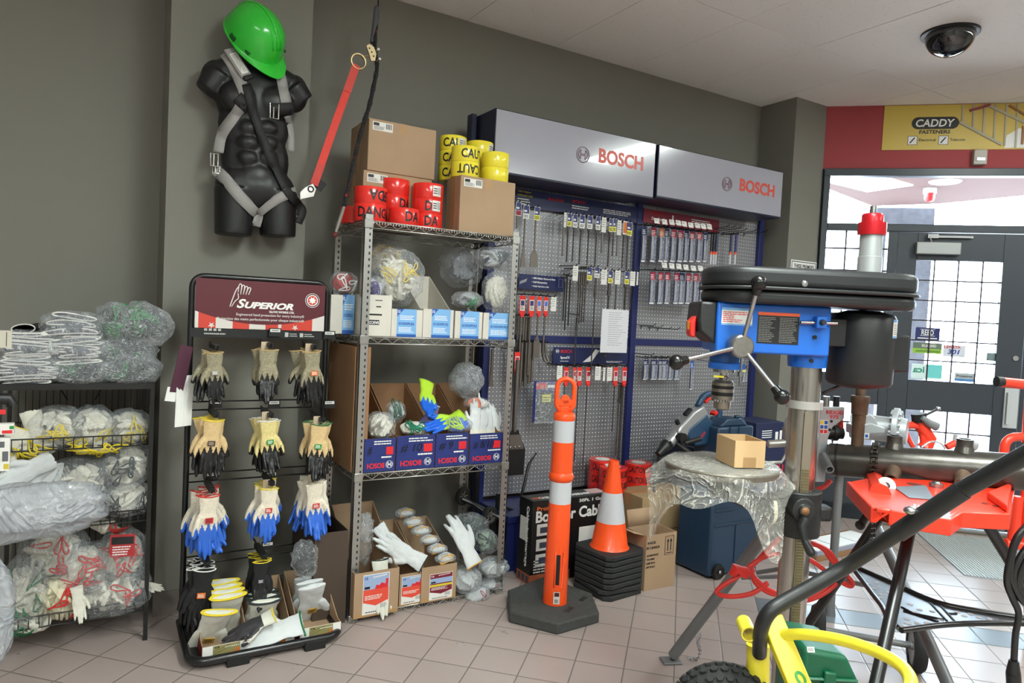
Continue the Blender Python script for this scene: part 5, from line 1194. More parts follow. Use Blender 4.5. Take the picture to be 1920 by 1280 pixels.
# hard hat
hp = oy(482, 62, 3.25)
t = thing('hard_hat', 'bright green hard hat tipped forward over the torso form', 'helmet', hp)
f = V((.50, -.36, -.76)).normalized(); u = V((.22, -.86, .45)); u = (u - f * u.dot(f)).normalized()
M = frame(hp - u * .02, f, u.cross(f), u)
M_GRN = mat('green_shell', (42, 190, 52), .22, coat=.4)
prof = [(0, .125), (.03, .123), (.06, .112), (.09, .09), (.11, .055), (.122, .01), (.126, -.02), (.124, -.02), (.115, .0), (0, .08)]
b = MB(M @ Matrix.Diagonal((1.13, .95, 1.05, 1))); b.lathe(prof, n=40)
o = b.build('shell', M_GRN, t, ang=60)
b = MB(M); vs = []; fs = []; n = 40
for i in range(n):
    a = 2 * PI * i / n; c, s = math.cos(a), math.sin(a); e = max(0, c) ** 2 * .058 + .007
    vs += [(.137 * c * 1.01, .117 * s, -.012), ((.137 + e) * c, (.117 + min(e, .012)) * s, -.016 - max(0, c) * .014), ((.137 + e) * c, (.117 + min(e, .012)) * s, -.020 - max(0, c) * .014), (.13 * c, .112 * s, -.02)]
for i in range(n):
    for j in range(4): a = i * 4 + j; a2 = i * 4 + (j + 1) % 4; c = ((i + 1) % n) * 4 + j; c2 = ((i + 1) % n) * 4 + (j + 1) % 4; fs.append((a, c, c2, a2))
b.add(vs, fs); b.build('visor', M_GRN, t, ang=60)
b = MB(M)
for yy in (-.022, 0, .022):
    P = [(1.13 * .124 * math.sin(a) + 0, yy, 1.05 * (.126 if yy == 0 else .122) * math.cos(a) + .002) for a in [(-1.15 + 2.3 * i / 16) for i in range(17)]]
    b.tube(P, .0045 if yy == 0 else .002, 6)
b.build('crown_ridge', M_GRN, t, ang=180)
b = MB(M)
for s in (-1, 1): b.box((0, s * .117, -.0), (.03, .01, .02)); b.box((.08, s * .098, .0), (.022, .012, .008))
b.build('accessory_slot', mat('dark_green', (18, 90, 26), .5), t)
# lanyard
ly = thing('safety_lanyard', 'bright red webbing lanyard running from the harness hook up to the rope grab', 'lanyard', oy(628, 235, 3.2))
P = [oy(668, 122, 3.2), oy(650, 172, 3.2), oy(622, 250, 3.2), oy(602, 308, 3.2), oy(588, 347, 3.2)]
MB().strap(P, .034, .004).build('webbing', M_WEBR, ly, ang=60)
b = MB(); b.strap([P[0] + V((0, -.004, .0)), P[1] + V((0, -.004, 0))], .036, .003); b.strap([P[3] + V((0, -.004, .0)), P[4] + V((0, -.004, 0))], .036, .003); b.build('stitched_end', mat('red_webbing_worn', (196, 66, 58), .7), ly)
c = oy(672, 115, 3.2); MB().tube(arc(c, .034, 0, 2 * PI, 24)[:-1], .006, 8, closed=True).build('ring', mat('brass_ring', (190, 170, 130), .3, .8), ly, ang=180)
M = face(oy(575, 361, 3.18), (0, -1, 0)) @ RZ(.45); b = MB(M); b.prism([(-.045, -.02), (.02, -.028), (.045, .0), (.04, .03), (-.005, .024), (-.03, .012)], 0, .012); hk = b.build('snap_hook', M_SIL, ly, bevel=.003)
MB(M).tube(arc((.02, .008, .014), .012, 0, 2 * PI, 12, (1, 0, 0), (0, 1, 0))[:-1], .003, 6, closed=True).build('rivet', M_SLOT, hk)
p = oy(597, 344, 3.215); MB(face(p, (0, -1, 0)) @ RZ(-.6)).bx(-.03, .03, -.022, .022, 0, .004).build('end_tab', M_WEBK, ly)
rp = thing('lifeline_rope', 'black braided lifeline rope hanging from the ceiling past the stacked cartons', 'rope', oy(707, 10, 3.3))
RPt = [(711, -12, 3.36), (708, 10, 3.34)]; RP = [(707, 30, 3.33), (704, 60, 3.31), (703, 95, 3.29), (707, 125, 3.28), (701, 160, 3.25), (692, 200, 3.22), (679, 240, 3.19), (668, 285, 3.16), (659, 325, 3.12), (650, 365, 3.08), (645, 388, 3.06)]
P = smoothpath([oy(*q) for q in RP], 5)
def braid(nt, b, tc, L):
    w = nt.nodes.new('ShaderNodeTexWave'); w.inputs['Scale'].default_value = 32; w.bands_direction = 'DIAGONAL'; L(tc.outputs['Object'], w.inputs[0])
    n = nt.nodes.new('ShaderNodeTexNoise'); n.inputs['Scale'].default_value = 45; L(tc.outputs['Object'], n.inputs[0])
    r = nt.nodes.new('ShaderNodeMapRange'); r.inputs[1].default_value = .66; r.inputs[2].default_value = .68; L(n.outputs[0], r.inputs[0])
    c = nt.nodes.new('ShaderNodeMix'); c.data_type = 'RGBA'; c.inputs[6].default_value = (*lin((26, 26, 30)), 1); c.inputs[7].default_value = (*lin((170, 40, 44)), 1); L(r.outputs[0], c.inputs[0]); L(c.outputs[2], b.inputs['Base Color'])
    k = nt.nodes.new('ShaderNodeBump'); k.inputs['Distance'].default_value = .006; L(w.outputs[0], k.inputs['Height']); L(k.outputs[0], b.inputs['Normal'])
b = MB(); b.tube(P, .0095, 10); b.build('rope', mat('braided_rope', rough=.6, fn=braid), rp, ang=180)
b = MB(); 
for s in range(2): # two strands that wind round the core
    b.tube([p + (V((math.cos(i * .9 + s * PI), 0, math.sin(i * .9 + s * PI))) * .006) for i, p in enumerate(P)], .006, 6)
b.build('strand', mat('rope_strand', (34, 34, 38), .6), rp, ang=180)
b = MB(); b.tube(smoothpath([oy(707, 14, 3.335), oy(703, 50, 3.32), oy(699, 80, 3.31)], 4), .014, 10); b.build('shrink_sleeve', mat('grey_sleeve', (84, 84, 90), .45), rp, ang=180)
top = oy(709, 10, 3.335); MB().tube([V((top.x, top.y, CZ)), top, oy(706, 20, 3.33)], .004, 6).build('hanger', M_BT, rp)
MB().tube([oy(645, 388, 3.06), oy(637, 412, 3.03), oy(629, 436, 3.0)], [.008, .009, .007], 10).build('swaged_end', M_SIL, rp, ang=60)
MB().ell(tuple(oy(628, 440, 3.0)), (.012, .012, .012)).build('end_knot', mat('dark_red_thread', (90, 30, 30), .8), rp)
gb_ = thing('rope_grab', 'brass coloured rope grab clamped on the lifeline', 'rope grab', oy(700, 100, 3.25))
M = face(oy(697, 100, 3.262), (0, -1, 0)) @ RZ(.1); b = MB(M); b.prism([(-.028, .03), (-.012, .042), (.012, .03), (.022, 0), (.014, -.035), (-.008, -.038), (-.014, -.01)], -.004, .006)
bd = b.build('body', mat('brass_plate', (200, 180, 140), .3, .7), gb_, bevel=.002)
b = MB(M)
for x, y in ((-.012, .02), (-.002, .004), (.006, -.014)): b.prism([(x + .004 * math.cos(a * PI / 5), y + .004 * math.sin(a * PI / 5)) for a in range(10)], .006, .0075)
b.build('hole', M_SLOT, bd, smooth=False)
b = MB(M); b.cyl((.024, .014, -.01), (.024, .014, .03), .006); b.cyl((.028, -.03, -.01), (.028, -.03, .03), .006); b.build('pin', M_SIL, gb_)
MB().tube([oy(679, 108, 3.22), oy(690, 105, 3.25)], .007, 8).build('link', _M['brass_ring'], gb_)
# ================================================================ tool display: pegboard bays and white signs
QY = 3.6
M_NV = mat('navy_steel', (30, 38, 92), .4); M_NVB = mat('navy_banner', (30, 38, 84), .35)
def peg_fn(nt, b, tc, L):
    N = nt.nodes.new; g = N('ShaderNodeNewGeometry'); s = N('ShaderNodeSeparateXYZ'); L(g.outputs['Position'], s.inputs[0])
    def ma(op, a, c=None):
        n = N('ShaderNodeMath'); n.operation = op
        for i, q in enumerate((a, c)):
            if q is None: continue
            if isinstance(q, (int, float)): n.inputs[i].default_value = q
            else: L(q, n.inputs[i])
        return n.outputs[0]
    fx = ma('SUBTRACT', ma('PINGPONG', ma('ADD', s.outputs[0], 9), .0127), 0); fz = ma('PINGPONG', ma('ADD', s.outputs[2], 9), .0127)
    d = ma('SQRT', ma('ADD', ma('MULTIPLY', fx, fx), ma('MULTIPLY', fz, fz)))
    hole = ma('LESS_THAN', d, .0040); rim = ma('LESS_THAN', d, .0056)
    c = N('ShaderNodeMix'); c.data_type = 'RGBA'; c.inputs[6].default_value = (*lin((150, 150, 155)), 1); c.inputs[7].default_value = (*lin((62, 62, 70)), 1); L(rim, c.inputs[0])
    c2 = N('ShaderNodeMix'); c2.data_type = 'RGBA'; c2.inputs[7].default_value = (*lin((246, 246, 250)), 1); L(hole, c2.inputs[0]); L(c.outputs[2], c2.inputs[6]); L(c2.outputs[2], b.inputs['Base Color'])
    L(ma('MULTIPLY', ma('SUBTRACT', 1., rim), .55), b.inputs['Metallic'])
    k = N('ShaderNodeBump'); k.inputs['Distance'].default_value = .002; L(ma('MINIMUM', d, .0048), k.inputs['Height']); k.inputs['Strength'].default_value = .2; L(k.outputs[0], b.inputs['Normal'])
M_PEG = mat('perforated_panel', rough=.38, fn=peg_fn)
bx_ = [2.0, 3.111, 4.313]
tzp = 2.19
td = thing('tool_display', 'navy framed perforated tool display rack along the back wall under the white signs', 'display rack', (3.15, QY, 0))
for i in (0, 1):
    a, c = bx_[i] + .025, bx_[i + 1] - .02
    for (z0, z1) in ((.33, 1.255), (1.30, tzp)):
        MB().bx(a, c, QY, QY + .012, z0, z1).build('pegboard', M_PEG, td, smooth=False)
    MB().bx(a, c, QY - .012, QY + .02, 1.255, 1.30).build('rail', M_NV, td, bevel=.002)
    MB().bx(a, c, QY - .005, QY + .03, tzp, tzp + .02).build('rail', mat('grey_rail', (120, 116, 112), .4, .5), td)
    MB().bx(a - .02, c + .02, QY - .36, QY - .0, .27, .31).build('deck', M_NV, td, bevel=.003)
    MB().bx(a - .02, c + .02, QY - .35, QY - .34, 0, .27).build('kick_panel', M_NV, td)
for x in bx_:
    MB().bx(x - .02, x + .025, QY - .03, QY + .035, 0, 2.32).build('upright', M_NV, td, bevel=.002)
# white signs
SY = 3.3
M_SGN = mat('sign_acrylic', (160, 160, 172), .16, coat=.6); M_SGR = mat('sign_red', (206, 82, 70), .35); M_SGK = mat('sign_ring', (120, 92, 104), .35); M_SFR = mat('sign_frame', (26, 28, 54), .4)
for i, (xa, xb, za, zb, lg, wd) in enumerate(((1.838, 2.975, 2.185, 2.508, ((1093, 290, 17), (1123, 1207, 2)), 'over the nearer tool bay'), (3.0, 4.172, 2.2, 2.508, ((1363, 345, 14), (1387, 1453, 2)), 'over the farther tool bay'))):
    t = thing('lit_sign', 'long white sign box reading BOSCH ' + wd, 'sign', ((xa + xb) / 2, SY + .15, za))
    MB().bx(xa, xb, SY + .004, SY + .262, za - .012, zb + .006).build('housing', M_SFR, t, bevel=.004)
    f = MB().bx(xa + .004, xb - .004, SY, SY + .004, za, zb).build('face_panel', M_SGN, t)
    (lx_, ly_, lr), (ta, tb, _) = lg
    p = oy(lx_, ly_, SY); h = zb - za
    M = face((p.x, SY - .0002, p.z), (0, -1, 0)); logo_ring(M, .044, M_SGK, f, z=.0015)
    p = oy(ta, ly_, SY); q = oy(tb, ly_, SY)
    txt('BOSCH', face((p.x, SY, p.z - .045), (0, -1, 0)), M_SGR, f, w=q.x - p.x, h=.085, bold=.035)
    b = MB(); 
    for x in (xa + .1, xb - .12): b.bx(x, x + .03, SY + .262, QY - .036, za + .05, za + .09)
    b.build('bracket', M_SFR, t)
b = MB(); b.bx(1.80, 1.83, 3.5, 3.56, 1.9, 2.52); b.build('x', M_SFR, td, bevel=.003).name = 'side_post'
for x0, y0, x1, y1 in ((965, 330, 982, 340), (1016, 340, 1046, 351), (1154, 366, 1181, 376), (1200, 372, 1210, 379), (1234, 379, 1271, 388)):  # small emissive white plates in the gap above the pegboard panels
    a, c, z0, z1 = rY(x0, y0, x1, y1, QY - .045); MB().bx(a, c, QY - .045, QY - .04, z0, z1).build('white_plate', mat('plate_emission', (225, 240, 255), .5, emit=1.2), td)
for i in (0, 1): MB().bx(bx_[i] + .025, bx_[i + 1] - .02, QY - .035, QY + .03, tzp + .02, 2.36).build('top_beam', M_SFR, td)
# banners
def banner(lab, x0, y0, x1, y1, Y, m, texts=(), extra=(), mats=()):
    a, c, z0, z1 = rY(x0, y0, x1, y1, Y); z0, z1 = oy(x0, y1 - (x1 - x0) * .0, Y).z if False else z0, z1
    M = face((a, Y, z0), (0, -1, 0)); w, h = c - a, z1 - z0
    o = panels(M, [(0, w, 0, h, 0, 0)] + [(w * e[0], w * e[1], h * e[2], h * e[3], e[4] + 1, 1) for e in extra], [m] + list(mats), None, 'shelf_banner', t=.002); tag(o, lab, 'banner')
    for s, fx, fy, fw, fh, mm in texts: txt(s, M @ T3(w * fx, h * fy, .0025), mm, o, w=w * fw, h=h * fh, bold=.02)
    return o, M, w, h
M_RT = mat('red_print', (196, 32, 36), .5); M_YT = mat('yellow_print', (200, 190, 50), .5); M_MRN = mat('maroon_banner', (132, 38, 58), .4)
YB = QY - .03
p = rY(968, 356, 1187, 398, YB); zt1 = oy(1075, 356 + 8, YB).z
def banner_w(lab, x0, x1, z0, z1, m, texts, extra=(), mats=()):
    M = face((x0, YB, z0), (0, -1, 0)); w, h = x1 - x0, z1 - z0
    o = panels(M, [(0, w, 0, h, 0, 0)] + [(w * e[0], w * e[1], h * e[2], h * e[3], e[4] + 1, 1) for e in extra], [m] + list(mats), None, 'shelf_banner', t=.002); tag(o, lab, 'banner')
    for s, fx, fy, fw, fh, mm in texts: txt(s, M @ T3(w * fx, h * fy, .0025), mm, o, w=w * fw, h=h * fh, bold=.02)
    return o
rl = lambda *a: [(e[0], e[1], e[2], e[3], e[4]) for e in lines(*a)]
banner_w('navy banner across the top of the nearer bay reading 30% Higher removal rate', 2.14, 3.085, 2.06, 2.165, M_NVB, [('30% Higher', .02, .78, .1, .12, M_YT), ('removal rate', .02, .6, .11, .12, M_YT), ('BULLDOG', .25, .6, .12, .15, M_RT), ('BOSCH', .44, .68, .11, .16, M_RT)], rl(.02, .13, .1, .5, 3, 0) + rl(.44, .58, .3, .55, 2, 0) + rl(.7, .95, .3, .6, 3, 0), [M_W])
banner_w('maroon banner across the top of the farther bay', 3.14, 3.85, 2.075, 2.165, M_MRN, [('BOSCH', .1, .66, .14, .2, M_RT), ('DareDevil', .1, .25, .16, .22, M_W)], rl(.62, .9, .2, .8, 4, 0) + [(.36, .38, .2, .8, 0), (.40, .5, .2, .26, 0)], [M_W])
o, M, w, h = banner('navy banner reading 30% Higher Removal Rate, Self-Sharpening over the red tool holders', 972, 516, 1057, 544, YB - .015, M_NVB, [('• 30% Higher Removal Rate', .28, .68, .52, .16, M_W), ('• Self-Sharpening', .28, .42, .34, .16, M_W), ('• High Service Life', .28, .16, .38, .14, M_W)])
b = MB(M @ T3(0, 0, .002)); b.prism([(w * .02, h * .3), (w * .16, h * .5), (w * .18, h * .72), (w * .03, h * .5)], 0, .001); b.tube([(w * .88, h * .3, 0), (w * .97, h * .3, 0), (w * .97, h * .85, 0), (w * .88, h * .85, 0)], .0015, 4, closed=True); b.build('printed_chisel', mat('grey_print3', (150, 150, 156), .5), o)
o, M, w, h = banner("navy banner reading BOSCH SpeedX above the red holders of long bits", 1037, 652, 1177, 682, YB - .015, M_NVB, [('BOSCH', .09, .66, .14, .2, M_RT), ("Speed'X", .09, .26, .12, .2, M_W)], rl(.7, .95, .08, .2, 2, 0) + rl(.09, .22, .12, .2, 1, 0), [M_W])
logo_ring(M @ T3(w * .05, h * .76, .002), h * .12, M_W, o)
b = MB(M @ T3(0, 0, .0025)); b.prism([(w * .38, h * .1), (w * .5, h * .15), (w * .6, h * .85), (w * .54, h * .92), (w * .5, h * .6)], 0, .0006); b.build('printed_tool', M_W, o)
M_CW, M_CY, M_CN, M_CR, M_COR = M_BARW, mat('card_yellow', (214, 206, 40), .5), mat('card_navy', (44, 50, 110), .5), mat('card_red', (170, 40, 60), .5), mat('card_orange', (206, 110, 50), .5)
M_BIT = mat('drill_steel', (92, 86, 82), .38, .75); M_BIT2 = mat('grey_steel', (120, 112, 106), .4, .7); M_BK = mat('blackened_steel', (36, 34, 34), .4, .4)
def spiral(b, x, y, z0, z1, r, pitch=.022):
    n = int((z1 - z0) / pitch * 8); vs = []; fs = []
    for i in range(n + 1):
        z = z0 + (z1 - z0) * i / n; a = 2 * PI * i / 8
        for j in range(6): q = a + 2 * PI * j / 6; rr = r if j % 3 == 0 else r * .55; vs.append((x + rr * math.cos(q), y + rr * math.sin(q), z))
    for i in range(n):
        for j in range(6): fs.append((i * 6 + j, i * 6 + (j + 1) % 6, (i + 1) * 6 + (j + 1) % 6, (i + 1) * 6 + j))
    b.add(vs, fs)
ORD = ['first', 'second', 'third', 'fourth', 'fifth', 'sixth', 'seventh', 'eighth', 'ninth', 'tenth', 'eleventh', 'twelfth', 'thirteenth', 'fourteenth']
def hook_at(parent, x, z, Y):
    b = MB(); b.tube([(x, QY, z + .012), (x, Y - .012, z + .006), (x, Y - .022, z + .016)], .0036, 5); return b.build('peg_hook', M_BK, parent, ang=60)
def hangtool(lab, px, yt, yb, card, kind='bit', cw=8, ch=26, Y=3.5, group=None, r=.006, yc=None):
    p = oy(px, yt, Y); k = 1 / 1316. * (p.x * _fw.x + p.y * _fw.y); z1 = p.z; zb = oy(px, yb, Y).z; w = cw * k; h = ch * k
    t = thing('drill_bit' if kind in ('bit', 'rod') else 'chisel', lab, 'drill bit' if kind in ('bit', 'rod') else 'chisel', (p.x, Y, z1), group)
    M = face((p.x - w / 2, Y - .008, z1 - h), (0, -1, 0)); rs = random.Random(int(px * 7 + yt))
    if card != 'N':
        R = [(0, w, 0, h, 0)]
        if card in 'YBR': R += [(w * .06, w * .94, h * .4, h * .96, 2, 1), (w * .12, w * .6, h * .5, h * .64, 0, 2), (w * .06, w * .94, h * .04, h * .38, {'Y': 3, 'B': 0, 'R': 4}[card], 1)] + lines(w * .12, w * .9, h * .08, h * .3, 2, 1, 2, rs=rs)
        elif card == 'O': R += [(w * .06, w * .94, h * .1, h * .9, 5, 1)]
        else: R += lines(w * .12, w * .8, h * .3, h * .9, 4, 1, 1, rs=rs, th=.2)
        panels(M, R, [M_CW, M_K, M_CN, M_CY, M_CR, M_COR], t, 'header_card')
    b = MB(); x = p.x; y = Y + .002; za = z1 - h * .3
    if kind == 'bit': b.cyl((x, y, za), (x, y, za - (za - zb) * .22), r * 1.1, n=8); b.cyl((x, y, za - (za - zb) * .2), (x, y, za - (za - zb) * .25), r * 1.5, n=8); spiral(b, x, y, zb, za - (za - zb) * .25, r)
    elif kind == 'rod': b.cyl((x, y, za), (x, y, zb), r, n=8)
    elif kind == 'flat': b.cyl((x, y, za), (x, y, zb + (za - zb) * .35), r, n=8); b.prism([(x - r, zb + (za - zb) * .38), (x + r, zb + (za - zb) * .38), (x + .016, zb), (x - .016, zb)], y - .003, y + .003, frame((0, 0, 0), (1, 0, 0), (0, 0, 1)) @ Matrix.Diagonal((1, 1, -1, 1)))
    elif kind == 'spade':
        b.cyl((x, y, za), (x, y, zb + .08), r, n=8); zz = zb
        b.prism([(x - r, zz + .1), (x + r, zz + .1), (x + .024, zz + .07), (x + .026, zz), (x - .026, zz), (x - .024, zz + .07)], -y - .003, -y + .003, frame((0, 0, 0), (1, 0, 0), (0, 0, 1)))
    elif kind == 'curve': b.tube(smoothpath([(x, y, za), (x, y, zb + .08), (x + .006, y, zb + .04), (x + .02, y - .01, zb)], 5), r, 6)
    b.build('steel_shank', M_BK if r < .0041 else (M_BIT if kind == 'bit' else M_BIT2), t, ang=60)
    hook_at(t, x, z1 - .006, Y)
    return t
C1 = lambda x, y: (940 + x / 3.46, 330 + y / 3.46)
row = [(110, 170, 340, 'R', 'rod', 12), (160, 190, 590, 'B', 'flat', 13), (230, 200, 590, 'Y', 'spade', 12), (412, 235, 520, 'W', 'rod', 5), (440, 240, 560, 'Y', 'bit', 10), (477, 247, 560, 'B', 'bit', 10), (522, 252, 575, 'B', 'bit', 12), (573, 256, 580, 'B', 'bit', 12), (625, 262, 590, 'B', 'bit', 10), (663, 268, 500, 'W', 'rod', 10), (708, 275, 590, 'Y', 'bit', 8), (733, 276, 520, 'Y', 'bit', 7), (762, 286, 520, 'W', 'rod', 9), (800, 292, 600, 'O', 'bit', 9), (828, 300, 620, 'Y', 'bit', 13)]
for i, (x, yt, yb, c, k, cw) in enumerate(row):
    a, y1 = C1(x, yt); _, y2 = C1(x, yb)
    hangtool('bit or chisel hanging %s along the top row of the nearer bay, %s card' % ((ORD + ['fifteenth'])[i], {'R': 'red', 'B': 'navy', 'Y': 'yellow', 'W': 'white', 'O': 'orange'}[c]), a, y1, y2, c, k, cw * .95 + 1, 25 if c != 'W' else 28, Y=3.5)
row = [(478, 582, 640, 'W', 'rod', 12, 28), (510, 600, 955, 'N', 'bit', 5, 20), (524, 600, 955, 'N', 'bit', 5, 20), (538, 600, 950, 'N', 'bit', 5, 20), (552, 602, 950, 'N', 'bit', 5, 20), (570, 590, 700, 'Y', 'rod', 11, 25), (618, 590, 1290, 'B', 'bit', 12, 20), (664, 606, 700, 'W', 'rod', 13, 28), (706, 612, 1180, 'Y', 'bit', 11, 24), (752, 612, 870, 'W', 'bit', 13, 26), (812, 618, 960, 'Y', 'bit', 11, 24), (849, 618, 870, 'W', 'bit', 12, 27), (880, 620, 710, 'W', 'rod', 4, 25)]
for i, (x, yt, yb, c, k, cw, ch) in enumerate(row):
    a, y1 = C1(x, yt); _, y2 = C1(x, yb); pl = {'N': 'bare black shank', 'B': 'navy and silver card', 'Y': 'yellow card', 'W': 'plain white card'}[c]
    hangtool('drill bit hanging %s along the second row of the nearer bay, %s' % (ORD[i], pl), a, y1, y2, c, k, cw, ch, Y=3.44, r=.0085 if x in (706, 812) else .006)
a, y1 = C1(492, 900); hangtool('very long thin bit hanging down past the paper sheet in the nearer bay', a, y1, C1(0, 1240)[1], 'N', 'bit', 4, 20, Y=3.5, r=.005)
for i, (x, c) in enumerate(((430, 0), (450, 0), (415, 0))):
    a, y1 = C1(x, 640 + 10 * i); hangtool('thin grey rod hanging beside the navy banner of the nearer bay', a, y1, C1(0, 1000 - 30 * i)[1], 'N', 'rod', 4, 20, Y=3.55, r=.004, group='thin grey rods beside the navy banner')
M_RPL = mat('red_plastic', (224, 44, 38), .35)
def holder(lab, px, yt, yb, ytool, band, Y=3.48, kind='rod', cw=12, r=.0065):
    p = oy(px, yt, Y); zb = oy(px, yb, Y).z; k = 1 / 1316. * (p.x * _fw.x + p.y * _fw.y); w = cw * k
    t = thing('boxed_chisel', lab, 'chisel', (p.x, Y, p.z)); h = p.z - zb
    b = MB(face((p.x - w / 2, Y - .006, zb), (0, -1, 0))); b.bx(0, w, h * .1, h, -.004, .0); b.prism([(w * .1, h * .12), (w * .9, h * .12), (w * .75, -h * .06), (w * .25, -h * .06)], -.01, .004); b.build('red_holder', M_RPL, t, bevel=.002)
    panels(face((p.x - w / 2, Y - .006, zb), (0, -1, 0)), [(w * .12, w * .88, h * .25, h * .8, 0), (w * .2, w * .8, h * .5, h * .76, 1, 1)] + lines(w * .2, w * .8, h * .28, h * .48, 3, 2, 1), [M_CW, band, M_K], t, 'card')
    b = MB(); zt = oy(px, ytool, Y).z; x, y = p.x, Y + .002
    if kind == 'bit': spiral(b, x, y, zt, zb, r)
    else:
        b.cyl((x, y, zb), (x, y, zt + (.12 if kind == 'flat' else 0)), r, n=8)
        if kind == 'flat': b.prism([(x - r, zt + .13), (x + r, zt + .13), (x + .022, zt + .09), (x + .022, zt), (x - .022, zt), (x - .022, zt + .09)], -y - .003, -y + .003, frame((0, 0, 0), (1, 0, 0), (0, 0, 1)))
    b.build('steel_shank', M_BIT2 if kind != 'bit' else M_BIT, t, ang=60); hook_at(t, p.x, p.z, Y); return t
BLb = mat('card_blue', (50, 110, 210), .5)
for i, (x, yb, b_, kd) in enumerate(((137, 1290, M_CN, 'rod'), (197, 1290, M_CN, 'rod'), (245, 1180, BLb, 'flat'), (289, 1130, BLb, 'curve'))):
    a, y1 = C1(x, 775 + i * 3); holder('%s red tool holder under the Self-Sharpening banner' % ORD[i], a, y1, C1(0, 905)[1], C1(0, yb)[1], b_, kind='flat' if kd == 'flat' else 'rod', cw=13 if i < 2 else 10)
a, y1 = C1(289, 1080); hangtool('black curved cutter hanging under the fourth red holder', a, y1, C1(0, 1200)[1], 'N', 'curve', 4, 6, Y=3.47, r=.007)
a, y1 = C1(337, 783); hangtool('plain white card on the hook beside the red tool holders', a, y1, C1(0, 860)[1], 'W', 'rod', 12, 27, Y=3.48)
for i, (x, yb) in enumerate(((112, 1340), (165, 1330), (182, 1300), (150, 1350))):
    a, y1 = C1(x, 905); hangtool('long grey steel rod chisel hanging below the red holders', a, y1, C1(0, yb)[1], 'N', 'rod', 4, 10, Y=3.53, r=.008, group='long grey rod chisels below the red holders')
C3 = lambda x, y: (860 + x / 3.555, 640 + y / 3.555)
for i, (x, yt, yb, c, cw) in enumerate(((670, 160, 250, 'W', 12), (925, 165, 255, 'W', 13), (966, 170, 255, 'W', 5), (1003, 170, 260, 'W', 12))):
    a, y1 = C3(x, yt); hangtool('plain white card, %s of those in the lowest row between red holders' % ORD[i], a, y1, C3(0, yb)[1], c, 'rod', cw, 26, Y=3.47)
for i, (x, yl, k) in enumerate(((716, 500, 'rod'), (772, 700, 'rod'), (805, 800, 'bit'), (864, 850, 'bit'), (1046, 600, 'bit'), (1105, 790, 'bit'))):
    a, y1 = C3(x, 172); holder('%s red holder with a long bit in the lowest row of the nearer bay' % ORD[i], a, y1, C3(0, 290)[1], C3(0, yl)[1], M_CR, kind=k, cw=11 if i != 1 else 6, Y=3.46, r=.006)
for i, x in enumerate((1075, 1090)):
    a, y1 = C3(x, 280); hangtool('long spiral bit hanging against the navy post', a, y1, C3(0, 760 + 20 * i)[1], 'N', 'bit', 4, 6, Y=3.5, r=.007, group='long spiral bits against the navy post')
a, y1 = C3(390, 70); holder('red holder with clay spade beside the chrome shelving post', a, y1, C3(0, 215)[1], C3(0, 640)[1], M_CR, cw=12, Y=3.42, r=.009)
# clay spade
p = oy(*C3(375, 590), 3.38); q = oy(*C3(378, 890), 3.38)
t = thing('clay_spade', 'broad black clay spade blade hanging beside the chrome shelving post', 'spade', p); z0, z1 = q.z, p.z; h = z1 - z0
b = MB(frame((p.x, 3.38, 0), (1, 0, 0), (0, 0, 1))); b.prism([(-.02, z1), (.02, z1), (.05, z1 - h * .25), (.075, z1 - h * .45), (.07, z0), (-.07, z0), (-.075, z1 - h * .45), (-.05, z1 - h * .25)], -.004, .004); b.build('blade', M_BK, t)
b = MB(); b.prism([(-.035, z1 - h * .1), (.035, z1 - h * .1), (.06, z1 - h * .42), (-.06, z1 - h * .42)], .004, .008, frame((p.x, 3.38, 0), (1, 0, 0), (0, 0, 1))); b.build('collar_plate', M_BIT2, t)
for s in (-.03, 0, .03): MB().ell((p.x + s, 3.37, z1 - h * .37), (.008, .006, .008)).build('bolt', M_STL, t)
MB().cyl((p.x, 3.385, z1 - .01), (p.x, 3.385, z1 + .4), .012).build('shank', M_BIT2, t)
for i, (x, y0, y1, k) in enumerate(((228, 40, 300, 'flat'), (405, 0, 300, 'rod'), (425, 0, 310, 'rod'), (455, 0, 300, 'rod'), (482, 0, 280, 'rod'), (500, 0, 270, 'rod'), (562, 0, 135, 'curve'))):
    a, ya = C3(x, y0); hangtool('dark steel chisel or rod, %s of those hanging behind the chrome shelving post' % ORD[i], a, ya, C3(0, y1)[1], 'N', k, 4, 8, Y=3.5, r=.009)
# blister with yellow label
a, c, z0, z1 = rY(999, 714, 1046, 790, 3.45); M = face((a, 3.45, z0), (0, -1, 0)); w, h = c - a, z1 - z0
t = thing('blister_pack', 'navy backed blister pack holding a black tool with a yellow label, behind the channelizer handle', 'package', (a, 3.45, z0))
panels(M, [(0, w, 0, h, 0), (w * .1, w * .55, h * .8, h * .95, 1, 1), (w * .5, w * .9, h * .83, h * .9, 2, 1)], [M_CN, M_RT, M_W], t, 'backing_card')
MB(M).bx(w * .15, w * .85, h * .03, h * .74, .001, .03).build('black_tool', M_BP, t, bevel=.012); panels(M @ T3(0, 0, .03), [(w * .25, w * .6, h * .5, h * .68, 0)] + lines(w * .27, w * .58, h * .52, h * .64, 2, 1, 1), [M_CY, M_K], t, 'yellow_label')
MB(M).bx(-.002, w * 1.02, -.004, h * 1.0, .0315, .033).build('clear_cover', F1, t)
# paper notice
a, c, z0, z1 = rY(1127, 580, 1177, 661, 3.42); M = face((a, 3.42, z0), (0, -1, 0), (0, 0, 1)); w, h = c - a, z1 - z0
o = panels(M, [(0, w, 0, h, 0)] + lines(w * .25, w * .95, h * .15, h * .95, 16, 1, 1, rag=.5, th=.12), [mat('paper', (212, 212, 218), .8), M_K], None, 'paper_notice', t=.0008); tag(o, 'white printed paper sheet hanging over the bits of the nearer bay', 'paper')
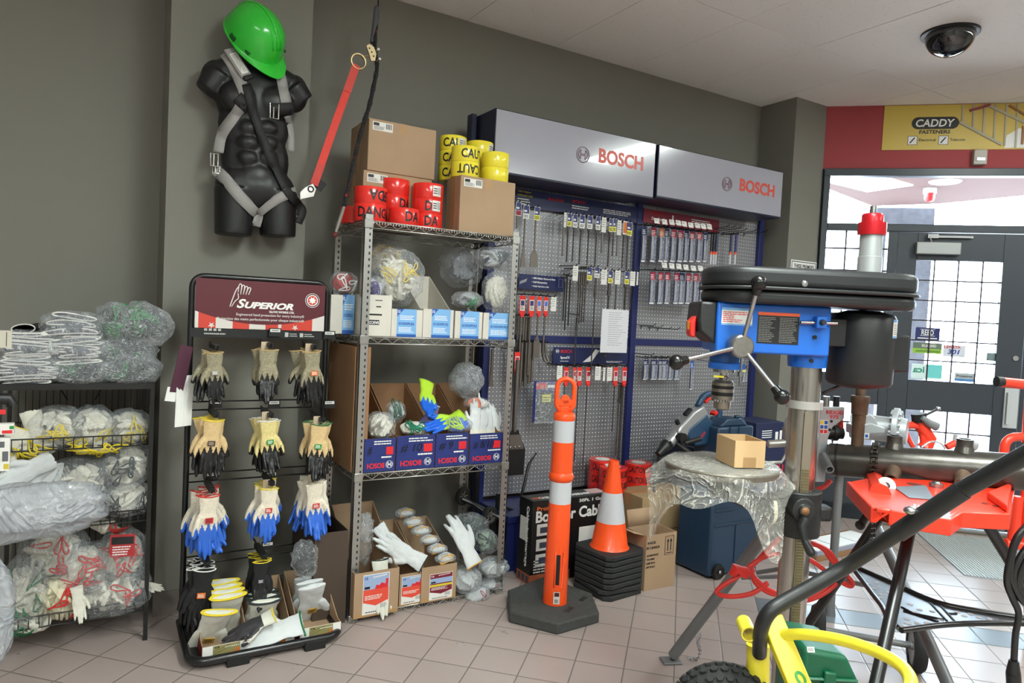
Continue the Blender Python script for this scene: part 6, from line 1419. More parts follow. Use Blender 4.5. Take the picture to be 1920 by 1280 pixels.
# farther bay blisters
C2 = lambda x, y: (1180 + x / 3.2, 360 + y / 3.2)
M_BLS = mat('blade_steel', (150, 146, 156), .4, .3); M_PUR = mat('purple_print', (52, 48, 120), .45)
def blister(lab, x, yt, yb, w_px, col, k, Y=3.5, group=None):
    px, y0 = C2(x, yt); _, y1 = C2(x, yb); p = oy(px, y0, Y); zb = oy(px, y1, Y).z; kk = 1 / 1316. * (p.x * _fw.x + p.y * _fw.y); w = w_px * kk * 1.35; h = p.z - zb
    t = thing('blade_pack', lab, 'blade pack', (p.x, Y, zb), group); M = face((p.x - w / 2, Y, zb), (0, -1, 0))
    panels(M, [(0, w, 0, h, 0), (w * .08, w * .92, h * .74, h * .98, 1, 1), (w * .5, w * .92, h * .1, h * .7, 2, 1)] + lines(w * .1, w * .8, h * .78, h * .92, 3, 3, 2, rs=random.Random(k)) + [(w * .1, w * .9, h * .02, h * .07, 3, 1)], [M_NVB, col, M_PUR, M_W], t, 'backing_card')
    b = MB(M); b.prism([(w * .2, h * .08), (w * .5, h * .12), (w * .62, h * .3), (w * .5, h * .72), (w * .25, h * .74)], .001, .004); b.build('blade', M_BLS, t)
    MB(M).bx(w * .05, w * .95, h * .03, h * .76, .007, .008).build('clear_cover', F1, t); hook_at(t, p.x, p.z + .004, Y); return t
for i, (x, c) in enumerate(((92, M_NVB), (148, M_CR), (198, M_COR), (228, M_NVB), (268, M_CR), (310, M_CR), (345, M_NVB), (380, M_CR), (424, M_CR), (460, M_NVB))):
    blister('saw blade pack, %s along the upper row of the farther bay' % ORD[i], x, 205 + i * 4.2, 425, 10 if c is not M_NVB else 8, c, i)
for i, (x, c) in enumerate(((142, M_CR), (190, M_CR), (232, M_CR), (286, M_CR), (318, M_NVB), (358, M_CR), (402, M_CR), (440, M_CR))):
    blister('saw blade pack, %s along the lower row of the farther bay' % ORD[i], x, 476 + i * 2, 676, 10, c, i + 20, Y=3.46)
def tagrow(pts, Y, wd):
    for i, (x, y) in enumerate(pts):
        px, py = C2(x, y); p = oy(px, py, Y); o = panels(face((p.x - .022, Y, p.z - .018), (0, -1, .3)), [(0, .044, 0, .036, 0)] + lines(.005, .03, .018, .03, 2, 1), [M_BARW, mat('grey_ink', (130, 130, 130), .6)], None, 'price_card', t=.001)
        tag(o, '%s white price card on the hooks of the %s blade row' % (ORD[i], wd), 'price card')
tagrow([(168, 172), (215, 178), (258, 180), (298, 184), (333, 190), (372, 197), (412, 200), (448, 205), (484, 208)], 3.4, 'upper'); tagrow([(214, 438), (258, 442), (300, 445), (343, 450), (388, 456), (430, 456)], 3.38, 'lower')
for i, (x, y) in enumerate(((560, 210), (595, 215), (630, 222), (665, 232), (720, 238), (790, 240), (120, 800), (165, 808), (215, 818), (265, 822), (110, 975), (445, 1010))):
    px, py = C2(x, y); p = oy(px, py, 3.44); b = MB(); b.tube([(p.x, QY, p.z + .0), (p.x, 3.4, p.z), (p.x, 3.38, p.z + .014)], .0026, 5); b.tube([(p.x - .01, QY - .004, p.z), (p.x + .01, QY - .004, p.z), (p.x, QY - .004, p.z - .02)], .003, 4)
    t = thing('peg_hook', 'bare black wire hook on the perforated panel of the farther bay', 'hook', (p.x, QY, p.z), 'empty hooks of the farther bay'); b.build('wire', M_BK, t, ang=60)
for i, (x, c) in enumerate(((497, M_BT), (512, M_BT), (526, M_NVB), (612, M_NVB), (642, M_PUR))):
    px, y0 = C2(x, 250 + i * 2); p = oy(px, y0, 3.5); q = oy(px, C2(0, 435)[1], 3.5); b = MB(); zb = q.z
    t = thing('long_bit_tube', 'slim tube pack with an orange band, %s in the upper row of the farther bay' % ORD[i], 'bit tube', (p.x, 3.5, zb))
    MB().cyl((p.x, 3.5, zb + (p.z - zb) * .4), (p.x, 3.5, p.z), .009).build('sleeve', c, t); MB().cyl((p.x, 3.5, zb), (p.x, 3.5, zb + (p.z - zb) * .33), .008).build('clear_tube', mat('clear_plastic', (200, 202, 210), .2), t); MB().cyl((p.x, 3.5, zb + (p.z - zb) * .33), (p.x, 3.5, zb + (p.z - zb) * .42), .0095).build('orange_band', mat('orange_band', (230, 90, 50), .4), t)
    hook_at(t, p.x, p.z, 3.5)
for i, x in enumerate((100, 150, 190, 215, 250, 290)):
    blister('small clear blue edged pack, %s in the lower part of the farther bay' % ORD[i], x, 1005, 1128, 9 + (i % 2) * 3, M_NVB, 60 + i, Y=3.5)
blister('narrow blue pack hanging alone in the lower part of the farther bay', 378, 1012, 1190, 6, BLb, 70); blister('small yellow carded pack behind the drill chuck', 690, 1060, 1140, 9, M_CY, 71)
# base clutter at the left of the display: hand truck
ht = thing('hand_truck', 'black hand truck with small spoked wheels lying behind the wire shelving', 'hand truck', oy(918, 966, 3.3))
c = oy(918, 966, 3.32); WM = frame(c, (0, 1, 0), (0, 0, 1))
def wheel(parent, M, R, w, hub, tyre=None, rim=None, spokes=6, name='wheel'):
    tw = MB(M); n = 28; prof = [(R * .74, -w / 2), (R * .9, -w / 2), (R, -w * .25), (R, w * .25), (R * .9, w / 2), (R * .74, w / 2)]
    tw.lathe(prof + [prof[0]], n=36); o = tw.build(name, tyre or mat('tyre_rubber', (30, 30, 31), .75, bump=.3, bs=80), parent)
    b = MB(M)
    if spokes:
        b.lathe([(R * .66, -w * .3), (R * .76, -w * .3), (R * .76, w * .3), (R * .66, w * .3), (R * .66, -w * .3)], n=30)
        for i in range(spokes): a = 2 * PI * i / spokes; b.tube([(R * .1 * math.cos(a), R * .1 * math.sin(a), 0), (R * .7 * math.cos(a), R * .7 * math.sin(a), 0)], w * .18, 6)
    else: b.lathe([(0, -w * .3), (R * .5, -w * .28), (R * .76, -w * .4), (R * .76, w * .4), (R * .5, w * .28), (0, w * .3)], n=30)
    b.lathe([(0, -w * .5), (R * .16, -w * .5), (R * .16, w * .5), (0, w * .5)], n=16); b.build('hub', rim or hub, o); return o
def axM(c, ax): return T3(*c) @ rot_to(ax)
wheel(ht, axM(c, (.3, -1, 0)), .052, .03, mat('grey_hub', (90, 86, 82), .6)); c2 = oy(868, 930, 3.42); wheel(ht, axM(c2, (.3, -1, 0)), .05, .03, _M['grey_hub'])
b = MB(); b.cyl(c, c2, .008); b.tube([oy(865, 935, 3.4), oy(900, 950, 3.38), oy(945, 975, 3.3)], .012, 8); b.tube([oy(895, 880, 3.42), oy(890, 1000, 3.42)], .016, 4); b.tube([oy(935, 925, 3.38), oy(930, 1000, 3.38)], .016, 4); b.tube([oy(945, 950, 3.36), oy(985, 965, 3.36)], .008, 6); b.build('frame', M_BT, ht)
t = thing('navy_bin', 'navy steel box on the floor between the wire shelving and the booster cable carton', 'box', (2.1, 3.3, 0))
x0, x1, z0, z1 = rY(935, 965, 1000, 1090, 3.22); MB().bx(2.05, 2.32, 3.16, 3.235, 0, .26).build('body', M_NV, t, bevel=.003); MB().bx(2.045, 2.325, 3.155, 3.238, .26, .27).build('lid', M_NV, t)
p = [oy(978, 930, 3.4), oy(985, 900, 3.42), oy(992, 870, 3.45), oy(1005, 850, 3.47)]; t = thing('hooked_bar', 'black curved bar standing on the navy deck beside the booster cable carton', 'bar', p[0])
MB().tube(smoothpath([p[0] + V((0, 0, -.12))] + p, 4), [.009] * 13 + [.008] * 2 + [.005] * 2, 8).build('bar_body', M_BT, t)
MB().ell(tuple(p[-1]), (.006, .006, .008)).build('tip', M_BT, t)
# framed notice on the corner column
p0, p1 = oy(1483, 486, 3.405), oy(1531, 486, 3.405); zb_ = oy(1506, 560, 3.4).z; M = face((p0.x, 3.4055, zb_), (0, -1, 0)); w, h = p1.x - p0.x, p0.z - zb_
o = panels(M, [(0, w, 0, h, 0), (w * .03, w * .97, h * .03, h * .97, 1, 1), (w * .05, w * .95, h * .05, h * .95, 0, 2)], [M_W, M_K], None, 'wall_notice', t=.003); tag(o, 'white notice reading THESE PREMISES ARE EQUIPPED on the corner column', 'sign')
txt('THESE PREMISES', M @ T3(w * .5, h * .8, .004), M_K, o, w=w * .78, h=h * .1, align='CENTER', bold=.01); txt('ARE EQUIPPED', M @ T3(w * .5, h * .62, .004), M_K, o, w=w * .78, h=h * .1, align='CENTER', bold=.01)
# dome on the ceiling
p = fl(1781, 72, CZ - .03); t = thing('security_dome', 'smoked black camera dome on the ceiling near the doors', 'camera dome', (p.x, p.y, CZ))
MB(T3(p.x, p.y, CZ)).lathe([(0, 0), (.145, 0), (.145, -.012), (.125, -.018), (0, -.018)], n=40).build('base_ring', M_BP, t)
MB(T3(p.x, p.y, CZ - .016)).lathe([(.125 * math.cos(a), -.115 * math.sin(a)) for a in [PI / 2 * i / 12 for i in range(13)]], n=40).build('dome', mat('smoked_acrylic', (12, 14, 20), .08, coat=1), t, ang=180)
# ================================================================ floor goods in front of the tool display
M_OR = mat('orange_plastic', (255, 86, 28), .38, coat=.15); M_REF = mat('reflective_white', (200, 202, 208), .35, bump=.1, bs=300); M_RUB = mat('recycled_rubber', (66, 67, 66), .85, bump=.5, bs=90, var=.15, vs=40); M_RUBK = mat('black_cone_rubber', (38, 39, 40), .75, bump=.3, bs=90, var=.1, vs=30)
CXY = fl(1040, 1128, .05); dx, dy = CXY.x, CXY.y
t = thing('channelizer_post', 'orange channelizer post with white bands and loop handle on a grey rubber base', 'traffic post', (dx, dy, 0))
hexp = [fl(*q, .05) for q in ((952, 1106), (955, 1147), (1046, 1170), (1124, 1148), (1110, 1112), (1022, 1080))]
b = MB(); b.prism([(q.x, q.y) for q in hexp], .0, .052); b.build('rubber_base', M_RUB, t, bevel=.008)
p = fl(1066, 1142, .053); b = MB(T3(p.x, p.y, 0) @ RZ(.5)); b.bx(-.03, .035, -.014, .012, .05, .0535); b.build('grip_recess', M_SLOT, t)
p = fl(1093, 1122, .053); b = MB(T3(p.x, p.y, 0) @ RZ(.5)); b.bx(-.03, .03, -.012, .012, .05, .0532); b.build('square_plug', M_RUBK, t)
Zc = lambda y, x=None: oy(1040 + (1128 - y) * .053, y, dy).z
def body(y0, y1, r0, r1, m, nm): return MB(T3(dx, dy, 0)).lathe([(0, Zc(y0)), (r0, Zc(y0)), (r1, Zc(y1)), (0, Zc(y1))], n=36).build(nm, m, t, ang=50)
body(1130, 941, .058, .0525, M_OR, 'tube'); body(941, 901, .0525, .052, M_REF, 'reflective_band')
MB(T3(dx, dy, 0)).lathe([(.045, Zc(902)), (.056, Zc(898)), (.060, Zc(893)), (.058, Zc(888)), (.052, Zc(884))], n=36).build('ring', M_OR, t, ang=180)
body(886, 827, .0525, .0505, M_OR, 'tube'); body(827, 787, .0505, .0495, M_REF, 'reflective_band')
MB(T3(dx, dy, 0)).lathe([(.0495, Zc(787)), (.0515, Zc(784)), (.0515, Zc(777)), (.045, Zc(773)), (.02, Zc(771)), (0, Zc(771))], n=36).build('cap', M_OR, t, ang=50)
rt_ = V((_rt.x, _rt.y, 0)); 
M = frame((dx, dy, 0), rt_, (0, 0, 1))            # x across the picture, y up
z0, z1 = Zc(773), Zc(709); w = .041
hl = MB(M); P = [(-w * .45, z0, 0), (-w * .75, z0 + .02, 0), (-w, z0 + .035, 0), (-w, z1 - .04, 0)] + [(w * math.cos(a), z1 - .04 + .038 * math.sin(a), 0) for a in [PI - PI * i / 8 for i in range(1, 8)]] + [(w, z1 - .04, 0), (w, z0 + .035, 0), (w * .75, z0 + .02, 0), (w * .45, z0, 0)]
hl.tube(P, .0115, 10); hl.build('loop_handle', M_OR, t, ang=180)
b = MB(M); b.bx(-w * .55, w * .55, z0 - .005, z0 + .03, -.01, .01); b.bx(-w * .9, w * .9, z0 + .03, z0 + .062, -.01, .01); b.cyl((0, z0 + .062, -.01), (0, z0 + .062, .01), w * .55, n=20); b.build('handle_web', M_OR, t, bevel=.003)
MB(M).cyl((0, z0 + .05, .008), (0, z0 + .05, .0115), .006).build('rivet', mat('deep_orange', (190, 60, 30), .5), t)
b = MB(M); a0, a1 = Zc(1088), Zc(1033); b.bx(-.006, .012, a0, a1, .04, .0585); b.build('slot', M_K, t)
b = MB(M); b.tube([(-.012, a0 - .012, .0555), (.026, a0 - .012, .053), (.026, a1 + .012, .0495), (-.012, a1 + .012, .0525)], .0035, 6, closed=True); b.build('slot_rim', M_OR, t, ang=180)
q = fl(1042, 1108, 0); a0, a1 = Zc(1123), Zc(1101)
MS = M @ T3(-.012, a0, .0575); panels(MS, [(0, .03, 0, a1 - a0, 0), (.004, .027, (a1 - a0) * .62, (a1 - a0) * .95, 1, 1)] + [(.006 + i * .0022, .0072 + i * .0022, .005, (a1 - a0) * .4, 2, 1) for i in range(8)], [M_BARW, mat('label_brown', (80, 36, 30), .5), M_K], t, 'barcode_label')
# ---- stacked cones
pf, pr_, pl = fl(1136, 1135), fl(1206, 1113), fl(1072, 1094)
ex = (pr_ - pf); s_ = ex.length; cen = (pr_ + pl) / 2; ang = math.atan2(ex.y, ex.x)
L_ = ['bottom', 'second', 'third', 'fourth', 'fifth', 'sixth', 'seventh', 'topmost']
zt_ = fl(1142, 1048).z; pz = .0178
htop = (oy(1142, 1048, pf.y).z); pz = htop / 8
rs = random.Random(4)
for i in range(8):
    t = thing('traffic_cone', 'topmost traffic cone of the stack, orange with one white band' if i == 7 else 'black cone base, %s of the stacked traffic cones' % L_[i], 'traffic cone', (0, 0, 0))
    M = T3(cen.x, cen.y, i * pz) @ RZ(ang + (rs.uniform(-.05, .05) if i < 6 else 0) + (-.12 if i == 1 else 0)); h = s_ / 2
    c = h * .22; P = [(-h + c, -h), (h - c, -h), (h, -h + c), (h, h - c), (h - c, h), (-h + c, h), (-h, h - c), (-h, -h + c)]
    MB(M).prism(P, .001 if i else 0, pz * .86).build('rubber_base', M_RUBK, t, bevel=.004)
    H = .455; r0, r1 = .096, .026
    def rr(f): return r0 + (r1 - r0) * f
    k = T3(cen.x, cen.y, i * pz + pz * .8)
    if i == 7:
        MB(k).lathe([(r0 * 1.1, 0), (r0, .012), (rr(.3), H * .3)], n=40).build('cone_body', M_OR, t, ang=180); MB(k).lathe([(rr(.3) + .0008, H * .3), (rr(.64) + .0008, H * .64)], n=40).build('reflective_band', M_REF, t, ang=180)
        MB(k).lathe([(rr(.64), H * .64), (r1, H), (r1 * .82, H), (r1 * .82, H - .05)], n=40).build('cone_tip', M_OR, t, ang=60)
    else: MB(k).lathe([(r0 * .99, 0), (rr(.3) * .99, H * .3)], n=30).build('cone_body', M_OR, t, ang=180)
# ---- booster cable carton
M_BOX = mat('black_print_carton', (22, 21, 22), .35); M_ORP = mat('orange_print', (224, 110, 50), .5)
p = fl(992, 1098); Yf = p.y; x0 = p.x; zt_ = oy(994, 941, Yf).z; yb = ox(976, 930, x0).y; x1 = oy(1140, 1000, Yf).x
t = thing('cable_carton', 'black printed carton of booster cables standing behind the channelizer post', 'box', ((x0 + x1) / 2, (Yf + yb) / 2, 0))
MB().bx(x0, x1, Yf, yb, 0, zt_).build('body', M_BOX, t, bevel=.002)
w, h, d = x1 - x0, zt_, yb - Yf; M = face((x0, Yf - .0003, 0), (0, -1, 0))
pn = panels(M, [(0, w * .5, 0, h * .12, 0)] + [(w * .06, w * .3, h * (.58 - .18 * i), h * (.72 - .18 * i), 1, 1) for i in range(3)] + [(w * .1, w * .27, h * (.61 - .18 * i), h * (.68 - .18 * i), 2, 2) for i in range(3)] + [(w * .6, w * .95, h * .3, h * .62, 1, 1)] + lines(w * .04, w * .4, h * .13, h * .3, 5, 1, 1, rs=random.Random(2)), [mat('copper_print', (168, 92, 60), .5), M_BARW, mat('photo_slate', (60, 66, 84), .5)], t, 'print')
txt('Booster Cables', M @ T3(w * .04, h * .74, .001), M_W, t, w=w * 1.0 - .02, h=h * .14, bold=.03)
txt('Professional', M @ T3(w * .05, h * .88, .001), M_ORP, t, w=w * .42, h=h * .05, bold=.02); txt('30Ft. 1 Gauge', M @ T3(w * .58, h * .92, .001), M_W, t, w=w * .4, h=h * .05, bold=.02)
M = face((x0 - .0003, yb, 0), (-1, 0, 0)); txt('Cable de démarrage', M @ T3(d * .52, h * .92, .001) @ RZ(-PI / 2), M_W, t, w=h * .72, h=d * .24, bold=.02)
panels(M, [(0, d, 0, h * .12, 0), (d * .1, d * .7, h * .5, h * .78, 1, 2)] + [(d * (.1 + .3 * i), d * (.3 + .3 * i), h * .02, h * .1, 2, 1) for i in range(3)], [_M['copper_print'], M_BARW, _M['photo_slate']], t, 'print')
M = T3(x0, Yf, zt_); panels(M, [(w * .05, w * .2, d * .3, d * .5, 0), (w * .8, w * .98, d * .2, d * .9, 1)], [M_ORP, mat('pink_print', (206, 170, 170), .5)], t, 'print'); txt('CABLE DE DEMARRAGE', M @ T3(w * .12, d * .2, .001), M_W, t, w=w * .66, h=d * .28, bold=.03)
# ---- cartons
p = fl(1207, 1109); q = fl(1258, 1096); Yf = p.y; x0 = p.x - .0; x1 = q.x + .01; zt_ = oy(1206, 1006, Yf).z; xl = x0
t = thing('open_carton', 'open brown carton reading MADE IN CANADA beside the stacked cones', 'box', (x0, Yf, 0))
yb = min(ox(1176, 984, x0).y, Yf + .35); b = MB(); carton_mb(b, x0, x1, Yf, yb, 0, zt_, t=.004)
b.build('body', M_KRAFT, t)
b = MB(); b.add([(x0, Yf + .02, zt_), (x0, yb - .02, zt_), (x0 - .07, yb - .02, zt_ + .02), (x0 - .07, Yf + .02, zt_ + .02)], [(0, 1, 2, 3)]); b.add([(x0 + .01, yb, zt_), (x1 - .01, yb, zt_), (x1 - .01, yb + .02, zt_ + .09), (x0 + .01, yb + .02, zt_ + .09)], [(0, 1, 2, 3)]); f_ = b.build('flap', M_KRAFT, t); so = f_.modifiers.new('s', 'SOLIDIFY'); so.thickness = .004
M = face((x0, Yf - .0003, 0), (0, -1, 0)); w, h = x1 - x0, zt_
txt('MADE', M @ T3(w * .04, h * .84, .0), M_K, t, w=w * .26, h=h * .05, bold=.01); txt('IN CANADA', M @ T3(w * .02, h * .75, 0), M_K, t, w=w * .42, h=h * .05, bold=.01)
for i, s in enumerate(('DO NOT STACK', 'TOO HIGH', 'KEEP IN A', 'DRY PLACE')): txt(s, M @ T3(w * .03, h * (.62 - .07 * i), 0), M_K, t, h=h * .035, w=w * .032 * len(s), bold=.01)
b = MB(M @ T3(w * .62, h * .6, .0005)); a, c = w * .28, h * .34; b.tube([(0, 0, 0), (a, 0, 0), (a, c, 0), (0, c, 0)], .0015, 4, closed=True)
for s in (.32, .68): b.prism([(a * s - .003, c * .2), (a * s + .003, c * .2), (a * s + .003, c * .7), (a * s + .009, c * .7), (a * s, c * .88), (a * s - .009, c * .7), (a * s - .003, c * .7)], 0, .0006)
b.bx(a * .15, a * .85, c * .08, c * .12, 0, .0006); b.build('arrow_mark', M_K, t, smooth=False)
p = fl(1262, 1050); q = fl(1301, 1043); Yf = max(p.y, Yf + .36); x1 = oy(1302, 980, Yf).x; x0 = oy(1203, 980, Yf).x; zt_ = oy(1250, 928, Yf).z; zm = oy(1290, 985, Yf).z
shipping_box('shipping_box', 'olive brown sealed carton, lower of the two behind the open carton', x0 + .005, x1 - .003, Yf + .002, Yf + .25, 0, zm - .001, mat('olive_cardboard', (140, 118, 84), .75), lab=False)
shipping_box('shipping_box', 'brown carton on the sealed carton, behind the drill press table', x0, x1, Yf, Yf + .25, zm, zt_, mat('olive_cardboard2', (160, 134, 98), .75), lab=False)
# ---- caution tape rolls on the deck
DKZ = .3105
for nm, xc, yc, n, Y in (('rear stack by the booster carton', 1130, 860, 3, 3.46), ('right hand stack by the navy boxes', 1197, 866, 3, 3.4), ('front stack behind the cone', 1150, 874, 3, 3.33)):
    zz = oy(xc, yc, Y).z; h = (zz - DKZ) / n
    for k in range(n):
        r = tape_roll('red caution tape roll, %s of the %s' % (('bottom', 'middle', 'top')[k], nm), oy(xc, yc, Y).x, Y, DKZ + k * h, .087, h - .001, M_TRED, words=[('CAUTION BURIED', -.3, .2)] if k > 0 else [('LINE BELOW', -.3, .17)], sticker=-.5 if k == 2 and 'rear' in nm else None)
        if k == n - 1: MB(T3(oy(xc, yc, Y).x, Y, DKZ + n * h)).lathe([(.0, 0), (.046, 0), (.046, .0012), (0, .0012)], n=24).build('core_label', M_BARW, r)
# ---- navy boxes, blue case and rotary hammer by the corner column
M_BLC = mat('blue_case_plastic', (32, 56, 80), .42, bump=.25, bs=120); M_NVX = mat('navy_box', (30, 38, 74), .45)
def fbox(name, lab, cat, r, Y, d, m, z0=None, bevel=.004, parts=None):
    x0, x1, za, zb = rY(*r, Y); za = za if z0 is None else z0
    t = thing(name, lab, cat, ((x0 + x1) / 2, Y + d / 2, za)); MB().bx(x0, x1, Y, Y + d, za, zb).build('body', m, t, bevel=bevel)
    M = face((x0, Y - .0003, za), (0, -1, 0)); w, h = x1 - x0, zb - za
    if parts: parts(t, M, w, h, x0, x1, Y, za, zb)
    return t
def pp(*texts, rects=()):
    def f(t, M, w, h, *_):
        if rects: panels(M, [(w * r[0], w * r[1], h * r[2], h * r[3], r[4], 1) for r in rects], [M_W, M_BRD, M_K, M_LBL], t, 'print')
        for s, fx, fy, fw, fh, m in texts: txt(s, M @ T3(w * fx, h * fy, .001), m, t, w=w * fw, h=h * fh, bold=.03)
    return f
fbox('tool_box_carton', 'navy carton on the floor between the brown cartons and the blue wheeled case', 'box', (1300, 935, 1334, 1032), 3.26, .3, M_NVX, z0=.0, parts=pp(rects=[(.3, .5, .1, .3, 3)]))
fbox('tool_box_carton', 'tall navy carton under the rotary hammer', 'box', (1298, 838, 1345, 930), 3.28, .25, M_NVX, z0=.3115, parts=pp(('BOSCH', .1, .1, .5, .1, M_BRD), rects=[(.6, .9, .2, .4, 0)]))
fbox('tool_box_carton', 'navy carton with barcode labels, upper one beside the corner column', 'box', (1418, 792, 1470, 832), 3.05, .24, M_NVX, parts=pp(rects=[(.68, .78, .1, .55, 0), (.84, .92, .15, .6, 0)] + [(.2, .55, .3 + .1 * i, .34 + .1 * i, 0) for i in range(4)]))
fbox('tool_box_carton', 'navy carton reading BOSCH in red, lower one beside the corner column', 'box', (1418, 834, 1476, 925), 3.02, .28, M_NVX, parts=pp(('BOSCH', .1, .35, .75, .24, M_BRD)))
fbox('tool_box_carton', 'dark printed carton low behind the grey stand leg', 'box', (1418, 926, 1470, 1060), 3.02, .28, mat('dark_print_box', (32, 32, 44), .5), z0=.0, parts=pp(('BOSCH', .1, .85, .4, .07, M_W), rects=[(.1, .6, .5 + .05 * i, .52 + .05 * i, 0) for i in range(5)] + [(.5, .9, .2, .32, 0)]))
fbox('tool_box_carton', 'plain navy carton under the blue looped handle case', 'box', (1350, 863, 1410, 900), 2.99, .18, M_NVX, z0=.0)
# upright carrying case with handle
def casep(t, M, w, h, x0, x1, Y, za, zb):
    b = MB(M); b.prism([(w * .12, h), (w * .3, h * 1.22), (w * .72, h * 1.22), (w * .88, h * 1.0)], -.16, -.02); b.build('shoulder', M_BLC, t, bevel=.01)
    b = MB(M); b.tube([(w * .62, h * 1.26, -.05), (w * .78, h * 1.24, -.05), (w * 1.0, h * .82, -.05), (w * 1.0, h * .2, -.05)], .012, 8); b.build('carry_handle', M_BLC, t, ang=180)
    b = MB(M); 
    for s in (.3, .55): b.bx(w * s, w * (s + .03), 0, h, 0, .006)
    b.build('rib', M_BLC, t)
fbox('tool_case', 'blue plastic tool case with a looped handle standing behind the small carton', 'tool case', (1346, 800, 1412, 862), 2.98, .2, M_BLC, bevel=.012, parts=casep)
def casew(t, M, w, h, x0, x1, Y, za, zb):
    c = oy(1346, 1071, Y - .01); wheel(t, axM(c, (0, -1, 0)), .042, .03, mat('black_hub', (24, 24, 25), .35), tyre=mat('hard_black', (20, 20, 21), .3), spokes=0)
    MB().ell((c.x, Y - .025, c.z), (.011, .008, .011)).build('axle_cap', M_STL, t)
    b = MB(M); b.bx(w * .05, w * .95, h * .62, h * .64, 0, .006); b.bx(w * .5, w * .53, h * .05, h * .6, 0, .006); b.bx(w * .05, w * .45, h * .8, h * .82, 0, .006); b.bx(w * .6, w * .95, -.012, .02, -.02, .02); b.build('moulded_rib', M_BLC, t, bevel=.002)
fbox('wheeled_case', 'blue grey wheeled tool case on the floor under the draped plastic', 'tool case', (1333, 925, 1420, 1082), fl(1346, 1089).y + .03, .26, M_BLC, z0=.012, bevel=.015, parts=casew)
# rotary hammer
RF = 3.1
t = thing('rotary_hammer', 'blue and silver rotary hammer drill pointing down beside the navy cartons', 'power tool', oy(1300, 830, RF))
A, Bp = oy(1236, 850, RF), oy(1316, 766, RF); ax = (Bp - A).normalized(); L = (Bp - A).length; pn_ = V((0, 0, 1)) - ax * ax.z; pn_ = pn_.normalized(); M = frame(A, ax, pn_)      # x along the tool, y up-ish, z towards viewer
M_TB = mat('tool_blue', (34, 66, 96), .4); M_TS = mat('tool_silver', (170, 172, 174), .35, .6); q = L
MB(M @ RY(PI / 2)).lathe([(0, -.015), (.022, -.012), (.03, .03), (.04, .06), (.04, .085), (0, .085)], n=24).build('chuck_sleeve', M_BP, t)
MB(M @ RY(PI / 2)).lathe([(0, .085), (.034, .085), (.034, .14), (.042, .15), (.042, .19), (0, .19)], n=24).build('gear_neck', M_TS, t)
b = MB(M); b.prism([(.16, -.045), (.2, -.055), (q, -.05), (q, .03), (q * .8, .055), (.2, .05), (.16, .035)], -.04, .04); b.build('gear_housing', M_TS, t, bevel=.012)
b = MB(M); b.prism([(.2, -.03), (.22, -.13), (q * .72, -.19), (q * .98, -.13), (q * .98, -.02), (.24, -.0)], -.045, .045); b.build('motor_housing', M_TB, t, bevel=.015)
b = MB(M); b.tube(smoothpath([(q * .95, .035, 0), (q * 1.15, .055, 0), (q * 1.32, .0, 0), (q * 1.3, -.09, 0), (q * 1.15, -.15, 0), (q * .97, -.12, 0)], 5), .02, 12); b.build('grip', M_TB, t, ang=180)
b = MB(M); b.box((q * 1.15, .02, 0), (.05, .016, .03)); b.box((q * 1.16, -.09, .0), (.03, .02, .046)); b.build('red_trigger', M_RPL, t, bevel=.003)
b = MB(M); b.cyl((.12, -.02, .04), (.12, -.08, .12), .018); b.cyl((.16, .0, .0), (.16, .0, .07), .03); b.tube([(.15, -.03, .07), (.24, -.06, .11)], .016, 12); b.build('side_handle', M_BP, t)
b = MB(M); b.tube([(.08, .0, .042), (.085, .03, .03)], .01); b.box((.32, .06, 0), (.06, .02, .03)); b.cyl((.22, .05, 0), (.22, .075, .0), .014); b.build('selector_knob', M_BP, t, bevel=.002)
txt('BOSCH', M @ T3(q * .62, -.12, .0455) @ RZ(.1), M_BRD, t, w=.07, h=.018, bold=.03)
b = MB(); b.tube(smoothpath([A + V((0, 0, 0)), oy(1234, 868, RF), oy(1229, 885, RF + .02), oy(1226, 905, RF + .05), oy(1228, 930, RF + .08)], 5), .009, 8); b.build('chisel_shank', M_BP, t, ang=180)
# ================================================================ drill press (frame: x across, y away, z up, at the column)
HF = V((_fw.x, _fw.y, 0)); 
def hz(x, y, d):                       # pixel at horizontal depth d along the viewing direction
    v = ray(x, y); return V((0, 0, CAMH)) + v * (d / v.dot(HF))
D0 = 2.1
c0 = hz(1500, 880, D0); DPF = frame((c0.x, c0.y, 0), rt_, HF); DPI = DPF.inverted()
def dl(x, y, yy=0.):                   # pixel -> local point on the plane at local depth yy
    return DPI @ hz(x, y, D0 + yy)
dpz = thing('drill_press', 'blue and black floor drill press with a plastic draped round table', 'drill press', (c0.x, c0.y, 0))
M_DB = mat('press_blue', (30, 106, 206), .35, coat=.15); M_CAST = mat('black_cast', (30, 31, 32), .45, bump=.15, bs=80); M_COVER = mat('black_cover', (33, 35, 37), .42, bump=.08, bs=150)
def stad(x0, x1, ry, n=10):            # plan outline with rounded ends
    return [(x1 - ry * .8 + ry * .8 * math.cos(a), ry * math.sin(a)) for a in [-PI / 2 + PI * i / n for i in range(n + 1)]] + [(x0 + ry * .9 + ry * .9 * math.cos(a), ry * math.sin(a)) for a in [PI / 2 + PI * i / n for i in range(n + 1)]]
xa, xb = dl(1317, 530).x, dl(1706, 545).x; zt_ = dl(1500, 502, -.13).z; zm = dl(1500, 541, -.15).z; zb_ = dl(1500, 572, -.13).z
MB(DPF).prism(stad(xa, xb, .135), zm, zt_).build('belt_cover', M_COVER, dpz, bevel=.018, seg=4); MB(DPF).prism(stad(xa - .006, xb + .006, .145), zm - .007, zm + .003).build('cover_seam', M_COVER, dpz, bevel=.003)
MB(DPF).prism(stad(xa + .002, xb - .002, .132), zb_, zm - .007).build('cover_base', M_COVER, dpz, bevel=.014, seg=3)
